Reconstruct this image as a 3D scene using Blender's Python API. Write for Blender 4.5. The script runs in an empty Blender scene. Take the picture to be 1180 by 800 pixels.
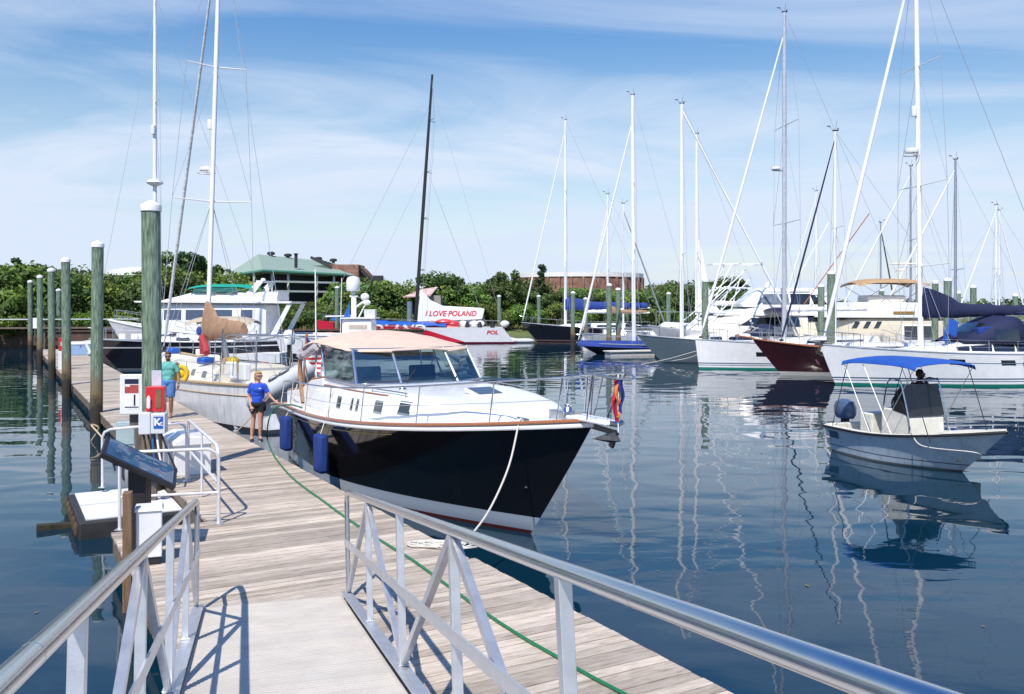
import bpy, bmesh, math, random
from mathutils import Vector, Matrix, Euler, noise
random.seed(11)
R = math.radians
scene = bpy.context.scene
col = scene.collection
# ------------------------------------------------------------------ camera, sky, sun, exposure
H = 3.6            # eye height above the water
FPX = 1050.0       # focal length in photo pixels (1180 wide)
HY = 352.0
cam = bpy.data.cameras.new('camera'); camo = bpy.data.objects.new('camera', cam); col.objects.link(camo)
cam.sensor_width = 36; cam.lens = FPX/1180*36; cam.shift_y = -(400-HY)/1180
cam.clip_start = .05; cam.clip_end = 9000
camo.location = (0, 0, H); camo.rotation_euler = (R(90), 0, 0)
scene.camera = camo
SUN_EL, SUN_AZ = R(54), R(196)       # azimuth the light comes from, clockwise from +Y
world = bpy.data.worlds.new('World'); scene.world = world; world.use_nodes = True
nt = world.node_tree; nt.nodes.clear()
def N(t, **k):
    n = nt.nodes.new(t)
    for a, b in k.items(): setattr(n, a, b)
    return n
def setup_world():
    out = N('ShaderNodeOutputWorld'); bg = N('ShaderNodeBackground'); bg.inputs[1].default_value = .115
    sky = N('ShaderNodeTexSky', sky_type='NISHITA', sun_disc=False, sun_elevation=SUN_EL, sun_rotation=SUN_AZ,
            air_density=1.15, dust_density=.6, ozone_density=2.2, altitude=0)
    tc = N('ShaderNodeTexCoord'); sep = N('ShaderNodeSeparateXYZ'); L = nt.links.new
    L(tc.outputs['Generated'], sep.inputs[0])
    mx = N('ShaderNodeMath', operation='MAXIMUM'); mx.inputs[1].default_value = 0; L(sep.outputs[2], mx.inputs[0])
    ad = N('ShaderNodeMath', operation='ADD'); ad.inputs[1].default_value = .13; L(mx.outputs[0], ad.inputs[0])
    dx = N('ShaderNodeMath', operation='DIVIDE'); L(sep.outputs[0], dx.inputs[0]); L(ad.outputs[0], dx.inputs[1])
    dy = N('ShaderNodeMath', operation='DIVIDE'); L(sep.outputs[1], dy.inputs[0]); L(ad.outputs[0], dy.inputs[1])
    cb = N('ShaderNodeCombineXYZ'); L(dx.outputs[0], cb.inputs[0]); L(dy.outputs[0], cb.inputs[1])
    mp = N('ShaderNodeMapping'); mp.inputs['Scale'].default_value = (.34, .6, 1); mp.inputs['Rotation'].default_value = (0, 0, R(-16))
    mp.inputs['Location'].default_value = (3.1, .4, 0)
    L(cb.outputs[0], mp.inputs[0])
    n1 = N('ShaderNodeTexNoise'); n1.inputs['Scale'].default_value = 1.9; n1.inputs['Detail'].default_value = 7
    n1.inputs['Roughness'].default_value = .55; n1.inputs['Distortion'].default_value = .9; L(mp.outputs[0], n1.inputs['Vector'])
    r1 = N('ShaderNodeMapRange'); r1.inputs['From Min'].default_value = .38; r1.inputs['From Max'].default_value = .68; L(n1.outputs[0], r1.inputs[0])
    # milky veil low over the horizon
    hz = N('ShaderNodeMapRange', interpolation_type='SMOOTHSTEP'); hz.inputs['From Min'].default_value = .0; hz.inputs['From Max'].default_value = .30
    hz.inputs['To Min'].default_value = .72; hz.inputs['To Max'].default_value = .0; L(sep.outputs[2], hz.inputs[0])
    mu = N('ShaderNodeMath', operation='MULTIPLY'); mu.inputs[1].default_value = .9; L(r1.outputs[0], mu.inputs[0])
    sm = N('ShaderNodeMath', operation='ADD'); sm.use_clamp = True; L(mu.outputs[0], sm.inputs[0]); L(hz.outputs[0], sm.inputs[1])
    sat = N('ShaderNodeHueSaturation'); sat.inputs['Saturation'].default_value = 1.22; sat.inputs['Value'].default_value = 1.0; L(sky.outputs[0], sat.inputs['Color'])
    # the blue deepens quickly with height
    dp = N('ShaderNodeMapRange', interpolation_type='SMOOTHSTEP'); dp.inputs['From Min'].default_value = .16; dp.inputs['From Max'].default_value = .55; L(sep.outputs[2], dp.inputs[0])
    dm = N('ShaderNodeMix', data_type='RGBA', blend_type='MULTIPLY'); L(dp.outputs[0], dm.inputs['Factor']); L(sat.outputs[0], dm.inputs['A']); dm.inputs['B'].default_value = (.38, .8, 1.25, 1)
    cf = N('ShaderNodeMapRange', interpolation_type='SMOOTHSTEP'); cf.inputs['From Min'].default_value = .22; cf.inputs['From Max'].default_value = .44; cf.inputs['To Min'].default_value = 1; cf.inputs['To Max'].default_value = .06; L(sep.outputs[2], cf.inputs[0])
    cm = N('ShaderNodeMath', operation='MULTIPLY'); L(sm.outputs[0], cm.inputs[0]); L(cf.outputs[0], cm.inputs[1])
    mix = N('ShaderNodeMix', data_type='RGBA'); L(cm.outputs[0], mix.inputs['Factor']); L(dm.outputs['Result'], mix.inputs['A'])
    mix.inputs['B'].default_value = (5.3, 6.05, 7.3, 1)
    L(mix.outputs['Result'], bg.inputs[0]); L(bg.outputs[0], out.inputs[0])
setup_world()
sl = bpy.data.lights.new('sun', 'SUN'); sl.energy = 4.6; sl.angle = R(.53); sl.color = (1, .935, .84)
so = bpy.data.objects.new('sun', sl); col.objects.link(so)
sd = Vector((math.sin(SUN_AZ)*math.cos(SUN_EL), math.cos(SUN_AZ)*math.cos(SUN_EL), math.sin(SUN_EL)))
so.rotation_euler = sd.to_track_quat('Z', 'Y').to_euler()
scene.view_settings.view_transform = 'Standard'; scene.view_settings.look = 'None'
scene.view_settings.exposure = .24; scene.view_settings.gamma = 1; scene.view_settings.use_curve_mapping = False
scene.render.engine = 'CYCLES'
scene.cycles.max_bounces = 6; scene.cycles.transparent_max_bounces = 8

# ------------------------------------------------------------------ frames of reference
UX, UY = -.494, .8695          # along the dock, away from the gangway
VX, VY = .8695, .494           # across the dock, to the right
DECK = .5
def W(u, v, z=0): return Vector((UX*u+VX*v, UY*u+VY*v, z))
def P(px, py, Y): return Vector(((px-590)/FPX*Y, Y, H-(py-HY)/FPX*Y))
def onz(px, py, z):
    Y = FPX*(H-z)/(py-HY); return Vector(((px-590)/FPX*Y, Y, z))
DOCKROT = math.atan2(UY, UX)   # local x runs along the dock
def lerp(a, b, t): return a+(b-a)*t

# ------------------------------------------------------------------ mesh builder
class MB:
    def __init__(s): s.v = []; s.f = []; s.m = []; s.rnd = []
    def add(s, vs, fs, mi=0, rnd=0.0, mat=None):
        o = len(s.v)
        s.v += [tuple(mat @ Vector(p)) if mat else tuple(p) for p in vs]
        for f in fs: s.f.append(tuple(o+i for i in f)); s.m.append(mi); s.rnd.append(rnd)
        return s
    def box(s, c, d, rot=None, mi=0, rnd=0.0, taper=None):
        x, y, z = [k/2 for k in d]; tx, ty = taper or (1, 1)
        vs = [(-x,-y,-z),(x,-y,-z),(x,y,-z),(-x,y,-z),(-x*tx,-y*ty,z),(x*tx,-y*ty,z),(x*tx,y*ty,z),(-x*tx,y*ty,z)]
        m = Matrix.Translation(c)
        if rot is not None: m = m @ Euler(rot).to_matrix().to_4x4()
        return s.add(vs, [(0,3,2,1),(4,5,6,7),(0,1,5,4),(1,2,6,5),(2,3,7,6),(3,0,4,7)], mi, rnd, m)
    def tube(s, pts, r, n=8, mi=0, cap=True, sq=None, closed=False):
        pts = [Vector(p) for p in pts]; k = len(pts)
        rs = r if isinstance(r, (list, tuple)) else [r]*k
        vs = []; up = None
        for i, p in enumerate(pts):
            if closed: t = pts[(i+1) % k]-pts[i-1]
            else: t = pts[min(i+1, k-1)]-pts[max(i-1, 0)]
            t = t.normalized() if t.length > 1e-9 else Vector((0,0,1))
            if up is None:
                up = Vector((0,0,1)) if abs(t.z) < .9 else Vector((0,1,0))
            a = t.cross(up)
            if a.length < 1e-6: a = t.cross(Vector((1,0,0)))
            a.normalize(); b = a.cross(t).normalized(); up = b
            for j in range(n):
                th = 2*math.pi*(j+.5)/n
                ca, sa = math.cos(th), math.sin(th)
                if sq: ca, sa = ca*sq[0], sa*sq[1]
                vs.append(p+(a*ca+b*sa)*rs[i])
        fs = []
        for i in range(k if closed else k-1):
            i2 = (i+1) % k
            for j in range(n): fs.append((i*n+j, i*n+(j+1)%n, i2*n+(j+1)%n, i2*n+j))
        if cap and not closed: fs.append(tuple(range(n-1,-1,-1))); fs.append(tuple((k-1)*n+j for j in range(n)))
        return s.add(vs, fs, mi)
    def bar(s, a, b, w, h, mi=0):      # rectangular bar, w across, h in the plane of up
        a = Vector(a); b = Vector(b); t = (b-a).normalized(); up = Vector((0,0,1)) if abs(t.z) < .95 else Vector((1,0,0))
        x = t.cross(up).normalized()*w/2; y = x.cross(t).normalized()*h/2
        vs = [a-x-y,a+x-y,a+x+y,a-x+y,b-x-y,b+x-y,b+x+y,b-x+y]
        return s.add(vs, [(0,3,2,1),(4,5,6,7),(0,1,5,4),(1,2,6,5),(2,3,7,6),(3,0,4,7)], mi)
    def lathe(s, prof, c=(0,0,0), n=16, mi=0, m=None):
        vs = []; fs = []
        for r, z in prof:
            for j in range(n):
                th = 2*math.pi*j/n; vs.append((c[0]+r*math.cos(th), c[1]+r*math.sin(th), c[2]+z))
        k = len(prof)
        for i in range(k-1):
            for j in range(n): fs.append((i*n+j, i*n+(j+1)%n, (i+1)*n+(j+1)%n, (i+1)*n+j))
        fs.append(tuple(range(n-1,-1,-1))); fs.append(tuple((k-1)*n+j for j in range(n)))
        return s.add(vs, fs, mi, 0, m)
    def ell(s, c, r, n=12, mi=0, rot=None):
        vs = []; fs = []; k = max(6, n//2)
        for i in range(k+1):
            ph = math.pi*i/k-math.pi/2
            for j in range(n):
                th = 2*math.pi*j/n; vs.append((r[0]*math.cos(ph)*math.cos(th), r[1]*math.cos(ph)*math.sin(th), r[2]*math.sin(ph)))
        for i in range(k):
            for j in range(n): fs.append((i*n+j, i*n+(j+1)%n, (i+1)*n+(j+1)%n, (i+1)*n+j))
        m = Matrix.Translation(c)
        if rot is not None: m = m @ Euler(rot).to_matrix().to_4x4()
        return s.add(vs, fs, mi, 0, m)
    def prism(s, poly, y0, y1, mi=0, taper=1.0):   # profile in x,z swept along y
        n = len(poly); vs = [(x, y0, z) for x, z in poly]+[(x, y1, z) for x, z in poly]
        fs = [tuple(range(n)), tuple(range(2*n-1, n-1, -1))]
        for i in range(n): fs.append(((i+1)%n, i, n+i, n+(i+1)%n))
        return s.add(vs, fs, mi)
    def grid(s, g, mi=0, thick=0, closed=False):
        a = len(g); b = len(g[0]); vs = [p for row in g for p in row]
        fs = [(i*b+j, i*b+(j+1), (i+1)*b+(j+1), (i+1)*b+j) for i in range(a-1) for j in range(b-1)]
        if thick:
            nv = [Vector((0,0,0)) for _ in vs]; V = [Vector(p) for p in vs]
            for f in fs:
                nn = (V[f[2]]-V[f[0]]).cross(V[f[3]]-V[f[1]])
                for i in f: nv[i] += nn
            lo = [V[i]-(nv[i].normalized() if nv[i].length > 0 else Vector((0,0,1)))*thick for i in range(len(V))]
            o = len(vs); vs = list(V)+lo
            fs2 = [tuple(o+i for i in reversed(f)) for f in fs]
            edge = [(0*b+j+1, 0*b+j) for j in range(b-1)]+[((a-1)*b+j, (a-1)*b+j+1) for j in range(b-1)]
            edge += [(i*b, (i+1)*b) for i in range(a-1)]+[((i+1)*b+b-1, i*b+b-1) for i in range(a-1)]
            fs = fs+fs2+[(e[0], e[1], o+e[1], o+e[0]) for e in edge]
        return s.add(vs, fs, mi)
    def build(s, name, mat, parent=None, smooth=True, bevel=0, angle=35, loc=None, rot=None, recalc=True, rnd=False):
        me = bpy.data.meshes.new(name); me.from_pydata([tuple(v) for v in s.v], [], s.f)
        for m in (mat if isinstance(mat, (list, tuple)) else [mat]): me.materials.append(m)
        me.polygons.foreach_set('material_index', s.m)
        if rnd:
            at = me.attributes.new('rnd', 'FLOAT', 'FACE'); at.data.foreach_set('value', s.rnd)
        if recalc:
            bm = bmesh.new(); bm.from_mesh(me); bmesh.ops.remove_doubles(bm, verts=bm.verts, dist=1e-5)
            bmesh.ops.recalc_face_normals(bm, faces=bm.faces); bm.to_mesh(me); bm.free()
        if smooth:
            me.polygons.foreach_set('use_smooth', [True]*len(me.polygons)); me.set_sharp_from_angle(angle=R(angle))
        o = bpy.data.objects.new(name, me); col.objects.link(o)
        if parent is not None: o.parent = parent
        if loc is not None: o.location = loc
        if rot is not None: o.rotation_euler = rot
        if bevel:
            b = o.modifiers.new('bevel', 'BEVEL'); b.width = bevel; b.segments = 2; b.limit_method = 'ANGLE'; b.angle_limit = R(40)
        return o
def thing(name, label, cat, loc=(0,0,0), rz=0, group=None, rot=None):
    o = bpy.data.objects.new(name, None); col.objects.link(o); o.empty_display_size = .2
    o.location = loc; o.rotation_euler = rot if rot else (0,0,rz)
    o['label'] = label; o['category'] = cat
    if group: o['group'] = group
    return o
def tag(o, label, cat, group=None, kind=None):
    if label: o['label'] = label
    if cat: o['category'] = cat
    if group: o['group'] = group
    if kind: o['kind'] = kind
    return o
kids = {}
def dup(root, loc=None, rz=None, label=None, group=None):
    c = root.copy(); col.objects.link(c)
    if loc is not None: c.location = loc
    if rz is not None: c.rotation_euler = (c.rotation_euler[0], c.rotation_euler[1], rz)
    if label: c['label'] = label
    if group: c['group'] = group
    def rec(src, dst):
        for ch in [o for o in list(col.objects) if o.parent == src]:
            d = ch.copy(); col.objects.link(d); d.parent = dst; rec(ch, d)
    rec(root, c)
    return c

# ------------------------------------------------------------------ materials
mats = {}
def mat(name, c, rough=.5, metal=0, var=.12, scale=6, bump=0, bscale=40, coat=0, stretch=(1,1,1), c2=None, tr=0, ior=1.45, alpha=None, mottle=None, spec=None, emit=None):
    if name in mats: return mats[name]
    m = bpy.data.materials.new(name); m.use_nodes = True; t = m.node_tree; b = t.nodes['Principled BSDF']; L = t.links.new
    b.inputs['Roughness'].default_value = rough; b.inputs['Metallic'].default_value = metal
    b.inputs['Coat Weight'].default_value = coat; b.inputs['Coat Roughness'].default_value = .06
    b.inputs['Transmission Weight'].default_value = tr; b.inputs['IOR'].default_value = ior
    if spec is not None: b.inputs['Specular IOR Level'].default_value = spec
    tc = t.nodes.new('ShaderNodeTexCoord'); mp = t.nodes.new('ShaderNodeMapping'); mp.inputs['Scale'].default_value = stretch
    L(tc.outputs['Object'], mp.inputs[0])
    n = t.nodes.new('ShaderNodeTexNoise'); n.inputs['Scale'].default_value = scale; n.inputs['Detail'].default_value = 6; n.inputs['Roughness'].default_value = .6
    L(mp.outputs[0], n.inputs['Vector'])
    mr = t.nodes.new('ShaderNodeMapRange'); mr.inputs['From Min'].default_value = .3; mr.inputs['From Max'].default_value = .7
    L(n.outputs[0], mr.inputs[0])
    mx = t.nodes.new('ShaderNodeMix'); mx.data_type = 'RGBA'
    a = [k*(1-var) for k in c[:3]]; e = [min(1, k*(1+var)) for k in (c2 or c)[:3]]
    mx.inputs['A'].default_value = (*a, 1); mx.inputs['B'].default_value = (*e, 1)
    L(mr.outputs[0], mx.inputs['Factor']); L(mx.outputs['Result'], b.inputs['Base Color'])
    rr = t.nodes.new('ShaderNodeMapRange'); rr.inputs['To Min'].default_value = max(.02, rough*.75); rr.inputs['To Max'].default_value = min(1, rough*1.3)
    L(n.outputs[0], rr.inputs[0]); L(rr.outputs[0], b.inputs['Roughness'])
    if bump:
        n2 = t.nodes.new('ShaderNodeTexNoise'); n2.inputs['Scale'].default_value = bscale; n2.inputs['Detail'].default_value = 5; L(mp.outputs[0], n2.inputs['Vector'])
        bp = t.nodes.new('ShaderNodeBump'); bp.inputs['Strength'].default_value = bump; bp.inputs['Distance'].default_value = .02
        L(n2.outputs[0], bp.inputs['Height']); L(bp.outputs[0], b.inputs['Normal'])
    mats[name] = m; return m
def banded(name, base, bands, rough=.15, coat=.6, var=.06, zdir=2, streak=.0):
    """hull paint: base colour with bands (z0,z1,colour) painted along its height"""
    if name in mats: return mats[name]
    m = mat(name, base, rough, coat=coat, var=var, scale=3); t = m.node_tree; L = t.links.new; b = t.nodes['Principled BSDF']
    cur = b.inputs['Base Color'].links[0].from_socket
    tc = t.nodes.new('ShaderNodeTexCoord'); sp = t.nodes.new('ShaderNodeSeparateXYZ'); L(tc.outputs['Object'], sp.inputs[0])
    if streak:      # grime runs down the topsides
        mp = t.nodes.new('ShaderNodeMapping'); mp.inputs['Scale'].default_value = (9, 9, .7); L(tc.outputs['Object'], mp.inputs[0])
        n = t.nodes.new('ShaderNodeTexNoise'); n.inputs['Scale'].default_value = 1; n.inputs['Detail'].default_value = 5; L(mp.outputs[0], n.inputs['Vector'])
        r_ = t.nodes.new('ShaderNodeMapRange'); r_.inputs['From Min'].default_value = .5; r_.inputs['From Max'].default_value = .75; r_.inputs['To Max'].default_value = streak; L(n.outputs[0], r_.inputs[0])
        mx = t.nodes.new('ShaderNodeMix'); mx.data_type = 'RGBA'; L(r_.outputs[0], mx.inputs['Factor']); L(cur, mx.inputs['A']); mx.inputs['B'].default_value = (.23,.2,.16,1); cur = mx.outputs['Result']
    for z0, z1, c in bands:
        g = t.nodes.new('ShaderNodeMath'); g.operation = 'GREATER_THAN'; g.inputs[1].default_value = z0; L(sp.outputs[zdir], g.inputs[0])
        l = t.nodes.new('ShaderNodeMath'); l.operation = 'LESS_THAN'; l.inputs[1].default_value = z1; L(sp.outputs[zdir], l.inputs[0])
        k = t.nodes.new('ShaderNodeMath'); k.operation = 'MULTIPLY'; L(g.outputs[0], k.inputs[0]); L(l.outputs[0], k.inputs[1])
        mx = t.nodes.new('ShaderNodeMix'); mx.data_type = 'RGBA'; L(k.outputs[0], mx.inputs['Factor']); L(cur, mx.inputs['A']); mx.inputs['B'].default_value = (*c, 1); cur = mx.outputs['Result']
    L(cur, b.inputs['Base Color']); return m
def glassmat(name, tint=(.5,.62,.62), mixf=.45):
    if name in mats: return mats[name]
    m = bpy.data.materials.new(name); m.use_nodes = True; t = m.node_tree; t.nodes.clear(); L = t.links.new
    o = t.nodes.new('ShaderNodeOutputMaterial'); a = t.nodes.new('ShaderNodeBsdfTransparent'); a.inputs[0].default_value = (*tint, 1)
    g = t.nodes.new('ShaderNodeBsdfGlossy'); g.inputs['Roughness'].default_value = .03; g.inputs[0].default_value = (.9,.95,.95,1)
    f = t.nodes.new('ShaderNodeFresnel'); f.inputs[0].default_value = 1.5
    k = t.nodes.new('ShaderNodeMath'); k.operation = 'MULTIPLY_ADD'; k.inputs[1].default_value = 1.0; k.inputs[2].default_value = mixf*.2; L(f.outputs[0], k.inputs[0])
    mx = t.nodes.new('ShaderNodeMixShader'); L(k.outputs[0], mx.inputs[0]); L(a.outputs[0], mx.inputs[1]); L(g.outputs[0], mx.inputs[2]); L(mx.outputs[0], o.inputs[0])
    mats[name] = m; return m
def woodplank(name, c1, c2, dark, axis=1):
    if name in mats: return mats[name]
    m = bpy.data.materials.new(name); m.use_nodes = True; t = m.node_tree; b = t.nodes['Principled BSDF']; L = t.links.new
    tc = t.nodes.new('ShaderNodeTexCoord'); at = t.nodes.new('ShaderNodeAttribute'); at.attribute_name = 'rnd'
    cb = t.nodes.new('ShaderNodeCombineXYZ'); L(at.outputs['Fac'], cb.inputs[2])
    sc = t.nodes.new('ShaderNodeVectorMath'); sc.operation = 'SCALE'; sc.inputs[3].default_value = 37; L(cb.outputs[0], sc.inputs[0])
    ad = t.nodes.new('ShaderNodeVectorMath'); ad.operation = 'ADD'; L(tc.outputs['Object'], ad.inputs[0]); L(sc.outputs[0], ad.inputs[1])
    mp = t.nodes.new('ShaderNodeMapping'); s = [1,1,1]; s[0] = 20 if axis == 1 else 2.6; s[1] = 2.6 if axis == 1 else 20; s[2] = 8; mp.inputs['Scale'].default_value = s; L(ad.outputs[0], mp.inputs[0])
    n = t.nodes.new('ShaderNodeTexNoise'); n.inputs['Scale'].default_value = 1.3; n.inputs['Detail'].default_value = 8; n.inputs['Roughness'].default_value = .68; n.inputs['Distortion'].default_value = .5; L(mp.outputs[0], n.inputs['Vector'])
    cr = t.nodes.new('ShaderNodeValToRGB'); e = cr.color_ramp.elements
    e[0].position = .27; e[0].color = (*dark, 1); e[1].position = .72; e[1].color = (*c2, 1); k = e.new(.47); k.color = (*c1, 1); L(n.outputs[0], cr.inputs[0])
    hs = t.nodes.new('ShaderNodeHueSaturation'); mr = t.nodes.new('ShaderNodeMapRange'); mr.inputs['To Min'].default_value = .68; mr.inputs['To Max'].default_value = 1.2
    L(at.outputs['Fac'], mr.inputs[0]); L(mr.outputs[0], hs.inputs['Value']); L(cr.outputs[0], hs.inputs['Color'])
    # broad blotches: worn and damp stretches
    n3 = t.nodes.new('ShaderNodeTexNoise'); n3.inputs['Scale'].default_value = .7; n3.inputs['Detail'].default_value = 4; L(tc.outputs['Object'], n3.inputs['Vector'])
    m3 = t.nodes.new('ShaderNodeMapRange'); m3.inputs['From Min'].default_value = .3; m3.inputs['From Max'].default_value = .7; m3.inputs['To Min'].default_value = .78; m3.inputs['To Max'].default_value = 1.08; L(n3.outputs[0], m3.inputs[0])
    mm = t.nodes.new('ShaderNodeMix'); mm.data_type = 'RGBA'; mm.blend_type = 'MULTIPLY'; mm.inputs['Factor'].default_value = 1; L(hs.outputs[0], mm.inputs['A']); L(m3.outputs[0], mm.inputs['B'])
    L(mm.outputs['Result'], b.inputs['Base Color']); b.inputs['Roughness'].default_value = .75; b.inputs['Specular IOR Level'].default_value = .3
    bp = t.nodes.new('ShaderNodeBump'); bp.inputs['Strength'].default_value = .5; bp.inputs['Distance'].default_value = .01; L(n.outputs[0], bp.inputs['Height']); L(bp.outputs[0], b.inputs['Normal'])
    mats[name] = m; return m

WHITE = mat('white gelcoat', (.8,.8,.79), .28, coat=.3, var=.05, scale=2)
OFFW = mat('off white nonskid deck', (.72,.7,.66), .6, var=.06, scale=12, bump=.1, bscale=200)
CREAM = mat('cream gelcoat', (.74,.69,.58), .35, coat=.2, var=.05, scale=2)
CHROME = mat('polished stainless', (.6,.61,.62), .2, metal=1, var=.04)
ALU = mat('brushed aluminium', (.68,.69,.7), .36, metal=.75, var=.1, scale=9, bump=.05, bscale=90)
MASTW = mat('white mast paint', (.82,.82,.82), .35, var=.05)
WIRE = mat('rigging wire', (.45,.47,.5), .4, metal=.5, var=.05)
BLACK = mat('black rubber', (.02,.02,.022), .5, var=.2)
DARK = mat('dark tinted window', (.015,.018,.022), .06, coat=1, var=.1, spec=.8)
TEAK = mat('varnished teak', (.36,.13,.05), .3, coat=.6, var=.25, scale=3, stretch=(1,20,20))
TEAKR = mat('raw teak', (.42,.3,.18), .6, var=.25, scale=5, stretch=(1,10,10))
NAVY = mat('navy canvas', (.012,.018,.06), .8, var=.2, scale=5, bump=.4, bscale=9)
ROYAL = mat('royal blue canvas', (.015,.045,.24), .75, var=.2, scale=5, bump=.4, bscale=9)
BEIGE = mat('beige canvas', (.68,.49,.38), .8, var=.07, scale=4, bump=.3, bscale=7)
TAN = mat('tan sail cover canvas', (.33,.2,.12), .85, var=.2, scale=5, bump=.7, bscale=7)
ROPE = mat('white mooring rope', (.62,.59,.52), .8, var=.12, scale=60, bump=.5, bscale=120)
ROPEY = mat('tan mooring rope', (.5,.4,.24), .85, var=.2, scale=60)
RED = mat('red paint', (.62,.02,.03), .35, coat=.3, var=.1)
BLUEP = mat('blue paint', (.02,.1,.42), .4, var=.1)
# ------------------------------------------------------------------ water
def water_mat():
    m = bpy.data.materials.new('harbour water'); m.use_nodes = True; t = m.node_tree; b = t.nodes['Principled BSDF']; L = t.links.new
    b.inputs['Base Color'].default_value = (.002,.023,.042,1); b.inputs['Roughness'].default_value = .02; b.inputs['IOR'].default_value = 1.4
    b.inputs['Specular IOR Level'].default_value = .6
    tc = t.nodes.new('ShaderNodeTexCoord')
    def nz(scale, sc, det, dist=0, rot=0):
        mp = t.nodes.new('ShaderNodeMapping'); mp.inputs['Scale'].default_value = sc; mp.inputs['Rotation'].default_value = (0,0,rot); L(tc.outputs['Object'], mp.inputs[0])
        n = t.nodes.new('ShaderNodeTexNoise'); n.inputs['Scale'].default_value = scale; n.inputs['Detail'].default_value = det; n.inputs['Distortion'].default_value = dist; L(mp.outputs[0], n.inputs['Vector']); return n
    a = nz(.62, (.8, 1.2, 1), 1.2, .35, R(12)); c = nz(2.6, (.7, 1.35, 1), 2, .2, R(-20)); d = nz(.06, (1, 1.6, 1), 2, .3)
    # cat's-paws: ruffled patches farther out
    pr = t.nodes.new('ShaderNodeMapRange'); pr.inputs['From Min'].default_value = .42; pr.inputs['From Max'].default_value = .62; pr.inputs['To Min'].default_value = .1; pr.inputs['To Max'].default_value = .55; L(d.outputs[0], pr.inputs[0])
    mu = t.nodes.new('ShaderNodeMath'); mu.operation = 'MULTIPLY'; L(c.outputs[0], mu.inputs[0]); L(pr.outputs[0], mu.inputs[1])
    mu2 = t.nodes.new('ShaderNodeMath'); mu2.operation = 'MULTIPLY'; mu2.inputs[1].default_value = .22; L(mu.outputs[0], mu2.inputs[0])
    ad = t.nodes.new('ShaderNodeMath'); ad.operation = 'ADD'; L(a.outputs[0], ad.inputs[0]); L(mu2.outputs[0], ad.inputs[1])
    bp = t.nodes.new('ShaderNodeBump'); bp.inputs['Strength'].default_value = 1; bp.inputs['Distance'].default_value = .026; L(ad.outputs[0], bp.inputs['Height']); L(bp.outputs[0], b.inputs['Normal'])
    return m
g = MB(); g.add([(-3000,-400,0),(3000,-400,0),(3000,6000,0),(-3000,6000,0)], [(0,1,2,3)])
tag(g.build('water', water_mat(), smooth=False), 'calm blue harbour water reflecting the masts', None, kind='structure')
# ------------------------------------------------------------------ land
def shoreY(x):
    pts = [(-400,62),(-70,66),(-42,78),(-27,88),(-17,97),(2,107),(20,122),(45,160),(90,230),(600,420)]
    for (a, b), (c, d) in zip(pts, pts[1:]):
        if x <= c: return lerp(b, d, (x-a)/(c-a))
    return 420
LAND = mat('scrubby shore earth', (.12,.105,.06), .9, var=.3, scale=.4, c2=(.1,.14,.04), bump=.5, bscale=3)
g = MB(); rows = []
for k in range(120):
    x = -400+1000*(k/119)**1.0
    x = -400 + 8.4*k
    y = shoreY(x); rows.append([(x,y-2.2,-1.5),(x,y-.6,.25+.2*noise.noise((x*.2,0,0))),(x,y+1.5,.9),(x,y+8,1.3+.4*noise.noise((x*.05,3,0))),(x,y+60,2.2),(x,y+400,4),(x,y+3000,6)])
g.grid(rows); tag(g.build('shore', LAND), 'low scrub covered shore across the basin', None, kind='structure')
# ------------------------------------------------------------------ docks
DOCKW = woodplank('weathered dock planks', (.5,.42,.335), (.66,.575,.475), (.25,.185,.135), axis=1)
FRAMEW = mat('dark dock framing timber', (.17,.13,.095), .85, var=.35, scale=3, stretch=(1,6,12), bump=.4, bscale=30)
FLOATM = mat('black dock float', (.03,.03,.03), .6, var=.4, scale=3)
def dock_section(u0, u1, v0, v1, label, pw=.142):
    t = thing('floating_dock', label, 'dock', W(0,0,0), DOCKROT, 'floating dock sections')
    # local x=u, local y=-v
    g = MB(); u = u0+.005
    while u < u1-.02:
        w = min(pw, u1-u); dz = random.uniform(-.003,.003); e = random.uniform(-.012,.012)
        g.box((u+w/2, -(v0+v1)/2+e*.5, DECK-.02+dz), (w-.012, v1-v0-abs(e), .04), rot=(0, 0, random.uniform(-.0012,.0012)), rnd=random.random())
        u += pw
    g.build('deck_boards', DOCKW, t, smooth=False, rnd=True)
    g = MB()
    for v in (v0+.06, v1-.06):
        g.box(((u0+u1)/2, -v, DECK-.17), (u1-u0-.03, .07, .25))
    for k in range(int((u1-u0)/1.5)+1):
        uu = u0+.05+k*(u1-u0-.1)/max(1, int((u1-u0)/1.5)); g.box((uu, -(v0+v1)/2, DECK-.17), (.06, v1-v0-.2, .22))
    g.build('frame', FRAMEW, t, smooth=False)
    g = MB(); n = max(1, int((u1-u0)/1.6))
    for k in range(n):
        uu = u0+(k+.5)*(u1-u0)/n; g.box((uu, -(v0+v1)/2, -.02), ((u1-u0)/n-.3, v1-v0-.25, .44))
    g.build('float', FLOATM, t, smooth=False, bevel=.03)
    return t
dock_section(-3, 9.95, 1.38, 5.13, 'nearest weathered plank dock section under and beside the metal gangway')
dock_section(9.99, 13.5, 1.38, 5.07, 'wide plank dock section at the foot of the gangway')
uu = 13.54
names_ = ['narrow dock section beside the railed notch and the blue hull fenders', 'dock section the woman in blue stands at', 'dock section beyond the man in the teal shirt', 'dock section past the third tall piling', 'dock section beside the red hose cabinet', 'farthest dock section by the pale blue dock box']
ends_ = [19.6, 27.5, 38, 49.5, 61, 72]
for nm, e in zip(names_, ends_):
    dock_section(uu, e, 2.65, 5.07, nm); uu = e+.05
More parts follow.
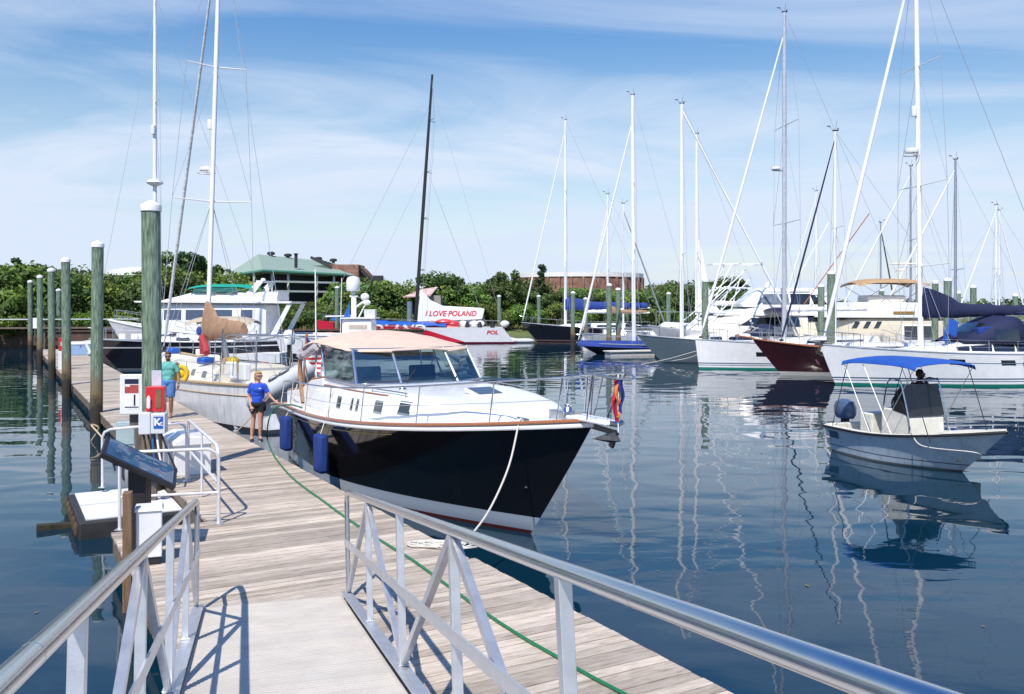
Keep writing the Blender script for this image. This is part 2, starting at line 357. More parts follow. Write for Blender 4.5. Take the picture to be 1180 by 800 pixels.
# ------------------------------------------------------------------ pilings
def piling_mat():
    m = mat('green treated piling timber', (.065,.105,.07), .85, var=.35, scale=5, stretch=(6,6,.7), c2=(.2,.27,.195), bump=1.0, bscale=6)
    t = m.node_tree; L = t.links.new; b = t.nodes['Principled BSDF']; cur = b.inputs['Base Color'].links[0].from_socket
    tc = t.nodes.new('ShaderNodeTexCoord'); sp = t.nodes.new('ShaderNodeSeparateXYZ'); L(tc.outputs['Object'], sp.inputs[0])
    n = t.nodes.new('ShaderNodeTexNoise'); n.inputs['Scale'].default_value = 3; L(tc.outputs['Object'], n.inputs['Vector'])
    ad = t.nodes.new('ShaderNodeMath'); ad.operation = 'MULTIPLY_ADD'; ad.inputs[1].default_value = .9; L(n.outputs[0], ad.inputs[0]); L(sp.outputs[2], ad.inputs[2])
    cr = t.nodes.new('ShaderNodeMapRange'); cr.inputs['From Min'].default_value = 1.15; cr.inputs['From Max'].default_value = 1.5; L(ad.outputs[0], cr.inputs[0])
    mx = t.nodes.new('ShaderNodeMix'); mx.data_type = 'RGBA'; mx.inputs['A'].default_value = (.035,.03,.022,1); mx.inputs['B'].default_value = (.19,.135,.07,1); L(cr.outputs[0], mx.inputs['Factor'])
    c2 = t.nodes.new('ShaderNodeMapRange'); c2.inputs['From Min'].default_value = 1.6; c2.inputs['From Max'].default_value = 2.4; L(ad.outputs[0], c2.inputs[0])
    m2 = t.nodes.new('ShaderNodeMix'); m2.data_type = 'RGBA'; L(c2.outputs[0], m2.inputs['Factor']); L(mx.outputs['Result'], m2.inputs['A']); L(cur, m2.inputs['B']); L(m2.outputs['Result'], b.inputs['Base Color'])
    return m
PIL = piling_mat(); CAPM = mat('white piling cap', (.8,.8,.8), .4)
def piling(x, y, top, r, label, group='green dock pilings with white caps'):
    t = thing('piling', label, 'piling', (x,y,0), 0, group, rot=(R(random.uniform(-.5,.5)), R(random.uniform(-.5,.5)), random.uniform(0,6)))
    g = MB(); ps = []; n = 14
    for i in range(n): z = -1+(top+1)*i/(n-1); ps.append((r*(1.06-.08*i/(n-1))*(1+.012*math.sin(i*2.1)), z))
    g.lathe(ps, n=20); g.build('post', PIL, t)
    g = MB(); g.lathe([(r*1.1, top-.1),(r*1.12, top-.02),(r*1.08, top+.012),(r*.6, top+.062),(r*.12,top+.1),(.004, top+.103)], n=20); g.build('cap', CAPM, t)
    return t
for px, ty, w, lab in [(176,232,22,'tallest looking piling, nearest the kiosk and the man in teal'),(111,278,12.6,'second nearest dock piling, tan rope tied at its foot'),
                       (77,297,9.4,'third dock piling, beside the red topped cabinet'),(60,309,8,'fourth dock piling, left of the red topped cabinet'),(46,317,6.8,'fifth dock piling along the left edge'),
                       (35,323,6.2,'second farthest piling of the left dock row'),(28,328,6,'farthest left piling, life ring hanging low on it')]:
    Y = 1.86*FPX/(HY-ty); p = P(px, HY, Y)
    piling(p.x, Y, H+1.78, .165, lab)
for px, ty, by, lab in [(68,334,401,'thin far piling behind the left dock row'),(388,331,396,'thin piling with green top behind the satellite dome boat'),(575.5,341,392,'thin piling right of the lettered racing yacht'),
        (621,341,391,'thin piling behind the dark sloop bow'),(660,337,398,'piling just right of the white mast of the dark sloop'),(675,344,395,'short far piling behind the royal blue boom cover'),
        (701.5,328,407,'piling at the end of the white finger float'),(712.5,333,404,'piling wrapped with light blue line by the finger float'),(770,338,398,'far piling in front of the round green trees'),
        (812,323,420,'green piling between the grey hull and the white bow'),(957,314,433,'stout green piling between the dark red bow and the big white sloop'),(946,329,420,'greener piling just left of the stout one'),
        (936,348,408,'low piling behind the flybridge cruiser stern'),(1077,325,428,'piling behind the navy boom cover, left of the pair'),(1091.5,322,430,'taller piling behind the navy boom cover'),
        (1121,330,425,'piling above the navy dodger'),(1170,340,412,'rightmost piling behind the boom cover'),(1104,337,410,'thin piling right of the taller one behind the navy cover'), (1016,334,412,'piling under the tan bimini top of the trawler')]:
    Y = FPX*H/(by-HY); p = P(px, HY, Y)
    r = {812:4.4,957:5.2,946:4,1077:3.6,1091.5:4.5,1121:3.5}.get(px, 3)/FPX*Y; r = max(.13, min(.2, r))
    piling(p.x, Y, H+(HY-ty)/FPX*Y, r, lab)
# ------------------------------------------------------------------ gangway
GL = R(8.95); GDIR = Vector((.281,-.96,0)).normalized(); GROT = math.atan2(GDIR.y, GDIR.x)
GO = Vector((-2.46, 9.42, DECK+.03))
gw = thing('gangway', 'aluminium gangway with pale ribbed deck and tubular handrails', 'gangway', GO, rot=(0,-GL,GROT))
GW = .74; GLEN = 13.2; RH = 1.08
PANEL = mat('pale ribbed gangway deck', (.55,.51,.455), .55, var=.09, scale=2.2, bump=.15, bscale=60)
g = MB(); x = 0
while x < GLEN:
    w = .195; g.box((x+w/2, 0, -.02+random.uniform(-.0008,.0008)), (w-.003, 2*GW-.1, .04), rnd=random.random())
    for q in range(4): g.box((x+.03+q*.045, 0, .0012), (.007, 2*GW-.14, .004))
    for q in (-.62,.62): g.lathe([(.008,0),(.008,.004),(.0,.005)], (x+.09, q, .0), 6)
    x += w
g.build('deck_panel', PANEL, gw, smooth=False)
g = MB(); g.prism([(-.42,-.042),(-.4,-.034),(.0,.004),(.0,-.02)], -GW+.05, GW-.05); g.build('toe_plate', PANEL, gw, smooth=False)
for s in (-1, 1):
    g = MB(); g.box((GLEN/2, s*(GW+.02), -.06), (GLEN, .07, .2)); g.box((GLEN/2, s*(GW-.035), .045), (GLEN,.04,.012)); g.build('side_beam', ALU, gw, smooth=False, bevel=.004)
    yy = s*(GW+.02)
    # top rail with its bent-down lower end
    pts = [(.02,yy,.05),(-.005,yy,RH-.16),(.02,yy,RH-.07),(.1,yy,RH-.01)]+[(k*.6+.3,yy,RH) for k in range(22)]
    g = MB(); g.tube(pts[:4], .026, 12); g.tube([(.06,yy,RH-.035)]+[(k*.6+.3,yy,RH) for k in range(22)], .0315, 16); g.build('handrail', CHROME, gw)
    g = MB(); g.box((GLEN/2, yy-s*.03, .56), (GLEN, .012, .07)); g.build('mid_rail', ALU, gw, smooth=False)
    k = 0
    for i in range(8):
        x = .03+1.75*i
        if i:
            g = MB(); g.box((x, yy, RH/2+.01), (.05,.05,RH-.06)); g.box((x, yy, .048), (.12,.075,.012))
            for q in (-.045,.045): g.lathe([(.009,0),(.009,.008),(.0,.009)], (x+q, yy, .053), 8)
            g.build('rail_post', ALU, gw, smooth=False, bevel=.003)
            g = MB(); g.tube([(x+.62,yy,RH),(x+.63,yy,RH)], .0322, 16); g.build('rail_joint', CHROME, gw)
        if i % 2:
            for dx in (-1.72, 1.72):
                g = MB(); g.bar((x+math.copysign(.045,dx), yy, RH-.05), (x+dx, yy, .06), .04, .05); g.build('rail_brace', ALU, gw, smooth=False)
# ------------------------------------------------------------------ service notch: fences, float, sign, boxes
PIPE = mat('white painted pipe', (.72,.72,.72), .35, var=.08, metal=.2)
def pipe_fence(a, b, h, label, mids=(.5,), drop=True, posts=2, r=.024):
    t = thing('pipe_railing', label, 'railing', a, 0, 'white pipe railings round the service notch')
    a = Vector(a); b = Vector(b); d = b-a; dh = Vector((d.x,d.y,0)).normalized(); c = .14
    pts = [Vector((0,0,0)), Vector((0,0,h-c)), Vector((0,0,h-c*.35))+dh*c*.3, Vector((0,0,h))+dh*c, d+Vector((0,0,h))-dh*c, d+Vector((0,0,h-c*.35))-dh*c*.3, d+Vector((0,0,h-c)), d]
    g = MB(); g.tube(pts, r, 10); g.build('frame', PIPE, t)
    for m in mids:
        g = MB(); g.tube([Vector((0,0,h*m)), d+Vector((0,0,h*m))], r*.85, 8); g.build('mid_rail', PIPE, t)
    for k in range(1, posts):
        g = MB(); q = d*(k/posts); g.tube([q+Vector((0,0,.02)), q+Vector((0,0,h))], r*.8, 8); g.build('post', PIPE, t)
    for q in (Vector((0,0,0)), d):
        g = MB(); g.box(q+Vector((0,0,.008)), (.11,.11,.012)); g.build('foot_plate', ALU, t, smooth=False)
    return t
pipe_fence(onz(138,611,DECK), onz(252,604,DECK), 1.07, 'front pipe railing behind the white box by the gangway', (.42,), posts=1)
pipe_fence(P(118,562,16.1), onz(215,555,DECK), 1.03, 'rear pipe railing over the white topped float', (.56,), posts=1)
pipe_fence(onz(217,552,DECK), onz(250,600,DECK)+Vector((0,.06,0)), 1.06, 'side pipe railing along the open dock edge', (.5,), posts=2)
# float platform
fl = thing('service_float', 'black float with two white top panels beside the pipe railings', 'float', W(16.6,1.9,0), DOCKROT)
g = MB(); g.box((0,0,.06), (2.4,1.55,.42)); g.build('hull', FLOATM, fl, smooth=False, bevel=.03)
for k in (-1,1):
    g = MB(); g.box((k*.58,-.04,.285), (1.06,1.42,.03)); g.build('top_panel', mat('scuffed white panel', (.72,.73,.73), .5, var=.1, scale=4), fl, smooth=False, bevel=.006)
g = MB(); g.lathe([(.13,0),(.13,.004)], (-.62,-.22,.302), 24); g.build('blue_emblem', BLUEP, fl)
g = MB()
for a_, b_ in (((-.06,-.06),(-.06,.06)),((.0,-.06),(.0,.06)),((.06,-.06),(.06,.06)),((-.06,.0),(.06,.0))): g.bar((-.62+a_[0],-.22+a_[1],.3085),(-.62+b_[0],-.22+b_[1],.3085),.02,.003)
g.build('emblem_mark', WHITE, fl, smooth=False)
for k in range(6):
    g = MB(); g.lathe([(.03,-.12),(.045,-.02),(.04,.06),(.02,.1)], (-1.05+k*.42,.8,.16), 10); g.build('edge_bumper', mat('weedy rubber', (.07,.05,.03), .8, var=.5, scale=12), fl)
g = MB(); g.box((0,0,.0),(.75,.14,.12)); o = g.build('weedy_plank', mat('weedy timber', (.035,.03,.016), .8, var=.6, scale=9), None, smooth=False, bevel=.01, loc=onz(72,607,.02), rot=(0,.05,.5))
tag(o, 'weed covered timber floating at the corner of the black float', 'timber')
# timber post + white junction box + black sign post with tilted map panel
WP = mat('brown timber post', (.2,.12,.07), .8, var=.35, scale=4, stretch=(8,8,1), bump=.5, bscale=14)
q = P(149,600,10.75); g = MB(); g.box((0,0,.65),(.1,.16,2.5)); o = g.build('timber_post', WP, None, smooth=False, bevel=.008, loc=(q.x-.02,q.y,-.5), rot=(0,0,.3)); tag(o, 'short brown timber post at the dock edge beside the white box', 'post')
q = P(172,640,11.0); wb = thing('junction_box', 'blank white utility box by the foot of the gangway', 'utility box', (q.x,q.y,DECK), .35)
g = MB(); g.box((0,0,.37),(.29,.3,.56)); g.build('body', mat('white box paint', (.76,.76,.78), .4, var=.04), wb, smooth=False, bevel=.012)
g = MB(); g.box((0,0,.665),(.33,.34,.04), taper=(.9,.9)); g.build('lid', mat('white box paint', (0,0,0)), wb, smooth=False, bevel=.006)
g = MB(); g.box((0,0,.045),(.25,.26,.09)); g.build('plinth', BLACK, wb, smooth=False)
A_, B_, C_, D_ = Vector((-5.21,11.6,1.93)), Vector((-4.19,11.41,1.29)), Vector((-4.44,11.96,1.45)), Vector((-4.96,11.05,1.77))
ctr = (A_+B_+C_+D_)/4; sp_ = thing('map_sign', 'tilted dark map board on a square black post', 'sign', (ctr.x, ctr.y, DECK), 0)
ex = (C_-A_).normalized(); eyv = (A_-D_); eyv = (eyv-ex*eyv.dot(ex)).normalized(); ez = ex.cross(eyv).normalized()
if ez.z < 0: ez = -ez
MM = Matrix((ex, eyv, ez)).transposed().to_4x4(); MM.translation = ctr-Vector((ctr.x,ctr.y,DECK))
lx = (C_-A_).length/2; ly = (A_-D_).length/2
def mapface():
    m = mat('printed map sheet', (.02,.05,.1), .45, var=.3, scale=2.5, c2=(.045,.11,.2)); t = m.node_tree; L = t.links.new; b = t.nodes['Principled BSDF']; cur = b.inputs['Base Color'].links[0].from_socket
    tc = t.nodes.new('ShaderNodeTexCoord'); n = t.nodes.new('ShaderNodeTexNoise'); n.inputs['Scale'].default_value = 3.5; n.inputs['Detail'].default_value = 6; L(tc.outputs['Object'], n.inputs['Vector'])
    cr = t.nodes.new('ShaderNodeMapRange'); cr.inputs['From Min'].default_value = .56; cr.inputs['From Max'].default_value = .57; L(n.outputs[0], cr.inputs[0])
    mx = t.nodes.new('ShaderNodeMix'); mx.data_type = 'RGBA'; L(cr.outputs[0], mx.inputs['Factor']); L(cur, mx.inputs['A']); mx.inputs['B'].default_value = (.13,.17,.22,1); L(mx.outputs['Result'], b.inputs['Base Color']); return m
g = MB(); g.box((0,0,0),(2*lx,2*ly,.07)); o = g.build('board', BLACK, sp_, smooth=False, bevel=.01); o.matrix_local = MM
g = MB(); g.box((0,0,.0375),(2*lx-.1,2*ly-.08,.004))
for k in range(40):      # small blocks of print
    x_ = random.uniform(-lx+.1, lx-.15); y_ = random.uniform(-ly+.08, ly-.08); g.box((x_,y_,.0412),(random.uniform(.02,.1),.009,.002), mi=random.choice((1,1,1,1,2)))
o = g.build('map_sheet', [mapface(), mat('pale print', (.3,.36,.42), .5), mat('red print', (.4,.07,.06), .5)], sp_, smooth=False); o.matrix_local = MM
g = MB(); g.box((0,0,(ctr.z-DECK)/2-.03),(.22,.2,ctr.z-DECK-.1)); g.build('post', BLACK, sp_, smooth=False, bevel=.01)
# ---- kiosk: poster case, electrical box, power pedestal, life jacket box
def textmesh(s, size, m, parent, loc, rot, name='lettering', ext=.002, shear=0, bold=0, align='CENTER', sx=1):
    cu = bpy.data.curves.new('t', 'FONT'); cu.body = s; cu.size = size; cu.extrude = ext; cu.align_x = align; cu.align_y = 'CENTER'; cu.shear = shear; cu.offset = bold; cu.resolution_u = 3
    tmp = bpy.data.objects.new('t', cu); col.objects.link(tmp); bpy.context.view_layer.update()
    me = bpy.data.meshes.new_from_object(tmp.evaluated_get(bpy.context.evaluated_depsgraph_get())); bpy.data.objects.remove(tmp)
    me.name = name; me.materials.clear(); me.materials.append(m)
    o = bpy.data.objects.new(name, me); col.objects.link(o); o.parent = parent; o.location = loc; o.rotation_euler = rot; o.scale = (sx,1,1); return o
GREYP = mat('grey painted metal', (.62,.64,.68), .4, var=.05)
q = P(153,476,16.4); ks = thing('poster_case', 'white framed notice case on a dark timber post', 'notice case', (q.x,q.y,0), .12)
g = MB(); g.box((.1,.12,.85),(.16,.14,2.7)); g.build('post', mat('dark timber', (.11,.09,.08), .8, var=.4, scale=4, stretch=(6,6,1)), ks, smooth=False, bevel=.01)
g = MB(); g.box((0,0,2.0),(.42,.13,.72)); g.build('case', mat('white case frame', (.74,.75,.78), .35), ks, smooth=False, bevel=.02)
g = MB(); g.box((.0,-.0665,2.02),(.27,.004,.56)); g.build('poster', mat('poster paper', (.78,.78,.78), .5, var=.05), ks, smooth=False)
g = MB(); g.box((0,-.0695,2.235),(.24,.003,.09),mi=0); g.box((0,-.0695,2.1),(.24,.003,.15),mi=1); g.box((.05,-.0695,1.9),(.03,.003,.2),mi=0); g.box((-.07,-.0695,2.16),(.08,.004,.03),mi=2); g.box((0,-.0695,1.775),(.24,.003,.02),mi=0)
g.build('poster_print', [NAVY, mat('red print', (0,0,0)), WHITE], ks, smooth=False)
g = MB(); g.box((-.0,.1,1.58),(.14,.1,.3)); g.build('bracket', mat('dark timber',(0,0,0)), ks, smooth=False)
q = P(147,511,17.2); eb = thing('electrical_box', 'pale teal electrical cabinet hanging below the notice case', 'electrical box', (q.x-.02,q.y,0), .25)
g = MB(); g.box((0,0,1.18),(.34,.2,.46)); g.build('cabinet', mat('pale teal enamel', (.36,.46,.47), .4, var=.08), eb, smooth=False, bevel=.012)
g = MB(); g.box((.02,-.108,1.18),(.26,.014,.38)); g.build('door', mat('pale teal enamel', (0,0,0)), eb, smooth=False, bevel=.005)
g = MB(); g.box((0,.03,.5),(.06,.06,1.3)); g.build('stand', ALU, eb, smooth=False)
q = P(176,500,15.35); pp = thing('pump_cabinet', 'white cabinet with a blue letter K label, hoses below it', 'cabinet', (q.x,q.y,0), .15)
g = MB(); g.box((-.11,0,1.62),(.19,.22,.36)); g.build('side_case', GREYP, pp, smooth=False, bevel=.015)
g = MB(); g.box((.11,-.01,1.62),(.23,.24,.34)); g.build('body', GREYP, pp, smooth=False, bevel=.015)
g = MB(); g.box((.12,-.134,1.64),(.15,.006,.2)); g.build('label_plate', BLUEP, pp, smooth=False)
textmesh('K', .17, WHITE, pp, (.105,-.139,1.645), (R(90),0,0), 'letter', bold=.006)
textmesh('c', .12, WHITE, pp, (.165,-.139,1.625), (R(90),0,0), 'letter', bold=.003)
for k in range(5):
    g = MB(); x0 = -.15+.07*k; sw = random.uniform(-.2,.3)
    g.tube([(x0,0,1.45),(x0+sw*.5,-.1,1.15),(x0+sw,-.05,.8),(x0+sw*.4,.0,.62)], .018, 8); g.build('hose', [BLACK, BLACK, mat('blue hose', (.03,.12,.4), .4), WHITE, BLACK][k], pp)
g = MB(); g.box((0,.1,.85),(.09,.09,1.6)); g.build('stand', mat('dark timber',(0,0,0)), pp, smooth=False)
g = MB(); g.lathe([(.0,0),(.05,.0),(.055,.05),(.02,.09)],(.02,-.12,.72),12); g.build('shutoff_valve', RED, pp)
q = P(180,472,15.45); rb = thing('red_cabinet', 'red safety cabinet with clear door strapped to the nearest tall piling', 'cabinet', (q.x,q.y,0), .1)
g = MB(); g.box((0,0,2.02),(.3,.16,.42)); g.build('case', RED, rb, smooth=False, bevel=.012)
g = MB(); g.box((.06,-.085,2.02),(.1,.012,.32)); g.build('window', mat('smoky panel', (.2,.12,.06), .2, var=.4, scale=6), rb, smooth=False)
g = MB(); g.lathe([(.01,0),(.032,.02),(.032,.18),(.012,.22)],(-.09,-.12,1.86),12); g.build('white_canister', WHITE, rb)
g = MB(); g.box((-.02,.1,2.36),(.16,.02,.26)); g.build('notice_plate', mat('faded plate', (.55,.55,.62), .5), rb, smooth=False)
# dock boxes
def dock_box(loc, rz, sz, label, m, lid):
    t = thing('dock_box', label, 'dock box', loc, rz, 'storage boxes on the dock')
    a, b, c = sz
    g = MB(); g.box((0,0,c*.4),(a*.94,b*.92,c*.8)); g.build('bin', m, t, smooth=False, bevel=.02)
    g = MB(); g.prism([(-b/2,c*.76),(b/2,c*.76),(b/2,c*.86),(b*.2,c),(-b*.45,c*.96),(-b/2,c*.86)], -a/2, a/2); o = g.build('lid', lid, t, smooth=False, bevel=.02); o.rotation_euler = (0,0,R(90))
    g = MB(); g.box((0,-b*.49,c*.66),(.06,.03,.09)); g.build('latch', CHROME, t, smooth=False)
    return t
dock_box(W(17.9,3.15,DECK), DOCKROT, (1.25,.7,.72), 'large white dock box just behind the pipe railings', WHITE, WHITE)
dock_box(onz(92,409,DECK), DOCKROT-1.57, (1.25,.75,.85), 'pale blue dock box with white lid far down the dock', mat('pale blue fibreglass', (.3,.45,.66), .4), WHITE)
q = onz(71,426,DECK); t = thing('hose_cabinet', 'white pedestal with red top at the far left dock edge', 'cabinet', q, DOCKROT)
g = MB(); g.box((0,0,.45),(.3,.3,.9)); g.build('pedestal', WHITE, t, smooth=False, bevel=.02)
g = MB(); g.box((0,0,1.22),(.3,.26,.62)); g.build('red_case', RED, t, smooth=False, bevel=.02)
g = MB(); g.box((-.153,0,1.25),(.004,.1,.2)); g.build('white_mark', WHITE, t, smooth=False)
# life ring on far piling
g = MB(); n = 20; g.tube([(.3*math.cos(2*math.pi*k/n),0,.3*math.sin(2*math.pi*k/n)) for k in range(n)], .075, 8, closed=True); q = P(24,388,78.5)
o = g.build('life_ring', WHITE, None, loc=q); tag(o, 'white life ring hanging on the farthest left piling', 'life ring')
# cleats
def cleat(loc, rz, label, m=BLACK, s=1):
    t = thing('dock_cleat', label, 'cleat', loc, rz, 'dock cleats')
    g = MB(); g.box((0,0,.01*s),(.16*s,.07*s,.02*s)); g.box((-.04*s,0,.04*s),(.025*s,.03*s,.06*s)); g.box((.04*s,0,.04*s),(.025*s,.03*s,.06*s)); g.build('base', m, t, smooth=False, bevel=.004)
    g = MB(); g.tube([(-.15*s,0,.085*s),(-.06*s,0,.075*s),(.06*s,0,.075*s),(.15*s,0,.085*s)], [.008*s,.018*s,.018*s,.008*s], 8); g.build('horn', m, t)
    return t
cleat(onz(362,514,DECK), DOCKROT, 'black dock cleat beside the royal blue hull fender', s=1.3)
cleat(onz(272,498,DECK), DOCKROT, 'cleat with white line at the dock edge left of the woman', ALU, 1.4)
cleat(onz(205,459,DECK), DOCKROT, 'cleat at the dock edge below the white cutter hull', ALU, 1.4)
cleat(onz(536,625,DECK), DOCKROT, 'cleat hidden in the white rope coil', ALU, 1.3)
cleat(W(33.5,4.93,DECK), DOCKROT, 'far cleat on the dock past the man', ALU, 1.4)
# rope coil
g = MB(); pts = []
q = onz(508,630,DECK)
for k in range(112):
    a = k*.34; rr = .09+.13*abs(math.sin(k*.09))+.04*math.sin(k*.7); ox = (k//38-1)*.2
    pts.append((ox*.9+rr*math.cos(a)*1.25, rr*math.sin(a)*.8-ox*.15, .016+.00022*k+.012*math.sin(k*1.3)**2))
g.tube(pts, .0125, 6); o = g.build('rope_coil', ROPE, None, loc=q, rot=(0,0,-.2)); tag(o, 'loose coil of white rope on the dock beside the gangway rail', 'rope')
# green hose
HOSE = mat('green garden hose', (.015,.16,.07), .4, var=.15, scale=30); 
hp = [P(348,470,18.4),P(335,466.5,18.9)+Vector((0,0,.0)),P(322,468,19.6),P(314,474,20.0),P(309,487,20.05)]
for a, b in [(308,505),(313,520),(321,533),(335,549),(352,563),(372,577),(392,592),(420,611),(450,630),(476,646),(520,678),(560,707),(600,733),(640,756),(680,779),(720,800),(760,822),(800,850)]: hp.append(onz(a,b,DECK+.018))
def smooth(pts, n=5):
    out = []; m = len(pts)
    for i in range(m-1):
        p0, p1, p2, p3 = pts[max(i-1,0)], pts[i], pts[i+1], pts[min(i+2,m-1)]
        for k in range(n):
            t = k/n; out.append(.5*((2*p1)+(p2-p0)*t+(2*p0-5*p1+4*p2-p3)*t*t+(3*p1-p0-3*p2+p3)*t**3))
    return out+[pts[-1]]
g = MB(); g.tube(smooth(hp), .0165, 8); tag(g.build('garden_hose', HOSE), 'green garden hose running down the dock from the dark blue boat', 'hose')
# tan rope at second piling
g = MB(); q = P(105,497,24.2); g.tube(smooth([Vector(k) for k in [(0,0,-.1),(.25,-.1,.25),(.1,-.2,.35),(.5,-.6,.15),(1.2,-1.6,.0),(1.9,-2.9,.2)]]), .022, 6); tag(g.build('mooring_rope', ROPEY, None, loc=(q.x,q.y,.1)), 'tan rope slack between the second piling and the dock corner', 'rope')
# ------------------------------------------------------------------ hulls
def conform(o, h, sd, off=.012):
    """lay flat lettering onto the hull side"""
    m = o.matrix_basis.copy(); me = o.data
    zs = [(m @ v.co) for v in me.vertices]; y0 = min(p.y*sd for p in zs)
    for v, p in zip(me.vertices, zs):
        z = max(.02, p.z); t = p.x/h.L
        for _ in range(8): t = max(0, min(1, t+(p.x-h.x(t, z))/h.L))
        k = min(1, z/h.sheer(t)); v.co = (p.x, sd*(lerp(h.halfw(t), h.half(t), k**h.flare)+off+(p.y*sd-y0)*.3), z)
    o.location = (0,0,0); o.rotation_euler = (0,0,0); o.scale = (1,1,1)

class Hull:
    """local axes: x towards the bow, y to port, z up from the waterline; x = 0 at the transom"""
    def __init__(s, L, B, zs, zm, zb, rake=1.2, trake=.2, stern=.75, draft=.55, tm=.42, bp=2.0, bq=1.0, wl=.94, wbp=1.5, flare=1.0, zmt=.35, canoe=False):
        s.__dict__.update(locals())
    def sheer(s, t):
        t0 = s.zmt
        return s.zm+(s.zs-s.zm)*((t0-t)/t0)**2 if t < t0 else s.zm+(s.zb-s.zm)*((t-t0)/(1-t0))**2
    def half(s, t):
        if t < s.tm: return s.B/2*(s.stern+(1-s.stern)*math.sin(math.pi/2*t/s.tm))
        return s.B/2*max(0, 1-((t-s.tm)/(1-s.tm))**s.bp)**s.bq
    def halfw(s, t):
        if t < s.tm: return s.B/2*s.wl*(s.stern*.93+(1-s.stern*.93)*math.sin(math.pi/2*t/s.tm))
        return s.B/2*s.wl*max(0, 1-((t-s.tm)/(1-s.tm))**s.wbp)
    def x(s, t, z):
        zz = max(0, min(1, z/s.sheer(1))); zt = max(0, min(1, z/s.sheer(0)))
        xs = s.L-s.rake*(1-zz)**1.05; xt = s.trake*(1-zt) if s.trake >= 0 else -s.trake*zt
        if z < 0: xs -= (-z/s.draft)*s.rake*.5+(-z)*.3
        return xt+(xs-xt)*t
    def pt(s, t, k, side):      # k 1 at sheer, 0 at water, negative below
        sh = s.sheer(t)
        if k >= 0:
            z = k*sh; y = lerp(s.halfw(t), s.half(t), k**s.flare)
        else:
            z = k*s.draft*(1 if t < .8 else max(.05, 1-((t-.8)/.2)**2*.6)); y = s.halfw(t)*math.sqrt(max(0, 1-k*k))*.999
        return Vector((s.x(t, z), y*side, z))
    def mesh(s, mi=0, nt=40):
        g = MB(); ks = [1,.93,.85,.7,.55,.4,.25,.12,0,-.25,-.5,-.75,-1]
        ts = [1-(1-i/nt)**1.25 for i in range(nt+1)]
        for side in (1,-1):
            rows = [[s.pt(t, k, side) for k in ks] for t in ts]
            g.grid(rows, mi)
        # transom
        left = [s.pt(0, k, 1) for k in ks]; right = [s.pt(0, k, -1) for k in ks]
        g.grid([left, right], mi)
        return g
    def edge(s, side, t0=0, t1=1, n=30, inset=0, dz=0, out=0):
        r = []
        for i in range(n+1):
            t = t0+(t1-t0)*i/n; p = s.pt(t, 1, side); h = max(0.0, s.half(t)-inset)+out
            if inset and s.half(t) < inset: h = 0.0
            r.append(Vector((p.x, h*side, p.z+dz)))
        return r
    def tx(s, x): return max(0, min(1, x/s.L))
def make_deck(h, t, m, drop=.04, inset=.03, camber=.05, n=30, t0=.0):
    g = MB(); rows = []
    for i in range(n+1):
        tt = t0+(1-t0)*i/n*.995; p = h.pt(tt, 1, 1); w = max(.005, h.half(tt)-inset)
        rows.append([Vector((p.x-(.02 if i == n else 0), w*q, p.z-drop+camber*(1-q*q)*min(1,w))) for q in (-1,-.6,-.2,.2,.6,1)])
    g.grid(rows); return g.build('deck', m, t)
class Arch:
    """lofted shell: stations (x, halfwidth, base z, height), superellipse section"""
    def __init__(s, st, e=.4, tumble=.1): s.st = st; s.e = e; s.tb = tumble
    def at(s, x):
        st = s.st
        for a, b in zip(st, st[1:]):
            if (a[0]-x)*(b[0]-x) <= 0 and a[0] != b[0]:
                k = (x-a[0])/(b[0]-a[0]); return [lerp(a[i], b[i], k) for i in range(4)]
        return list(st[-1] if abs(x-st[-1][0]) < abs(x-st[0][0]) else st[0])
    def p(s, x, th):            # th 0..pi from starboard(-y) to port
        _, w, zb, h = s.at(x); c = math.cos(th); sn = math.sin(th)
        y = -w*math.copysign(abs(c)**s.e, c); z = sn**s.e
        return Vector((x, y*(1-s.tb*z), zb+h*z))
    def side(s, x, z, sd, off=0):
        _, w, zb, h = s.at(x); k = max(0, min(1, (z-zb)/max(h, 1e-4))); th = math.asin(k**(1/s.e)); y = w*math.cos(th)**s.e*(1-s.tb*k)
        return Vector((x, sd*(y+off), z))
    def mesh(s, n=18, caps=True):
        g = MB(); rows = []
        for st in s.st: rows.append([s.p(st[0], math.pi*j/n) for j in range(n+1)])
        g.grid(rows)
        if caps:
            for r in (rows[0], rows[-1]): g.add(r, [tuple(range(len(r)))])
        return g
    def window(s, x0, x1, z0, z1, sd, off=.008, nx=6, slant0=0, slant1=0, thick=.012):
        rows = []
        for i in range(nx+1):
            r = []
            for j in range(4):
                k = j/3; a = x0+slant0*k; b = x1+slant1*k; x = lerp(a, b, i/nx)
                zz = (z0(x) if callable(z0) else z0)*(1-k)+(z1(x) if callable(z1) else z1)*k
                r.append(s.side(x, zz, sd, off))
            rows.append(r)
        if sd < 0: rows = rows[::-1]
        g = MB(); g.grid(rows, thick=thick); return g
def stanchions(h, t, tt0, tt1, n, ht=.6, inset=.08, r=.012, sides=(1,-1), wires=2, m=None, name='stanchion', wr=.006, mid=True):
    for sd in sides:
        tops = []
        for i in range(n):
            k = tt0+(tt1-tt0)*i/(n-1); p = h.edge(sd, k, k, 1, inset)[0]
            g = MB(); g.tube([p, p+Vector((0,0,ht))], r, 6); g.build(name, m or CHROME, t); tops.append(p)
        for w in range(wires):
            z = ht*(1-.5*w); g = MB(); g.tube([q+Vector((0,0,z-.01)) for q in tops], wr, 5); g.build('lifeline', WIRE, t)
def rod(t, a, b, r, name, m, n=6):
    g = MB(); g.tube([a, b], r, n); return g.build(name, m, t)
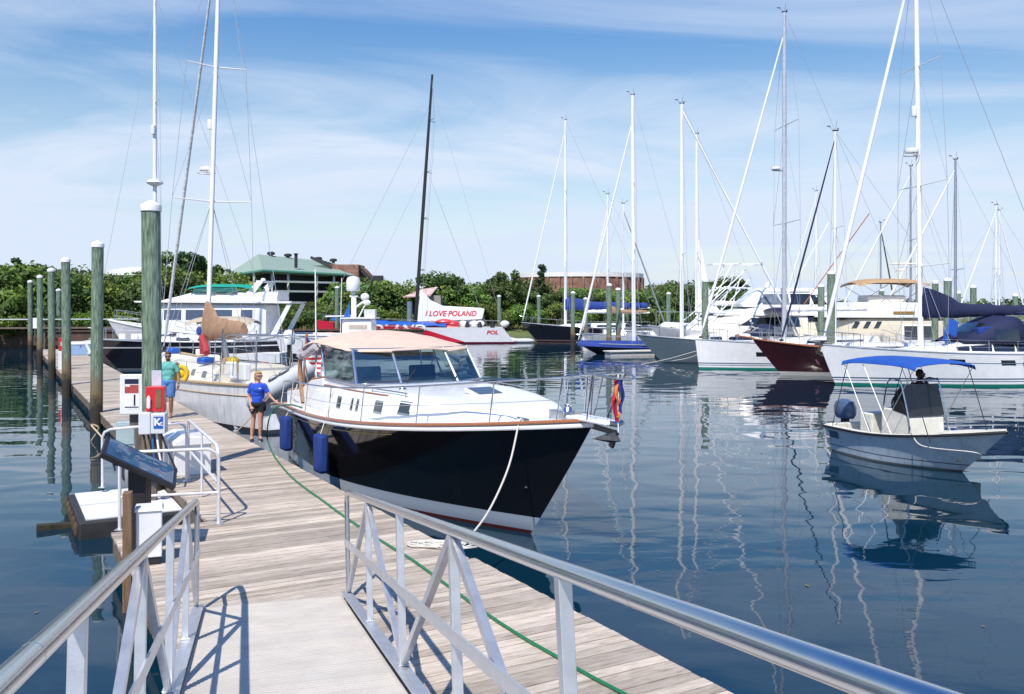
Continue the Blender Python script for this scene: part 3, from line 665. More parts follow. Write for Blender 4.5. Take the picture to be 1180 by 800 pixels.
def pulpit(h, t, ht=.62, m=None, back=.12, r=.018):
    m = m or CHROME
    a = h.edge(1, 1-back, .985, 6, .06); b = h.edge(-1, 1-back, .985, 6, .06)
    top = [p+Vector((0,0,ht)) for p in a]+[h.pt(1,1,1)+Vector((.08,0,ht+.02))]+[p+Vector((0,0,ht)) for p in reversed(b)]
    g = MB(); g.tube([a[0]]+top+[b[0]], r, 6)
    for q in (a[3], b[3], a[5], b[5]): g.tube([q, q+Vector((0,0,ht))], r*.8, 6)
    g.build('pulpit', m, t)
def yacht_root(name, label, cat, bow, heading, L, group=None):
    """bow: world xy of the stem top; heading: degrees of the direction the bow points to"""
    d = Vector((math.cos(R(heading)), math.sin(R(heading)), 0)); o = Vector((bow[0],bow[1],0))-d*L
    return thing(name, label, cat, o, R(heading), group)
def sail_cover(t, x0, x1, z, m, rise=.55, r=.2, zr=.0, name='sail_cover', n=16, lump=.04):
    """stack-pack on the boom from the mast (x0) aft (x1 < x0)"""
    pts = []; g = MB(); rows = []
    for i in range(n+1):
        k = i/n; x = lerp(x0, x1, k); up = rise*(max(0, 1-(k/.34)**1.4) if k < .34 else 0)
        hgt = r*(1.25-.55*k); zz = z+zr*k; w = r*.5*(1-.35*k)+.02
        row = []
        for j in range(12):
            th = 2*math.pi*j/12; top = max(0, math.sin(th))
            row.append(Vector((x, w*math.cos(th)*(1-.5*top), zz+hgt*math.sin(th)+up*top+lump*math.sin(i*1.9+j*1.3)*math.cos(i*.7))))
        row.append(row[0]); rows.append(row)
    g.grid(rows); g.add(rows[0][:-1], [tuple(range(12))]); g.add(rows[-1][:-1], [tuple(range(12))])
    return g.build(name, m, t)
def rig(t, h, mx, top, mr=.1, lean=0, spreaders=(), beam=None, mm=None, fore=True, furl=None, furlr=.06, fore_top=.95, fore_x=None, back=True, back_x=None, boomz=None, boomx=None, cover=None, cr=.2, crise=.5,
        base=None, radar=None, wr=.008, head=True, lights=True, sway=0, cutter=False):
    mm = mm or MASTW; base = h.sheer(h.tx(mx)) if base is None else base
    tx = mx+lean
    def M(z): k = (z-base)/(top-base); return Vector((lerp(mx, tx, k), sway*k, z))
    g = MB(); g.tube([M(base-.15), M(lerp(base, top, .7)), M(top)], [mr, mr, mr*.72], 12, sq=(1,.8)); mast = g.build('mast', mm, t)
    bh = (beam or h.B)/2*.9
    chain = [Vector((mx-.1, 0, 0))]
    for z, hw in spreaders:
        for sd in (1,-1):
            c = M(z); g = MB(); g.tube([c, c+Vector((-.12, sd*hw, .05))], [.03,.02], 6); g.build('spreader', mm, t)
    for sd in (1,-1):
        pts = [Vector((mx-.15, sd*min(bh, h.half(h.tx(mx))-.05), base))]+[M(z)+Vector((-.12, sd*hw, .05)) for z, hw in spreaders]+[M(top*.995)]
        g = MB(); g.tube(pts, wr, 5); g.build('shroud', WIRE, t)
        if spreaders:
            for dx in (.35,-.5):
                g = MB(); g.tube([Vector((mx+dx, sd*min(bh, h.half(h.tx(mx))-.08), base)), M(spreaders[0][0])], wr, 5); g.build('shroud', WIRE, t)
            for (z, hw), (z2, _) in zip(spreaders, spreaders[1:]):
                g = MB(); g.tube([M(z)+Vector((-.12, sd*hw, .05)), M(z2)], wr*.8, 5); g.build('shroud', WIRE, t)
    if fore:
        fx = (h.L-.15) if fore_x is None else fore_x; a = Vector((fx, 0, h.sheer(h.tx(fx))+.15)); b = M(lerp(base, top, fore_top))
        if furl:
            q = lambda k: a.lerp(b, k)+Vector((0,0,-.006*k*(1-k)*top*1.2))
            g = MB(); g.tube([q(0), q(.02), q(.06), q(.25), q(.5), q(.8), q(.97), q(1)], [.02,.035,furlr,furlr*1.05,furlr*.95,furlr*.8,furlr*.5,.015], 8); g.build('furled_sail', furl, t)
            g = MB(); g.lathe([(.03,-.06),(.11,-.04),(.11,.04),(.03,.06)], a, 12); g.build('furler_drum', BLACK, t)
        else: rod(t, a, b, wr*1.2, 'forestay', WIRE)
    if back: bx = .15 if back_x is None else back_x; rod(t, (bx, 0, h.sheer(0)+.05), M(top), wr, 'backstay', WIRE)
    if boomz:
        g = MB(); g.tube([(mx-.1,0,boomz),(boomx,0,boomz+.05)], .075, 10, sq=(.8,1)); g.build('boom', mm, t)
        if cover: sail_cover(t, mx+.02, boomx+.25, boomz+cr*.7, cover, rise=crise, r=cr)
    if head:
        c = M(top); g = MB(); g.box(c+Vector((0,0,.03)), (.3,.09,.06)); g.tube([c, c+Vector((-.1,0,.55))], .008, 5); g.tube([c+Vector((.1,0,.05)), c+Vector((.32,0,.22))], .008, 5); g.box(c+Vector((.34,0,.25)), (.2,.01,.05)); g.box(c+Vector((-.14,0,.1)), (.06,.06,.12)); g.build('masthead_gear', DARK, t)
    if radar:
        z, sz, f = radar; c = M(z); g = MB(); g.lathe([(.0,0),(sz*.8,.0),(sz,.06),(sz*.95,.16),(sz*.5,.22),(.01,.23)], c+Vector((f,0,.04)), 16); g.build('radar_dome', WHITE, t)
        g = MB(); g.bar(c, c+Vector((f*1.4,0,.02)), .1, .04); g.build('radar_bracket', DARK, t)
    return M
def dodger(t, x0, x1, w, z0, ht, m, win=True, bim=None):
    a = Arch([(x1, w*.78, z0, .12), (lerp(x0,x1,.55), w*.92, z0, ht*.72), (lerp(x0,x1,.25), w, z0, ht), (x0, w, z0, ht*.96)], e=.5, tumble=.12)
    g = a.mesh(caps=False); o = g.build('dodger', m, t, angle=60)
    sm = o.modifiers.new('s','SOLIDIFY'); sm.thickness = .02
    if win:
        for sd in (1,-1): a.window(lerp(x0,x1,.12), lerp(x0,x1,.5), z0+.1*ht, z0+.5*ht, sd, off=.015).build('dodger_window', DARK, t)
        g = MB(); rows = []
        for x in (lerp(x0,x1,.55), lerp(x0,x1,.8)):
            rows.append([a.p(x, th)+Vector((.0,0,.012)) for th in [R(q) for q in (62,75,90,105,118)]])
        g.grid(rows, thick=.006); g.build('dodger_window', DARK, t)
    return a
def bimini(t, x0, x1, w, z, m, base, ht=.12, name='bimini', legs=True, lm=None, r=.016):
    g = MB(); rows = []
    n = 12
    for i in range(n+1):
        k = i/n; x = lerp(x0, x1, k); dz = -ht*1.2*(abs(2*k-1)**4)
        rows.append([Vector((x, w*q, z+dz+ht*(1-q*q)-(.08 if abs(q) == 1 else 0))) for q in (-1,-.96,-.6,-.2,.2,.6,.96,1)])
    g.grid(rows, thick=.015); o = g.build(name, m, t, angle=70)
    if legs:
        for sd in (1,-1):
            for a, b in ((x0+.05, lerp(x0,x1,.4)), (x1-.05, lerp(x0,x1,.55)), (lerp(x0,x1,.3), lerp(x0,x1,.7))):
                g = MB(); g.tube([(a, sd*w*.97, z-.1),(b, sd*w, base)], r, 6); g.build('bimini_leg', lm or CHROME, t)
    return o
def winch(t, x, y, z):
    g = MB(); g.lathe([(.09,0),(.1,.03),(.06,.06),(.055,.14),(.08,.17),(.07,.2),(.0,.21)], (x,y,z), 12); g.build('winch', CHROME, t)
def fender(parent, p, l, r, m, name='fender', line=None):
    g = MB(); g.lathe([(.01,l+.08),(r*.3,l+.05),(r*.8,l),(r,l*.85),(r,l*.15),(r*.8,0),(r*.3,-.05),(.01,-.07)], p, 14); o = g.build(name, m, parent)
    if line: g = MB(); g.tube([Vector(p)+Vector((0,0,l)), line], .01, 5); g.build('fender_line', ROPE, o)
    return o
# ------------------------------------------------------------------ the dark blue picnic boat at the dock
BL = 10.9
bt = thing('motor_yacht', 'dark blue hulled lobster style motor yacht with beige canvas top tied to the dock', 'motor yacht', W(21.5, 7.36), math.atan2(-UY, -UX))
HB = Hull(BL, 3.95, 1.26, 1.42, 1.97, rake=1.75, trake=.12, stern=.84, draft=.6, tm=.45, bp=2.35, bq=.95, wl=.84, wbp=1.55, flare=1.35, zmt=.22)
HULLB = banded('midnight blue hull', (.011,.0105,.012), [(.0,.3,(.5,.55,.62)),(-2,.06,(.16,.03,.02))], rough=.05, coat=.4, var=.1)
HULLB.node_tree.nodes['Principled BSDF'].inputs['Specular IOR Level'].default_value = .3
HB.mesh(nt=56).build('hull', HULLB, bt)
make_deck(HB, bt, WHITE, drop=.0, inset=.02, camber=.07, n=40)
for sd in (1,-1):
    g = MB(); g.tube(HB.edge(sd, 0, 1, 50, dz=.012, out=.012), .036, 8, sq=(1,.8)); g.build('toe_rail', TEAK, bt)
    g = MB(); g.tube(HB.edge(sd, 0, 1, 50, dz=-.055, out=.008), .03, 8, sq=(.7,1.2)); g.build('rub_strake', WHITE, bt)
    cv = []
    for i in range(26):
        tq = .04+.66*i/25; p = HB.pt(tq, 1-.15/HB.sheer(tq)*1.2, sd); cv.append(p+Vector((0, sd*.006, 0)))
    g = MB(); g.tube(cv, .0085, 5); g.build('cove_stripe', mat('gold stripe', (.5,.36,.1), .4, metal=.3), bt)
g = MB(); g.tube(HB.edge(1,0,0,1,dz=.012)[:1]+HB.edge(-1,0,0,1,dz=.012)[:1], .036, 8); g.build('toe_rail', TEAK, bt)
for sd in (1,-1):
    for k_ in range(3):
        g = MB(); tq = .115; z_ = .62-.05*k_; g.tube([HB.pt(tq, z_, sd)+Vector((0,sd*.012,0)), HB.pt(tq+.075, z_, sd)+Vector((0,sd*.012,0))], .012, 6); g.build('engine_vent', CHROME, bt)
g = MB(); p_ = HB.pt(.955,.42,-1); g.lathe([(.0,0),(.03,.0),(.03,.02),(.0,.02)], p_, 10); g.build('bow_eye', CHROME, bt)
# trunk cabin
def shz(x): return HB.sheer(HB.tx(x))
tr = Arch([(1.9,1.42,shz(1.9)-.02,.5),(2.2,1.48,shz(2.2)-.02,.62),(3.5,1.53,shz(3.5)-.02,.66),(5.2,1.53,shz(5.2)-.02,.62),(6.6,1.43,shz(6.6)-.02,.56),(7.6,1.25,shz(7.6)-.02,.46),(8.6,.95,shz(8.6)-.02,.31),(9.3,.62,shz(9.3)-.02,.14),(9.5,.5,shz(9.5)-.02,.02)], e=.3, tumble=.07)
tr.mesh(28).build('trunk_cabin', WHITE, bt, angle=50)
ports = [(4.3,.24),(5.03,.12),(5.3,.12),(6.2,.34),(7.1,.38)]
for sd in (1,-1):
    for x, w in ports:
        z = shz(x)+.26
        f = MB(); f.grid([[tr.side(a, b, sd, .008) for b in (z-.115,z+.115)] for a in ((x-w/2,x+w/2) if sd > 0 else (x+w/2,x-w/2))], thick=.02)
        o = f.build('porthole', CHROME, bt, smooth=False)
        f = MB(); f.grid([[tr.side(a, b, sd, .014) for b in (z-.08,z+.08)] for a in ((x-w/2+.03,x+w/2-.03) if sd > 0 else (x+w/2-.03,x-w/2+.03))], thick=.01)
        f.build('pane', DARK, o, smooth=False)
    g = MB(); g.tube([tr.side(x, shz(x)+.02+.78*tr.at(x)[3], sd, .02) for x in [2.2+.3*i for i in range(15)]], .014, 6); g.build('trim_rail', TEAK, bt)
    g = MB(); g.tube([tr.p(x, R(90-sd*-52))+Vector((0,0,.07)) for x in (5.6,5.8,6.8,7.0)], .012, 6)
    for x in (5.65,6.95): q = tr.p(x, R(90-sd*-52)); g.tube([q, q+Vector((0,0,.07))], .012, 6)
    g.build('grab_rail', CHROME, bt)
# foredeck hatches and gear
g = MB(); q = tr.p(7.6, R(90)); g.box(q+Vector((0,0,.03)), (.55,.55,.06), rot=(0,R(9),0)); o = g.build('hatch', WHITE, bt, smooth=False, bevel=.015)
g = MB(); g.box(q+Vector((0,0,.065)), (.45,.45,.012), rot=(0,R(9),0)); g.build('pane', DARK, o, smooth=False)
g = MB(); q = tr.p(6.35, R(68)); g.lathe([(.05,-.02),(.07,.02),(.045,.07),(.0,.08)], q, 12); g.build('vent', CHROME, bt)
g = MB(); g.box((10.05,.0,shz(10.05)+.1),(.42,.2,.14)); g.lathe([(.09,0),(.09,.1),(.05,.16),(.08,.2)], (10.0,.14,shz(10)+.06), 12); g.build('windlass', CHROME, bt, bevel=.01)
g = MB(); g.box((10.9,0,1.985),(1.0,.34,.05), taper=(1,1)); g.build('anchor_platform', WHITE, bt, smooth=False, bevel=.02)
g = MB(); g.tube([(11.4,-.1,2.0),(11.45,0,1.98),(11.4,.1,2.0)],.04,8); g.build('bow_roller', CHROME, bt)
ANC = mat('galvanised anchor', (.1,.1,.1), .45, metal=.6, var=.3, scale=12)
an = MB(); an.bar((10.7,0,1.9),(11.42,0,1.86),.035,.07); an.add([(11.42,0,1.9),(11.12,-.2,1.76),(11.52,0,1.76),(11.12,.2,1.76),(11.3,0,1.71)],[(0,1,2),(0,2,3),(1,4,2),(4,3,2),(0,4,1),(0,3,4)]); an.bar((11.42,0,1.88),(11.3,0,1.66),.04,.08); an.build('anchor', ANC, bt, smooth=False)
for sd in (1,-1):
    g = MB(); q = HB.edge(sd, .915, .915, 1, .1)[0]; g.tube([q+Vector((-.15,0,.07)), q+Vector((.15,0,.07))], .02, 8); g.tube([q+Vector((-.05,0,0)), q+Vector((-.05,0,.07))],.018,6); g.tube([q+Vector((.05,0,0)), q+Vector((.05,0,.07))],.018,6); g.build('bow_cleat', CHROME, bt)
# windshield: sill, frame, five panes
def bz(z): return z
sill = 2.08; top = 2.74
wb_ = [(3.0,-1.34),(4.95,-1.36),(5.35,-.6),(5.35,.6),(4.85,1.36),(3.0,1.34)]
def lean(p): 
    x, y = p; return (x-.42 if x > 4 else x-.0, y*.93)
wt_ = [(2.55,-1.28),(4.45,-1.26),(4.72,-.56),(4.72,.56),(4.35,1.26),(2.55,1.28)]
FR = mat('polished window frame', (.6,.62,.66), .2, metal=.9)
GL_ = glassmat('clear boat glass', (.4,.54,.52), .7)
g = MB(); g.add([(x,y,1.6) for x,y in wb_]+[(x*.995,y*.995,sill) for x,y in wb_], [(i,i+1,i+7,i+6) for i in range(5)]+[(5,0,6,11)]); g.build('coaming', WHITE, bt, smooth=False)
g = MB()
g.tube([(x,y,sill+.01) for x,y in wb_], .028, 6)
g.tube([(x,y,top) for x,y in wt_], .024, 6)
g.build('windshield_frame', FR, bt)
for i in range(6):
    a = Vector((*wb_[i],sill)); b = Vector((*wt_[i],top)); 
    g = MB(); g.tube([a,b], .03 if i in (1,2,3,4) else .02, 6); g.build('windshield_post', FR, bt)
for i in range(5):
    a, b = Vector((*wb_[i],sill)), Vector((*wb_[i+1],sill)); c, d = Vector((*wt_[i+1],top)), Vector((*wt_[i],top))
    g = MB(); g.add([a,b,c,d],[(0,1,2,3)]); g.build('window_pane', GL_, bt, smooth=False, recalc=False)
for i, yy in ((2,-.5),(2,.5)):
    g = MB(); g.tube([(5.36,yy,sill+.05),(5.18,yy+.25,sill+.28)],.01,5); g.build('wiper', BLACK, bt)
# inside: floor, helm, seats
g = MB(); g.box((3.0,0,1.0),(5.6,2.6,.04)); g.build('cockpit_sole', TEAKR, bt, smooth=False)
g = MB(); g.box((4.75,-.55,1.55),(.5,1.0,1.0)); g.box((4.65,.7,1.45),(.7,.8,.85)); g.build('dashboard', mat('dark teal dash', (.03,.09,.1), .4), bt, smooth=False, bevel=.04)
g = MB(); g.box((4.55,-.55,2.05),(.3,.9,.05),rot=(0,-.3,0)); g.build('dash_wood_panel', TEAK, bt, smooth=False)
g = MB(); n = 18; g.tube([(4.55+.04*math.sin(2*math.pi*k/n),-.6+.2*math.cos(2*math.pi*k/n),1.85+.2*math.sin(2*math.pi*k/n)) for k in range(n)], .016, 6, closed=True); g.tube([(4.55,-.6,1.85),(4.75,-.6,1.8)],.02,6); g.build('steering_wheel', CHROME, bt)
SEAT = mat('dark green seat vinyl', (.03,.06,.05), .5)
for yy in (-.6,.65):
    g = MB(); g.box((3.75,yy,1.75),(.5,.6,.14)); g.box((3.5,yy,2.05),(.12,.6,.55),rot=(0,-.12,0)); g.box((3.7,yy,1.35),(.16,.16,.7)); g.build('helm_seat', SEAT, bt, bevel=.04)
g = MB(); g.box((.9,.0,1.35),(.6,2.4,.5)); g.build('stern_bench', WHITE, bt, smooth=False, bevel=.05)
# coaming aft of the glass, falling to the stern
for sd in (1,-1):
    g = MB(); pr = [(3.0,1.5),(3.0,2.08),(2.2,1.98),(1.4,1.72),(.35,1.6),(.35,1.2)]; g.prism(pr, sd*1.32, sd*1.4); g.build('cockpit_side', WHITE, bt, smooth=False, bevel=.015)
    g = MB(); g.tube([(3.0,sd*1.36,2.1),(2.2,sd*1.36,2.0),(1.4,sd*1.36,1.74),(.35,sd*1.36,1.62)],.024,6); g.build('coaming_cap', TEAK, bt)
# canvas top
g = MB(); rows = []
for i in range(13):
    k = i/12; x = lerp(4.86, 1.55, k); z = lerp(2.74, 2.86, min(1,k*1.6)); cr = .03+.19*math.sin(min(1,k*1.3)*math.pi/2); w = lerp(.62, 1.36, min(1,(k*7)**.7)) if k < .145 else lerp(1.33,1.45,k)
    if k > .8: z -= (k-.8)*.9; cr *= 1.0
    rows.append([Vector((x+(.0), w*q, z-.03+cr*(1-abs(q)**2.2)+.006*math.sin(i*2.3+q*5)+(-.03 if abs(q)==1 else 0))) for q in (-1,-.97,-.8,-.5,-.2,.2,.5,.8,.97,1)])
g.grid(rows, thick=.018); g.build('canvas_top', BEIGE, bt, angle=80)
g = MB()     # rolled aft curtain
g.tube(smooth([Vector(q) for q in [(1.6,-1.46,2.55),(1.85,-1.52,2.5),(2.25,-1.5,2.56),(2.6,-1.42,2.72)]]),.085,8); g.tube(smooth([Vector(q) for q in [(1.58,-1.4,2.56),(1.5,0,2.62),(1.58,1.4,2.56)]]),.09,8)
g.build('rolled_curtain', mat('rolled clear vinyl curtain', (.45,.4,.42), .25, var=.5, scale=9, bump=.5, bscale=20), bt)
for sd in (1,-1):
    for a, b in (((2.6,sd*1.38,2.75),(2.3,sd*1.36,1.98)),((1.62,sd*1.42,2.7),(1.9,sd*1.36,1.85))):
        rod(bt, a, b, .016, 'canvas_bow', CHROME)
g = MB(); g.tube(smooth([Vector(q) for q in [(1.62,-1.45,2.6),(1.55,-1.45,2.2),(1.6,-1.43,1.75),(1.7,-1.42,1.45)]]),[.05]*16,8); g.build('curtain_strap', TAN, bt)
# radar-less whip antenna
a0 = Vector((2.45,-1.36,2.02)); rod(bt, a0, a0+Vector((.02,-.03,2.35)), .014, 'whip_antenna', WHITE)
# stainless rail around the deck
rt = []
for sd in (-1, 1):
    tops = []; pts = [.06,.175,.31,.46,.60,.745,.87,.955]
    for i, k in enumerate(pts):
        p = HB.edge(sd, k, k, 1, .1)[0]; ht = lerp(.52,.66,min(1,k*1.1)); tp = p+Vector((.12 if i else .22,-sd*.02,ht)); tops.append(tp)
        rod(bt, p, tp, .014, 'rail_stanchion', CHROME)
    end = [Vector((11.25,sd*.28,2.66)), Vector((11.62,sd*.16,2.62))]
    g = MB(); g.tube(smooth(tops+end,4), .0165, 8); g.build('top_rail', CHROME, bt)
    g = MB(); g.tube([t_*.5+HB.edge(sd,k,k,1,.1)[0]*.5 for t_, k in zip(tops, pts)], .006, 5); g.build('lifeline', WIRE, bt)
    g = MB(); g.tube([Vector((11.25,sd*.28,2.66)), Vector((10.95,sd*.16,2.0))],.014,6); g.build('rail_stanchion', CHROME, bt)
    rt.append(tops)
g = MB(); g.tube([(11.62,-.16,2.62),(11.72,0,2.61),(11.62,.16,2.62)], .0165, 8); g.build('top_rail', CHROME, bt)
lad = MB(); 
for yy in (.35,.62): lad.tube([(10.35,yy,shz(10.3)),(10.62,yy,2.6)],.011,6)
for k in range(1,4): lad.tube([lerp(10.35,10.62,k/4) and (lerp(10.35,10.62,k/4),.35,lerp(shz(10.3),2.6,k/4)),(lerp(10.35,10.62,k/4),.62,lerp(shz(10.3),2.6,k/4))],.01,6)
lad.build('boarding_ladder', CHROME, bt)
# flags
def flag(parent, x, y, z, w, h, m, name='flag', droop=0, n=10):
    g = MB(); rows = []
    for i in range(n+1):
        k = i/n; rows.append([Vector((x-w*k*.35*(1), y+.05*math.sin(k*9+j*1.3)*w*2, z-h*j/8-droop*k*(1))) for j in range(9)])
    g.grid(rows, thick=.003); return g.build(name, m, parent)
def stripes(name, cols, freq, axis=2, off=0):
    m = bpy.data.materials.new(name); m.use_nodes = True; t = m.node_tree; L = t.links.new; b = t.nodes['Principled BSDF']; b.inputs['Roughness'].default_value = .8
    tc = t.nodes.new('ShaderNodeTexCoord'); sp = t.nodes.new('ShaderNodeSeparateXYZ'); L(tc.outputs['Object'], sp.inputs[0])
    a = t.nodes.new('ShaderNodeMath'); a.operation = 'MULTIPLY_ADD'; a.inputs[1].default_value = freq; a.inputs[2].default_value = off; L(sp.outputs[axis], a.inputs[0])
    f = t.nodes.new('ShaderNodeMath'); f.operation = 'FRACT'; L(a.outputs[0], f.inputs[0]); cr = t.nodes.new('ShaderNodeValToRGB'); cr.color_ramp.interpolation = 'CONSTANT'
    e = cr.color_ramp.elements; e[0].color = (*cols[0],1); e[0].position = 0; e[1].color = (*cols[1],1); e[1].position = 1/len(cols)
    for i, c in enumerate(cols[2:]): k = e.new((i+2)/len(cols)); k.color = (*c,1)
    L(f.outputs[0], cr.inputs[0]); L(cr.outputs[0], b.inputs['Base Color']); return m
ff = thing('bow_flag', 'limp orange, red and blue flag on the tip of the yacht bow rail', 'flag', bt.matrix_basis @ Vector((11.62,-.05,0)) if False else Matrix.Rotation(math.atan2(-UY,-UX),4,'Z') @ Vector((11.6,-.1,0)) + W(21.5,7.36))
g = MB(); g.tube([(0,0,1.9),(0,0,2.68)],.009,6); g.build('staff', WHITE, ff)
g = MB()
for ci, (dx, wd) in enumerate([(-.038,.05),(0,.045),(.04,.055)]):
    rows = []
    for i in range(9):
        k = i/8; rows.append([Vector((dx+wd*(q-.5)*(1+.35*math.sin(k*3.1+ci))+.02*math.sin(k*8+ci*2), .03*math.sin(q*5+k*6+ci)-.012*ci, 2.62-(.58-.06*ci)*k)) for q in (0,.25,.5,.75,1)])
    g.grid(rows, mi=ci, thick=.004)
g.build('cloth', [mat('red flag cloth', (.45,.02,.05), .8), mat('orange flag cloth', (.7,.22,.03), .8), mat('blue flag cloth', (.02,.04,.25), .8)], ff)
us = thing('stern_ensign', 'red and white striped ensign on a varnished staff at the yacht stern', 'flag', Matrix.Rotation(math.atan2(-UY,-UX),4,'Z') @ Vector((.7,-1.15,0)) + W(21.5,7.36))
g = MB(); g.tube([(0,0,1.5),(.1,.05,2.95)],.028,8); g.build('staff', TEAK, us)
g = MB(); rows = []
for i in range(11):
    k = i/10; rows.append([Vector((.1+.42*k*.8, .06*math.sin(k*7+j*.5), 2.85-.5*j/8-.38*k)) for j in range(9)])
g.grid(rows, thick=.004); g.build('cloth', stripes('striped flag cloth', [(.55,.02,.03),(.75,.75,.75)], 9), us)
g = MB(); rows = []
for i in range(5):
    k = i/10; rows.append([Vector((.1+.42*k*.8, .06*math.sin(k*7+j*.5)-.008, 2.86-.5*j/8-.38*k)) for j in range(5)])
g.grid(rows, thick=.02); g.build('canton', mat('blue flag cloth',(0,0,0)), us)
# fenders and lines of this yacht (they hang from it, so they stay things of their own)
FB = mat('royal blue fender cover', (.008,.036,.19), .85, var=.15, scale=8, bump=.4, bscale=60)
ry = math.atan2(-UY, -UX)
for (x, lab, zt) in [(5.3,'royal blue padded fender with white line, amidships against the dark hull',1.2),(2.5,'dark royal blue padded fender near the stern beside the woman',1.25)]:
    tq = HB.tx(x); p = HB.pt(tq, .75, -1); wp = Matrix.Rotation(ry,4,'Z') @ Vector((p.x, p.y-.2, 0)) + W(21.5,7.36)
    t = thing('hull_fender', lab, 'fender', (wp.x, wp.y, 0), ry, 'padded fenders on the dark blue yacht')
    g = MB(); g.box((0,0,zt-.36),(.4,.2,.72)); g.build('pad', FB, t, bevel=.06)
    e = HB.edge(-1,tq,tq,1)[0]; g = MB(); g.tube([(0,0,zt),(0,.1,e.z+.02),(0,.24,e.z+.5)],.012,6); g.build('line', ROPE, t)
g = MB(); c0 = Matrix.Rotation(ry,4,'Z') @ HB.edge(-1,.915,.915,1,.08)[0] + W(21.5,7.36)
c1 = onz(536,625,DECK+.08); mid = (c0+c1)/2+Vector((.05,0,-.12))
g.tube(smooth([c0+Vector((0,0,.06)), c0+Vector((-.04,-.04,.02)), c0.lerp(c1,.3)+Vector((.03,0,-.16)), c0.lerp(c1,.65)+Vector((.02,0,-.2)), c1],6), .014, 8); tag(g.build('mooring_line', ROPE), 'white bow line slanting from the dark yacht down to the rope coil', 'rope')
g = MB(); a = onz(272,498,DECK+.07); b = P(297,472,21.2); g.tube([a, a.lerp(b,.5)+Vector((0,0,-.03)), b, P(312,455,23.5)], .014, 6); tag(g.build('mooring_line', ROPEY), 'thin tan line running up from the dock edge behind the woman', 'rope')
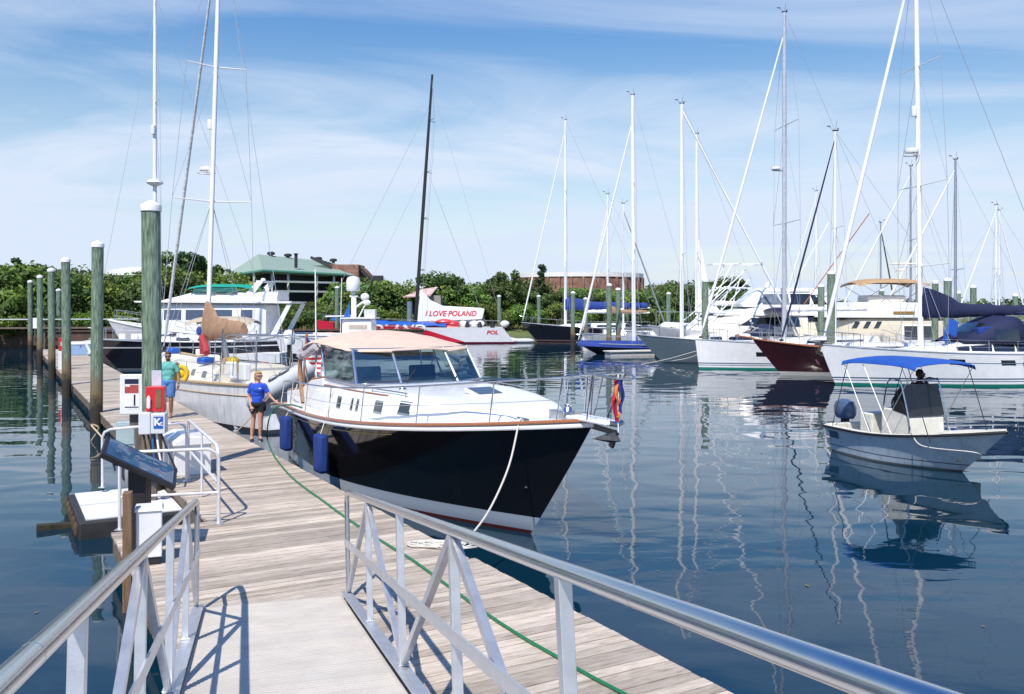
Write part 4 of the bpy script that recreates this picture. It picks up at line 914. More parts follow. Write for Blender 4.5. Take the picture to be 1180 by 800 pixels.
# ------------------------------------------------------------------ centre console skiff
def skiff():
    L = 4.6; hd = Vector((math.sin(R(20)), -math.cos(R(20)), 0)); tip = Vector((10.13,18.62,0)); org = tip-hd*L
    rz = math.atan2(hd.y, hd.x)
    t = thing('centre_console_skiff', 'pale blue open skiff with blue bimini top and dark console windscreen', 'skiff', org, rz)
    h = Hull(L, 1.95, .64, .64, 1.02, rake=1.15, trake=.1, stern=.9, draft=.3, tm=.42, bp=2.1, bq=.95, wl=.86, wbp=1.9, flare=1.3, zmt=.25)
    m = banded('weathered pale blue hull', (.46,.55,.62), [(.16,.185,(.1,.12,.16)),(-1,.04,(.16,.15,.13))], rough=.3, coat=.3, streak=.35, var=.1)
    h.mesh().build('hull', m, t)
    INS = mat('aged white interior', (.68,.66,.58), .5, var=.14, scale=5)
    # gunwale, bow deck and sunken floor
    g = MB(); n = 30
    def fl_(sd): return [Vector((h.x(i/n,.25)-.12*i/n-.05, sd*max(0,lerp(h.halfw(i/n),h.half(i/n),.3)-.14), .2)) for i in range(n+1)]
    for sd in (1,-1):
        e = h.edge(sd, 0, 1, n, 0, .0, out=.02); i_ = h.edge(sd, 0, 1, n, .17, .012)
        g.grid([e, i_] if sd > 0 else [i_, e])
        fl = fl_(sd)
        g.grid([i_, fl] if sd > 0 else [fl, i_])
    g.grid([fl_(1),fl_(-1)])
    g.build('liner', INS, t)
    g = MB(); rows = []
    for i in range(10):
        k = .77+.225*i/9; w = max(.005, h.half(k)-.03); p = h.pt(k,1,1); rows.append([Vector((p.x, w*q, p.z+.018+.03*(1-q*q)*w)) for q in (-1,-.5,0,.5,1)])
    g.grid(rows, thick=.04); g.build('bow_deck', INS, t)
    g = MB(); g.box((.12,0,.5),(.14,1.7,.36)); g.build('transom_bulkhead', INS, t, smooth=False, bevel=.02)
    for sd in (1,-1): g = MB(); g.tube(h.edge(sd,0,1,40,dz=-.02,out=.03), .024, 8, sq=(.8,1.2)); g.build('rub_rail', BLACK, t)
    # console
    cx = 2.05
    g = MB(); g.prism([(cx-.45,.2),(cx+.45,.2),(cx+.38,1.05),(cx+.2,1.22),(cx-.45,1.22)], -.52, .52); g.build('console', INS, t, smooth=False, bevel=.03)
    g = MB(); g.prism([(cx+.385,1.1),(cx+.40,1.1),(cx+.2,1.8),(cx+.185,1.8)], -.52, .52); g.build('windscreen', mat('smoked windscreen', (.02,.018,.018), .12, coat=.6), t, smooth=False)
    for sd in (1,-1):
        g = MB(); g.prism([(cx-.1,1.2),(cx+.385,1.12),(cx+.185,1.78),(cx+.0,1.6)], sd*.515, sd*.528); g.build('side_screen', mat('smoked windscreen',(0,0,0)), t, smooth=False)
        g = MB(); g.tube(smooth([Vector(q) for q in [(cx+.46,sd*.55,.75),(cx+.42,sd*.55,1.1),(cx+.2,sd*.55,1.84),(cx+.1,sd*.55,1.9),(cx-.2,sd*.55,1.85),(cx-.35,sd*.55,1.25)]]), .017, 6); g.build('grab_rail', CHROME, t)
    g = MB(); g.tube([(cx+.14,-.55,1.88),(cx+.14,.55,1.88)], .017, 6); g.build('grab_rail', CHROME, t)
    g = MB(); g.tube([(cx-.5+.0*math.cos(q),.17*math.cos(q),1.3+.17*math.sin(q)) for q in [2*math.pi*k/16 for k in range(16)]], .015, 6, closed=True); g.build('steering_wheel', BLACK, t)
    g = MB(); g.box((cx-1.1,0,.62),(.42,.8,.8)); g.build('leaning_post', INS, t, smooth=False, bevel=.04)
    g = MB(); g.box((3.4,.1,.42),(.34,.62,.36)); g.build('cooler', mat('stained tan cooler', (.36,.3,.2), .6, var=.4, scale=6), t, smooth=False, bevel=.03)
    # bimini
    bimini(t, .65, 3.0, .86, 2.32, ROYAL_L, .68, ht=.07, r=.008, lm=WIRE)
    for x0, x1 in ((.85,.3),(2.8,3.4)):
        for sd in (1,-1): g = MB(); g.tube([(x0,sd*.86,2.2),(x1,sd*.84,.66)], .01, 6); g.build('bimini_strap', BLACK, t)
    # outboard
    ob = MB(); ob.lathe([(.02,0),(.16,.02),(.2,.12),(.21,.3),(.17,.44),(.08,.5),(.0,.51)], (-.25,0,.72), 14); ob.v = [(p[0]*1.0+(p[0]+.25)*.7, p[1]*.95, p[2]) for p in ob.v]
    o = ob.build('outboard_cowling', mat('slate blue cowling', (.07,.11,.2), .3, coat=.4), t)
    g = MB(); g.box((-.25,0,.35),(.16,.16,.75)); g.box((-.35,0,-.15),(.35,.04,.4)); g.build('outboard_leg', BLACK, t, smooth=False, bevel=.02)
    for sd in (1,-1):
        q = h.edge(sd,.93,.93,1,.1)[0]; g = MB(); g.lathe([(.0,0),(.03,0),(.035,.03),(.02,.05),(.0,.05)], q+Vector((0,0,.02)), 8); g.build('deck_fitting', BLACK, t)
    g = MB(); p = h.edge(-1,.66,.66,1,.06)[0]; f = h.pt(1,.42,1)
    g.tube(smooth([p+Vector((-.3,.2,.04)), p+Vector((0,-.03,.04)), p+Vector((.3,-.02,-.2)), Vector((4.1,-.42,.55)), f+Vector((.02,-.03,0))],6), .014, 6); g.build('painter_line', ROPE, t)
    g = MB(); r0 = h.pt(.03,.82,-1); r1 = h.pt(.13,.82,-1); g.add([h.pt(.035,.55,-1)+Vector((0,-.008,0)),h.pt(.13,.55,-1)+Vector((0,-.008,0)),h.pt(.13,.82,-1)+Vector((0,-.008,0)),h.pt(.035,.82,-1)+Vector((0,-.008,0))],[(0,1,2,3)]); g.build('registration_sticker', mat('dark sticker', (.07,.1,.16), .4, var=.4, scale=30), t, smooth=False)
    return t, h, rz
ROYAL_L = mat('bright blue canvas', (.013,.08,.36), .85, var=.12, scale=4, bump=.3, bscale=8)
sk, skh, skr = skiff()
# ------------------------------------------------------------------ sailboats
HW = banded('white hull, two blue stripes, green boot', (.78,.78,.78), [(.3,.36,(.03,.07,.16)),(.2,.24,(.03,.07,.16)),(-1,.1,(.02,.2,.15))], rough=.18, coat=.4, streak=.05)
def sloop_a():
    t = yacht_root('sailing_yacht', 'big white sloop with navy boom cover and navy spray hood behind the skiff', 'sailboat', (13.95,41.3), 188, 13.2, 'sailing yachts in the basin')
    h = Hull(13.2, 4.3, 1.35, 1.42, 1.82, rake=.75, trake=-.3, stern=.72, draft=.6, tm=.4, bp=1.9, bq=1, wl=.95, zmt=.3)
    h.mesh().build('hull', HW, t); make_deck(h, t, OFFW)
    for sd in (1,-1): g = MB(); g.tube(h.edge(sd,0,1,40,dz=.02), .03, 6); g.build('toe_rail', ALU, t)
    z = lambda x: h.sheer(h.tx(x))-.03
    a = Arch([(3.2,1.35,z(3.2),.5),(3.8,1.5,z(3.8),.66),(5.4,1.5,z(5.4),.66),(6.9,1.4,z(6.9),.5),(8.2,1.15,z(8.2),.25),(9.4,.8,z(9.4),.04)], e=.42, tumble=.18)
    a.mesh(24).build('coachroof', WHITE, t, angle=60)
    for sd in (1,-1):
        for x0, x1 in ((6.75,7.3),(5.7,6.65),(4.6,5.6),(3.7,4.5)):
            a.window(x0, x1, lambda x: z(x)+.12+.0*x, lambda x: z(x)+a.at(x)[3]*.68, sd, slant0=-.08, slant1=-.02).build('window', DARK, t)
        for x in (5.4,7.75):
             g = MB(); p = [h.pt(h.tx(x+dx), k, sd)+Vector((0,sd*.012,0)) for dx, k in ((-.35,.66),(.35,.66),(.35,.82),(-.35,.82))]; g.add(p, [(0,1,2,3)]); g.build('hull_window', DARK, t, smooth=False)
        g = MB(); g.tube([h.pt(k/40,.72,sd)+Vector((0,sd*.004,0)) for k in range(2,33)], .014, 5); g.build('cove_line', mat('grey blue line', (.15,.2,.28), .4), t)
    mx = 13.2-4.95
    rig(t, h, mx, 20.6, mr=.125, lean=.28, spreaders=((5.4,2.0),(9.1,1.95),(14.6,1.6)), furl=MASTW, furlr=.09, fore_top=.965, boomz=3.15, boomx=1.9, cover=NAVY, cr=.3, crise=.75, wr=.011)
    g = MB(); g.lathe([(.12,0),(.13,.05),(.13,.42),(.12,.46),(.0,.47)], (mx+.35,0,12.3), 12); g.build('radar_reflector', WHITE, t)
    g = MB(); g.lathe([(.1,0),(.3,.02),(.32,.1),(.3,.2),(.1,.26),(.0,.27)], (mx+.48,0,10.6), 16); g.tube([(mx+.1,0,10.45),(mx+.48,0,10.6)],.05,6); g.tube([(mx+.48+.34*math.cos(q),.34*math.sin(q),10.5) for q in [2*math.pi*k/14 for k in range(14)]],.02,5,closed=True); g.build('radar_dome', WHITE, t)
    dodger(t, 4.0, 6.9, 1.45, z(4)+.5, 1.25, NAVY)
    bimini(t, .6, 3.6, 1.5, 3.25, NAVY, z(1)+.2)
    g = MB(); g.box((5.6,.9,z(4)+1.1),(1.1,.4,.28),rot=(0,.1,0)); g.build('blue_bag', ROYAL, t, smooth=False, bevel=.03)
    g = MB(); g.box((7.3,.9,z(7)+1.15),(.55,.12,.75),rot=(.2,-.35,.1)); g.box((7.6,.9,z(7)+.75),(.3,.1,.5),rot=(.2,-.35,.1)); g.build('folded_blue_cover', ROYAL_L, t, smooth=False, bevel=.05)
    stanchions(h, t, .04, .9, 9); pulpit(h, t)
    for q in ((8.2,-1.3),(5.3,-1.35)): winch(t, q[0], q[1], z(q[0]))
    g = MB(); g.box((13.15,0,h.sheer(1)+.02),(.5,.16,.1)); g.tube([(13.2,0,1.75),(13.35,0,1.45),(13.1,.12,1.3)],.03,6); g.build('anchor', ANC, t)
    p = h.pt(h.tx(4.2),.78,1); w = Matrix.Rotation(R(188),4,'Z') @ (p+Vector((0,.28,-.0))) + t.location
    o = MB(); o.ell((0,0,0),(.3,.12,.42)); o.tube([(0,0,0),(.5,0,.0)],.05,6); ob = o.build('outboard_engine', BLACK, None, loc=w, rot=(0,0,R(181.5))); ob.parent = t; ob.location = p+Vector((0,.2,.15)); ob.rotation_euler=(0,0,0)
    return t
sloop_a()
def sloop_b():
    t = yacht_root('sailing_yacht', 'white plumb bowed sloop with twin stripes, left of the dark red hull', 'sailboat', (10.4,51.7), 186, 14, 'sailing yachts in the basin')
    h = Hull(14, 4.2, 1.3, 1.35, 1.66, rake=.22, trake=-.3, stern=.75, draft=.6, tm=.4, bp=1.9, wl=.95, zmt=.3)
    h.mesh().build('hull', HW, t); make_deck(h, t, OFFW)
    for sd in (1,-1):
        g = MB(); g.tube(h.edge(sd,0,1,40,dz=.02), .03, 6); g.build('toe_rail', ALU, t)
        for x in (10.4,6.5): g = MB(); g.add([h.pt(h.tx(x+dx), k, sd)+Vector((0,sd*.012,0)) for dx, k in ((-.5,.5),(.5,.5),(.5,.66),(-.5,.66))], [(0,1,2,3)]); g.build('hull_window', DARK, t, smooth=False)
    z = lambda x: h.sheer(h.tx(x))-.03
    a = Arch([(3.6,1.3,z(3.6),.55),(6.2,1.4,z(6.2),.5),(8.6,1.2,z(8.6),.35),(10.6,.7,z(10.6),.04)], e=.42, tumble=.18); a.mesh(20).build('coachroof', WHITE, t, angle=60)
    for sd in (1,-1): a.window(4.6, 7.9, lambda x: z(x)+.1, lambda x: z(x)+a.at(x)[3]*.66, sd).build('window', DARK, t)
    mx = 14-5.25
    rig(t, h, mx, 20.4, mr=.13, lean=0, spreaders=((8.3,1.9),(13.9,1.7)), furl=MASTW, furlr=.075, fore_top=.94, fore_x=13.7, boomz=3.3, boomx=3.8, cover=WHITE, cr=.13, crise=.1, radar=(11.3,.28,.5), mm=mat('silver mast', (.55,.57,.62), .35, metal=.4), wr=.009)
    stanchions(h, t, .04, .92, 8); pulpit(h, t, .66)
sloop_b()
def dark_red():
    t = yacht_root('sailing_yacht', 'dark red wooden hulled sailboat with raked bow and white bottom edge', 'sailboat', (12.4,47.0), 181, 12.5, 'sailing yachts in the basin')
    m = banded('dark oxblood hull', (.045,.008,.01), [(-.02,.2,(.6,.58,.52)),(-2,-.02,(.1,.03,.02))], rough=.15, coat=.8)
    h = Hull(12.5, 3.7, 1.2, 1.2, 1.85, rake=1.5, trake=-.9, stern=.6, draft=.6, tm=.42, bp=2.1, wl=.8, zmt=.3)
    h.mesh().build('hull', m, t); make_deck(h, t, TEAKR)
    for sd in (1,-1): g = MB(); g.tube(h.edge(sd,0,1,40,dz=.03), .04, 6); g.build('toe_rail', TEAK, t)
    z = lambda x: h.sheer(h.tx(x))-.03
    a = Arch([(3.2,1.1,z(3.2),.5),(7,1.1,z(7),.45),(8.6,.7,z(8.6),.3)], e=.35); a.mesh().build('coachroof', WHITE, t, angle=60)
    for sd in (1,-1): a.window(4, 6.5, z(5)+.15, z(5)+.34, sd).build('window', DARK, t)
    rig(t, h, 8.2, 12.6, mr=.075, lean=0, spreaders=((7.6,.9),), furl=NAVY, furlr=.05, fore_top=.97, fore_x=11.0)
    rod(t, (12.4,0,1.9), (13.4,0,2.05), .05, 'bowsprit', TEAK, 8)
    stanchions(h, t, .05, .92, 7); pulpit(h, t, .6)
    g = MB(); g.add([h.pt(.80+.006*i,.4+.16*j,1)+Vector((0,.012,0)) for i in (0,1) for j in (0,1)], [(0,1,3,2)]); g.build('pink_mark', mat('pink mark', (.6,.2,.35), .5), t, smooth=False)
    q = t.matrix_basis @ h.pt(.93,.3,1); o = MB(); o.ell((0,0,0),(.26,.2,.2)); ob = o.build('ball_fender', WHITE, None, loc=(t.location.x-.0,0,0)); 
    w = Matrix.Rotation(R(181),4,'Z') @ h.pt(.72,.22,1) + t.location; ob.location = w+Vector((-.1,-.22,.06)); tag(ob, 'small white fender floating against the dark red hull', 'fender')
dark_red()
GREYH = banded('grey blue hull', (.16,.21,.24), [(-2,.05,(.08,.1,.11))], rough=.12, coat=.8)
def generic(name_label, bow, hd, L, B, zb, hullm, mx_from_bow, top, coverm=None, furl=True, fore=True, spr=((.4,1.2),(.7,1.0)), mr=.09, lean=0, deckm=None, cabin=True, boomz=2.9, dodg=None, sm=None, rake=1.0, bim=None, furlm=None, cr=.18, boomlen=.42, wr=.009, mm=None, stan=6, fore_top=.95, tr_=-.5, crise=.4, zmf=.78, group='sailing yachts in the basin', back=True, bstrap=None):
    t = yacht_root('sailing_yacht', name_label, 'sailboat', bow, hd, L, group)
    h = Hull(L, B, zb*zmf, zb*zmf, zb, rake=rake, trake=tr_, stern=.65, draft=.5, tm=.42, bp=2, wl=.93, zmt=.3)
    h.mesh(nt=26).build('hull', hullm, t); make_deck(h, t, deckm or OFFW, n=16)
    for sd in (1,-1): g = MB(); g.tube(h.edge(sd,0,1,24,dz=.02), .03, 6); g.build('toe_rail', ALU, t)
    z = lambda x: h.sheer(h.tx(x))-.03
    if cabin:
        a = Arch([(L*.27,B*.3,z(L*.27),.5),(L*.5,B*.31,z(L*.5),.46),(L*.68,B*.2,z(L*.68),.26),(L*.74,B*.12,z(L*.74),.05)], e=.4, tumble=.15); a.mesh(14).build('coachroof', WHITE, t, angle=60)
        for sd in (1,-1): a.window(L*.33, L*.58, lambda x: z(x)+.1, lambda x: z(x)+a.at(x)[3]*.68, sd, nx=4).build('window', DARK, t)
    mx = L-mx_from_bow
    rig(t, h, mx, top, mr=mr, lean=lean, spreaders=[(top*a_, b_) for a_, b_ in spr], fore=fore, furl=(furlm or MASTW) if furl else None, furlr=.075, boomz=boomz if coverm else None, boomx=mx-L*boomlen, cover=coverm, cr=cr, wr=wr, mm=mm, fore_top=fore_top, crise=crise, back=back)
    if dodg: dodger(t, L*.2, L*.34, B*.33, z(L*.3)+.35, .75, dodg)
    if bim: bimini(t, L*.05, L*.2, B*.36, z(0)+2.0, bim, z(0)+.1)
    stanchions(h, t, .04, .92, stan, wires=1); pulpit(h, t, .6)
    return t, h
DKHULL = banded('black navy hull', (.012,.013,.018), [(.12,.18,(.3,.2,.18)),(-2,.12,(.06,.02,.015))], rough=.12, coat=.8)
WHULL = banded('plain white hull', (.76,.76,.75), [(.12,.2,(.03,.06,.14)),(-2,.08,(.03,.08,.12))], rough=.2, coat=.4, streak=.15)
generic('dark hulled sloop with royal blue boom cover moored right of the racing yacht', (.9,90.5), 180, 14, 3.9, 1.9, DKHULL, 4.4, 22, ROYAL, mr=.13, boomz=3.3, cr=.38, boomlen=.6, rake=1.6, spr=((.36,1.1),(.68,1.0)), wr=.012, zmf=.72)
te, he = generic('low black sloop with bright blue foredeck cover by the white finger float', (4.75,67.4), 183, 9.5, 2.6, .85, banded('black racing hull', (.015,.015,.02), [], rough=.15, coat=.6), 4.3, 19.2, None, furl=True, mr=.15, lean=.1, spr=((.4,.8),(.66,.7),), cabin=False, rake=1.5, zmf=.8, fore_top=.9)
g = MB(); rows = []
for i in range(12):
    k = .3+.68*i/11; w = he.half(k)*.96+.02; p = he.pt(k,1,1); rows.append([Vector((p.x+.1, w*q, p.z+.03+.3*(1-abs(q))*(1-(k-.3)*.8)-(.25 if abs(q)==1 else 0))) for q in (-1,-.98,-.5,0,.5,.98,1)])
g.grid(rows, thick=.02); g.build('foredeck_cover', ROYAL, te, angle=70)
g = MB(); 
for i in range(3): g.box((5.2-.5*i,1.15,.62),(.22,.02,.1+.05*(i%2)),rot=(0,.3*i,0))
g.build('hull_mark', WHITE, te, smooth=False)
td, hdh = generic('grey blue hulled yacht with navy cockpit cover moored left of the white plumb bow', (7.85,57.2), 184, 10.5, 3.6, 1.75, GREYH, 2.85, 16.3, None, mr=.12, fore=False, spr=((.42,.75),), cr=.2, boomz=2.9, rake=1.6, bim=NAVY, dodg=NAVY, furl=False, crise=.1)
g = MB(); g.tube([(-.0,0,1.5),(hdh.L-2.85,0,15.9)], .06, 8); g.build('furled_mizzen_stay', MASTW, td)
for k in (0,1): g = MB(); g.tube(smooth([Vector((5.5,1.75,1.25)),Vector((7.4-k*.6,2.1,.8)),Vector((9-k,2.0,.35)),Vector((10.6,1.7,.0))]), .018, 5); g.build('mooring_line', ROPE, td)
tw, hw = generic('white sloop with upright sail and light booms behind the grey blue hull', (9.2,74), 180, 12, 3.6, 1.5, WHULL, 5.8, 17.5, WHITE, fore=False, furl=False, mr=.13, spr=((.45,.7),), cr=.22, boomz=3.6, boomlen=.35, crise=.1)
g = MB(); g.add([(6.15,.0,2.2),(4.2,.0,2.6),(5.6,.0,4.6),(6.15,.0,8.2)],[(0,1,2,3)]); 
g2 = MB(); g2.grid([[(6.12,0,2.4),(6.12,0,5),(6.12,0,9)],[(5.2,.06,2.5),(5.5,.05,4.6),(6.0,.02,8.9)],[(3.9,0,2.7),(5.0,0,4.0),(5.95,0,8.8)]],thick=.02); g2.build('hoisted_sail', mat('white sailcloth', (.8,.8,.8), .7, var=.04), tw)
generic('small far sloop with furled sail, left of the tall white mast over the finger float', (6.2,82), 180, 9, 3, 1.1, WHULL, 2.4, 13.6, TAN, mr=.09, spr=((.5,.6),), wr=.008, fore_top=.9)
generic('small far sloop with dark forestay behind the finger float', (14.8,86), 0, 8.5, 2.8, 1.1, WHULL, 4.3, 13.2, WHITE, mr=.09, spr=((.5,.6),), furlm=mat('grey furled sail', (.25,.26,.3), .7), crise=.1)
# right-hand background masts
MG = mat('grey mast', (.3,.33,.38), .4, metal=.3)
generic('far sloop with grey mast rising behind the navy boom cover', (23.5,60), 180, 12, 3.6, 1.6, WHULL, 5.7, 13.2, NAVY, mm=MG, spr=((.45,.9),), mr=.1)
generic('far sloop with a thin dark mast just left of the big white mast', (25,72), 180, 11, 3.4, 1.5, WHULL, 6.5, 14.6, NAVY, mm=MG, spr=((.6,.8),), mr=.08)
generic('far sloop with white mast right of the grey mast at the right edge', (38.5,80), 180, 11, 3.4, 1.5, WHULL, 4, 12.4, ROYAL, spr=((.55,.8),), mr=.09)
generic('far sloop with dark furled headsail near the right edge', (37.5,88), 0, 11, 3.4, 1.5, WHULL, 1.9, 11.6, WHITE, furlm=mat('dark furled sail',(.05,.06,.08),.7), spr=((.5,.7),), mr=.08, mm=MG)
generic('sloop at the right edge with dark raking stay', (39.4,70), 180, 11, 3.4, 1.5, WHULL, 1.3, 9.5, NAVY, spr=((.5,.8),), mr=.08, mm=MG, furlm=mat('dark furled sail',(0,0,0)))
generic('far white sloop in the gap left of the trawler bridge', (27.5,95), 180, 11, 3.4, 1.5, WHULL, 4.2, 15.5, NAVY, spr=((.5,.8),), mr=.09)
generic('far sloop with short mast at the far right under the clouds', (54,95), 0, 11, 3.4, 1.5, WHULL, 3.2, 13.5, WHITE, spr=((.5,.8),), mr=.09)
# finger float by the blue covered sloop
def small_float(a, b, w, label):
    d = b-a; t = thing('finger_float', label, 'dock', (a.x,a.y,0), math.atan2(d.y,d.x)); L_ = d.length
    g = MB(); g.box((L_/2,0,.36),(L_,w,.08)); g.build('deck', mat('bleached float deck', (.6,.58,.54), .8, var=.12), t, smooth=False, bevel=.01)
    g = MB(); g.box((L_/2,0,.12),(L_-.2,w-.2,.4)); g.build('float', mat('grey white float', (.42,.42,.4), .7, var=.2), t, smooth=False)
small_float(onz(699,406,.3), onz(752,405,.3), 1.2, 'white finger float at the foot of two pilings')
small_float(Vector((34,52,0)), Vector((34,110,0)), 2, 'far dock between the right-hand boats')
small_float(Vector((8,99,0)), Vector((34,112,0)), 2, 'far floating dock along the opposite shore')
# ------------------------------------------------------------------ racing yacht
def racer():
    L = 19.2
    t = yacht_root('racing_yacht', 'red and white racing yacht with black mast, lettered hull and lettered sail cover', 'racing yacht', (-18.9,88.2), 181, L)
    m = banded('white racing hull', (.74,.74,.76), [], rough=.2, coat=.5); 
    # red forward half
    tt = m.node_tree; L_ = tt.links.new; b = tt.nodes['Principled BSDF']; cur = b.inputs['Base Color'].links[0].from_socket
    tc = tt.nodes.new('ShaderNodeTexCoord'); sp = tt.nodes.new('ShaderNodeSeparateXYZ'); L_(tc.outputs['Object'], sp.inputs[0])
    a = tt.nodes.new('ShaderNodeMath'); a.operation = 'MULTIPLY_ADD'; a.inputs[1].default_value = -3.2; L_(sp.outputs[2], a.inputs[0]); L_(sp.outputs[0], a.inputs[2])
    g_ = tt.nodes.new('ShaderNodeMath'); g_.operation = 'GREATER_THAN'; g_.inputs[1].default_value = 4.3; L_(a.outputs[0], g_.inputs[0])
    
    mxm = tt.nodes.new('ShaderNodeMix'); mxm.data_type = 'RGBA'; L_(g_.outputs[0], mxm.inputs['Factor']); L_(cur, mxm.inputs['A']); mxm.inputs['B'].default_value = (.6,.02,.05,1); 
    m2 = tt.nodes.new('ShaderNodeMath'); m2.operation = 'LESS_THAN'; m2.inputs[1].default_value = .14; L_(sp.outputs[2], m2.inputs[0])
    mx2 = tt.nodes.new('ShaderNodeMix'); mx2.data_type = 'RGBA'; L_(m2.outputs[0], mx2.inputs['Factor']); L_(mxm.outputs['Result'], mx2.inputs['A']); mx2.inputs['B'].default_value = (.12,.01,.02,1); L_(mx2.outputs['Result'], b.inputs['Base Color'])
    h = Hull(L, 5.4, 1.45, 1.5, 2.15, rake=.4, trake=-1.2, stern=.85, draft=.5, tm=.35, bp=2, wl=.93, zmt=.3)
    h.mesh().build('hull', m, t); make_deck(h, t, WHITE)
    z = lambda x: h.sheer(h.tx(x))
    a_ = Arch([(5.5,1.2,z(5.5)-.05,.3),(7.5,1.3,z(7.5)-.05,.5),(9.5,.9,z(9.5)-.05,.2)], e=.45); a_.mesh().build('coachroof', RED, t, angle=60)
    mx = 9.7
    CB = mat('carbon mast', (.012,.012,.014), .3, coat=.5)
    def M(zz): return Vector((mx-(zz-1.4)*.068, 0, zz))
    g = MB(); g.tube([M(1.2),M(15),M(26)], [.18,.17,.11], 10, sq=(1,.6)); g.build('mast', CB, t)
    for zz in (7,12,16.5,21.5):
        for sd in (1,-1): rod(t, M(zz), M(zz)+Vector((-.5,sd*.9,.05)), .03, 'spreader', CB)
    for sd in (1,-1):
        g = MB(); g.tube([Vector((mx-.9,sd*2.2,z(9)))]+[M(zz)+Vector((-.5,sd*.9,.05)) for zz in (7,12,16.5,21.5)]+[M(25.6)],.012,5); g.build('shroud', WIRE, t)
        rod(t, (1.0,sd*2.1,1.2), M(25), .012, 'running_backstay', WIRE); rod(t, (2.6,sd*2.1,1.2), M(17), .01, 'running_backstay', WIRE)
    rod(t, (L-.4,0,1.85), M(23.2), .014, 'forestay', WIRE); rod(t, (L-3.2,0,1.8), M(17), .012, 'forestay', WIRE)
    # sail cover
    g = MB(); prof = [(mx-.25,2.0),(mx-.35,3.4),(mx-.55,5.2),(mx-.75,5.0),(mx-1.5,4.1),(mx-2.7,3.55),(mx-6.4,3.35),(mx-6.75,3.25),(mx-6.5,2.25)]
    g.prism(prof, -.2, .2); g.build('sail_cover', mat('white cover cloth', (.78,.78,.8), .6, var=.05), t, smooth=False, bevel=.05)
    REDL = mat('red lettering', (.6,.03,.05), .5)
    # starboard side of this boat is the one away from us; port (+y) faces the camera as the bow points left
    textmesh('I LOVE POLAND', .72, REDL, t, (mx-3.45,.215,2.78), (R(90),0,R(180)), 'lettering', bold=.02, shear=.25, sx=.95)
    for w_ in [textmesh('POLAND', 1.0, WHITE, t, (11.6,2.6,1.38), (R(90),0,R(180)), 'hull_lettering', bold=.035, shear=.25, sx=1.5)]: conform(w_, h, 1)
    for w_ in [textmesh('POL', .5, REDL, t, (2.2,2.6,1.02), (R(90),0,R(180)), 'hull_lettering', bold=.02, shear=.2, sx=1.2)]: conform(w_, h, 1)
    g = MB(); rows = []
    for i in range(22):
        x = 6.6+11*i/21; rows.append([Vector((x, q*(1.0-.5*i/21)+.8, z(x)+.1+.3*(1-q*q)+.06*math.sin(i*1.7+q*4))) for q in (-1,-.9,-.4,.2,.6,.95,1)])
    g.grid(rows, thick=.06); g.build('blue_sail_bag', BLUEP, t, angle=60)
    for i in range(9): g = MB(); g.ell((5.8+.55*(i%4)-2.4*(i//4), (i%3-1)*.8, z(4)+.35), (.45,.33,.3)); g.build('white_deck_bag', WHITE, t)
    g = MB(); g.ell((6.8,1.0,z(6.8)+.5),(.9,.4,.3)); g.ell((6.0,.9,z(6)+.35),(.7,.4,.25)); g.build('red_sail_bag', RED, t)
    for x in (2.2,3.4,4.6):
        for sd in (1,-1):
            g = MB(); g.lathe([(.22,0),(.2,.35),(.13,.4),(.13,.5),(.18,.55),(.0,.56)], (x,sd*1.2,z(x)-.02), 10); g.build('winch', BLACK, t)
    stanchions(h, t, .02, .95, 10, wires=1, ht=.65); pulpit(h, t)
racer()
o_ = None
def rib(label, loc, rz, L, B, m, r=.24, outboard=None, rot=None, grips=False):
    t = thing('inflatable_dinghy', label, 'dinghy', loc, rz, rot=rot)
    g = MB(); pts = [(0,B/2-r,r),(L*.5,B/2-r,r),(L*.75,B/2-r*1.2,r*1.15),(L*.93,(B/2-r)*.55,r*1.5),(L,0,r*1.65),(L*.93,-(B/2-r)*.55,r*1.5),(L*.75,-(B/2-r*1.2),r*1.15),(L*.5,-(B/2-r),r),(0,-(B/2-r),r)]
    sp = smooth([Vector(p) for p in pts], 5); n = len(sp); g.tube([Vector((-.35,B/2-r,r))]+sp+[Vector((-.35,-(B/2-r),r))], [r*.3]+[r]*n+[r*.3], 14); g.build('tube', m, t)
    g = MB(); rows = [[Vector((x, y*w, z)) for y, z in ((-1,.12),(-.5,-.02),(0,-.12),(.5,-.02),(1,.12))] for x, w in ((0,B/2-r),(L*.5,B/2-r),(L*.8,(B/2-r)*.7),(L*.97,.05))]; g.grid(rows, thick=.04); g.build('hull', mat('dinghy grey hull', (.5,.52,.55), .4), t)
    g = MB(); g.box((.05,0,r*.9),(.06,B-2*r,r*1.5)); g.build('transom', mat('dinghy grey hull',(0,0,0)), t, smooth=False)
    if grips:
        for i, x in enumerate((L*.35,L*.52)):
            for sd in (1,-1):
                f = MB(); f.ell((x,sd*(B/2-.02),r*1.55),(.17,.05,.07),rot=(sd*-.5,0,0)); f.build('handle_patch', mat('dinghy dark patch', (.1,.11,.13), .5), t)
                f = MB(); f.ell((x,sd*(B/2+.012),r*1.57),(.1,.05,.035),rot=(sd*-.5,0,0)); f.build('handle', mat('dinghy light grip',(.5,.52,.55),.5), t)
    if outboard:
        g = MB(); g.lathe([(.02,0),(.17,.02),(.2,.15),(.19,.35),(.12,.48),(.0,.52)], (-.25,0,r*1.9), 12); g.build('outboard_cowling', outboard, t)
        g = MB(); g.box((-.25,0,r*.6),(.14,.14,.9)); g.build('outboard_leg', outboard, t, smooth=False, bevel=.02)
    return t
rib('small pale dinghy tucked between the racing yacht and the dark sloop', (1.7,88,0), R(195), 1.9, 1.2, mat('pale dinghy', (.6,.62,.64), .5), r=.2)
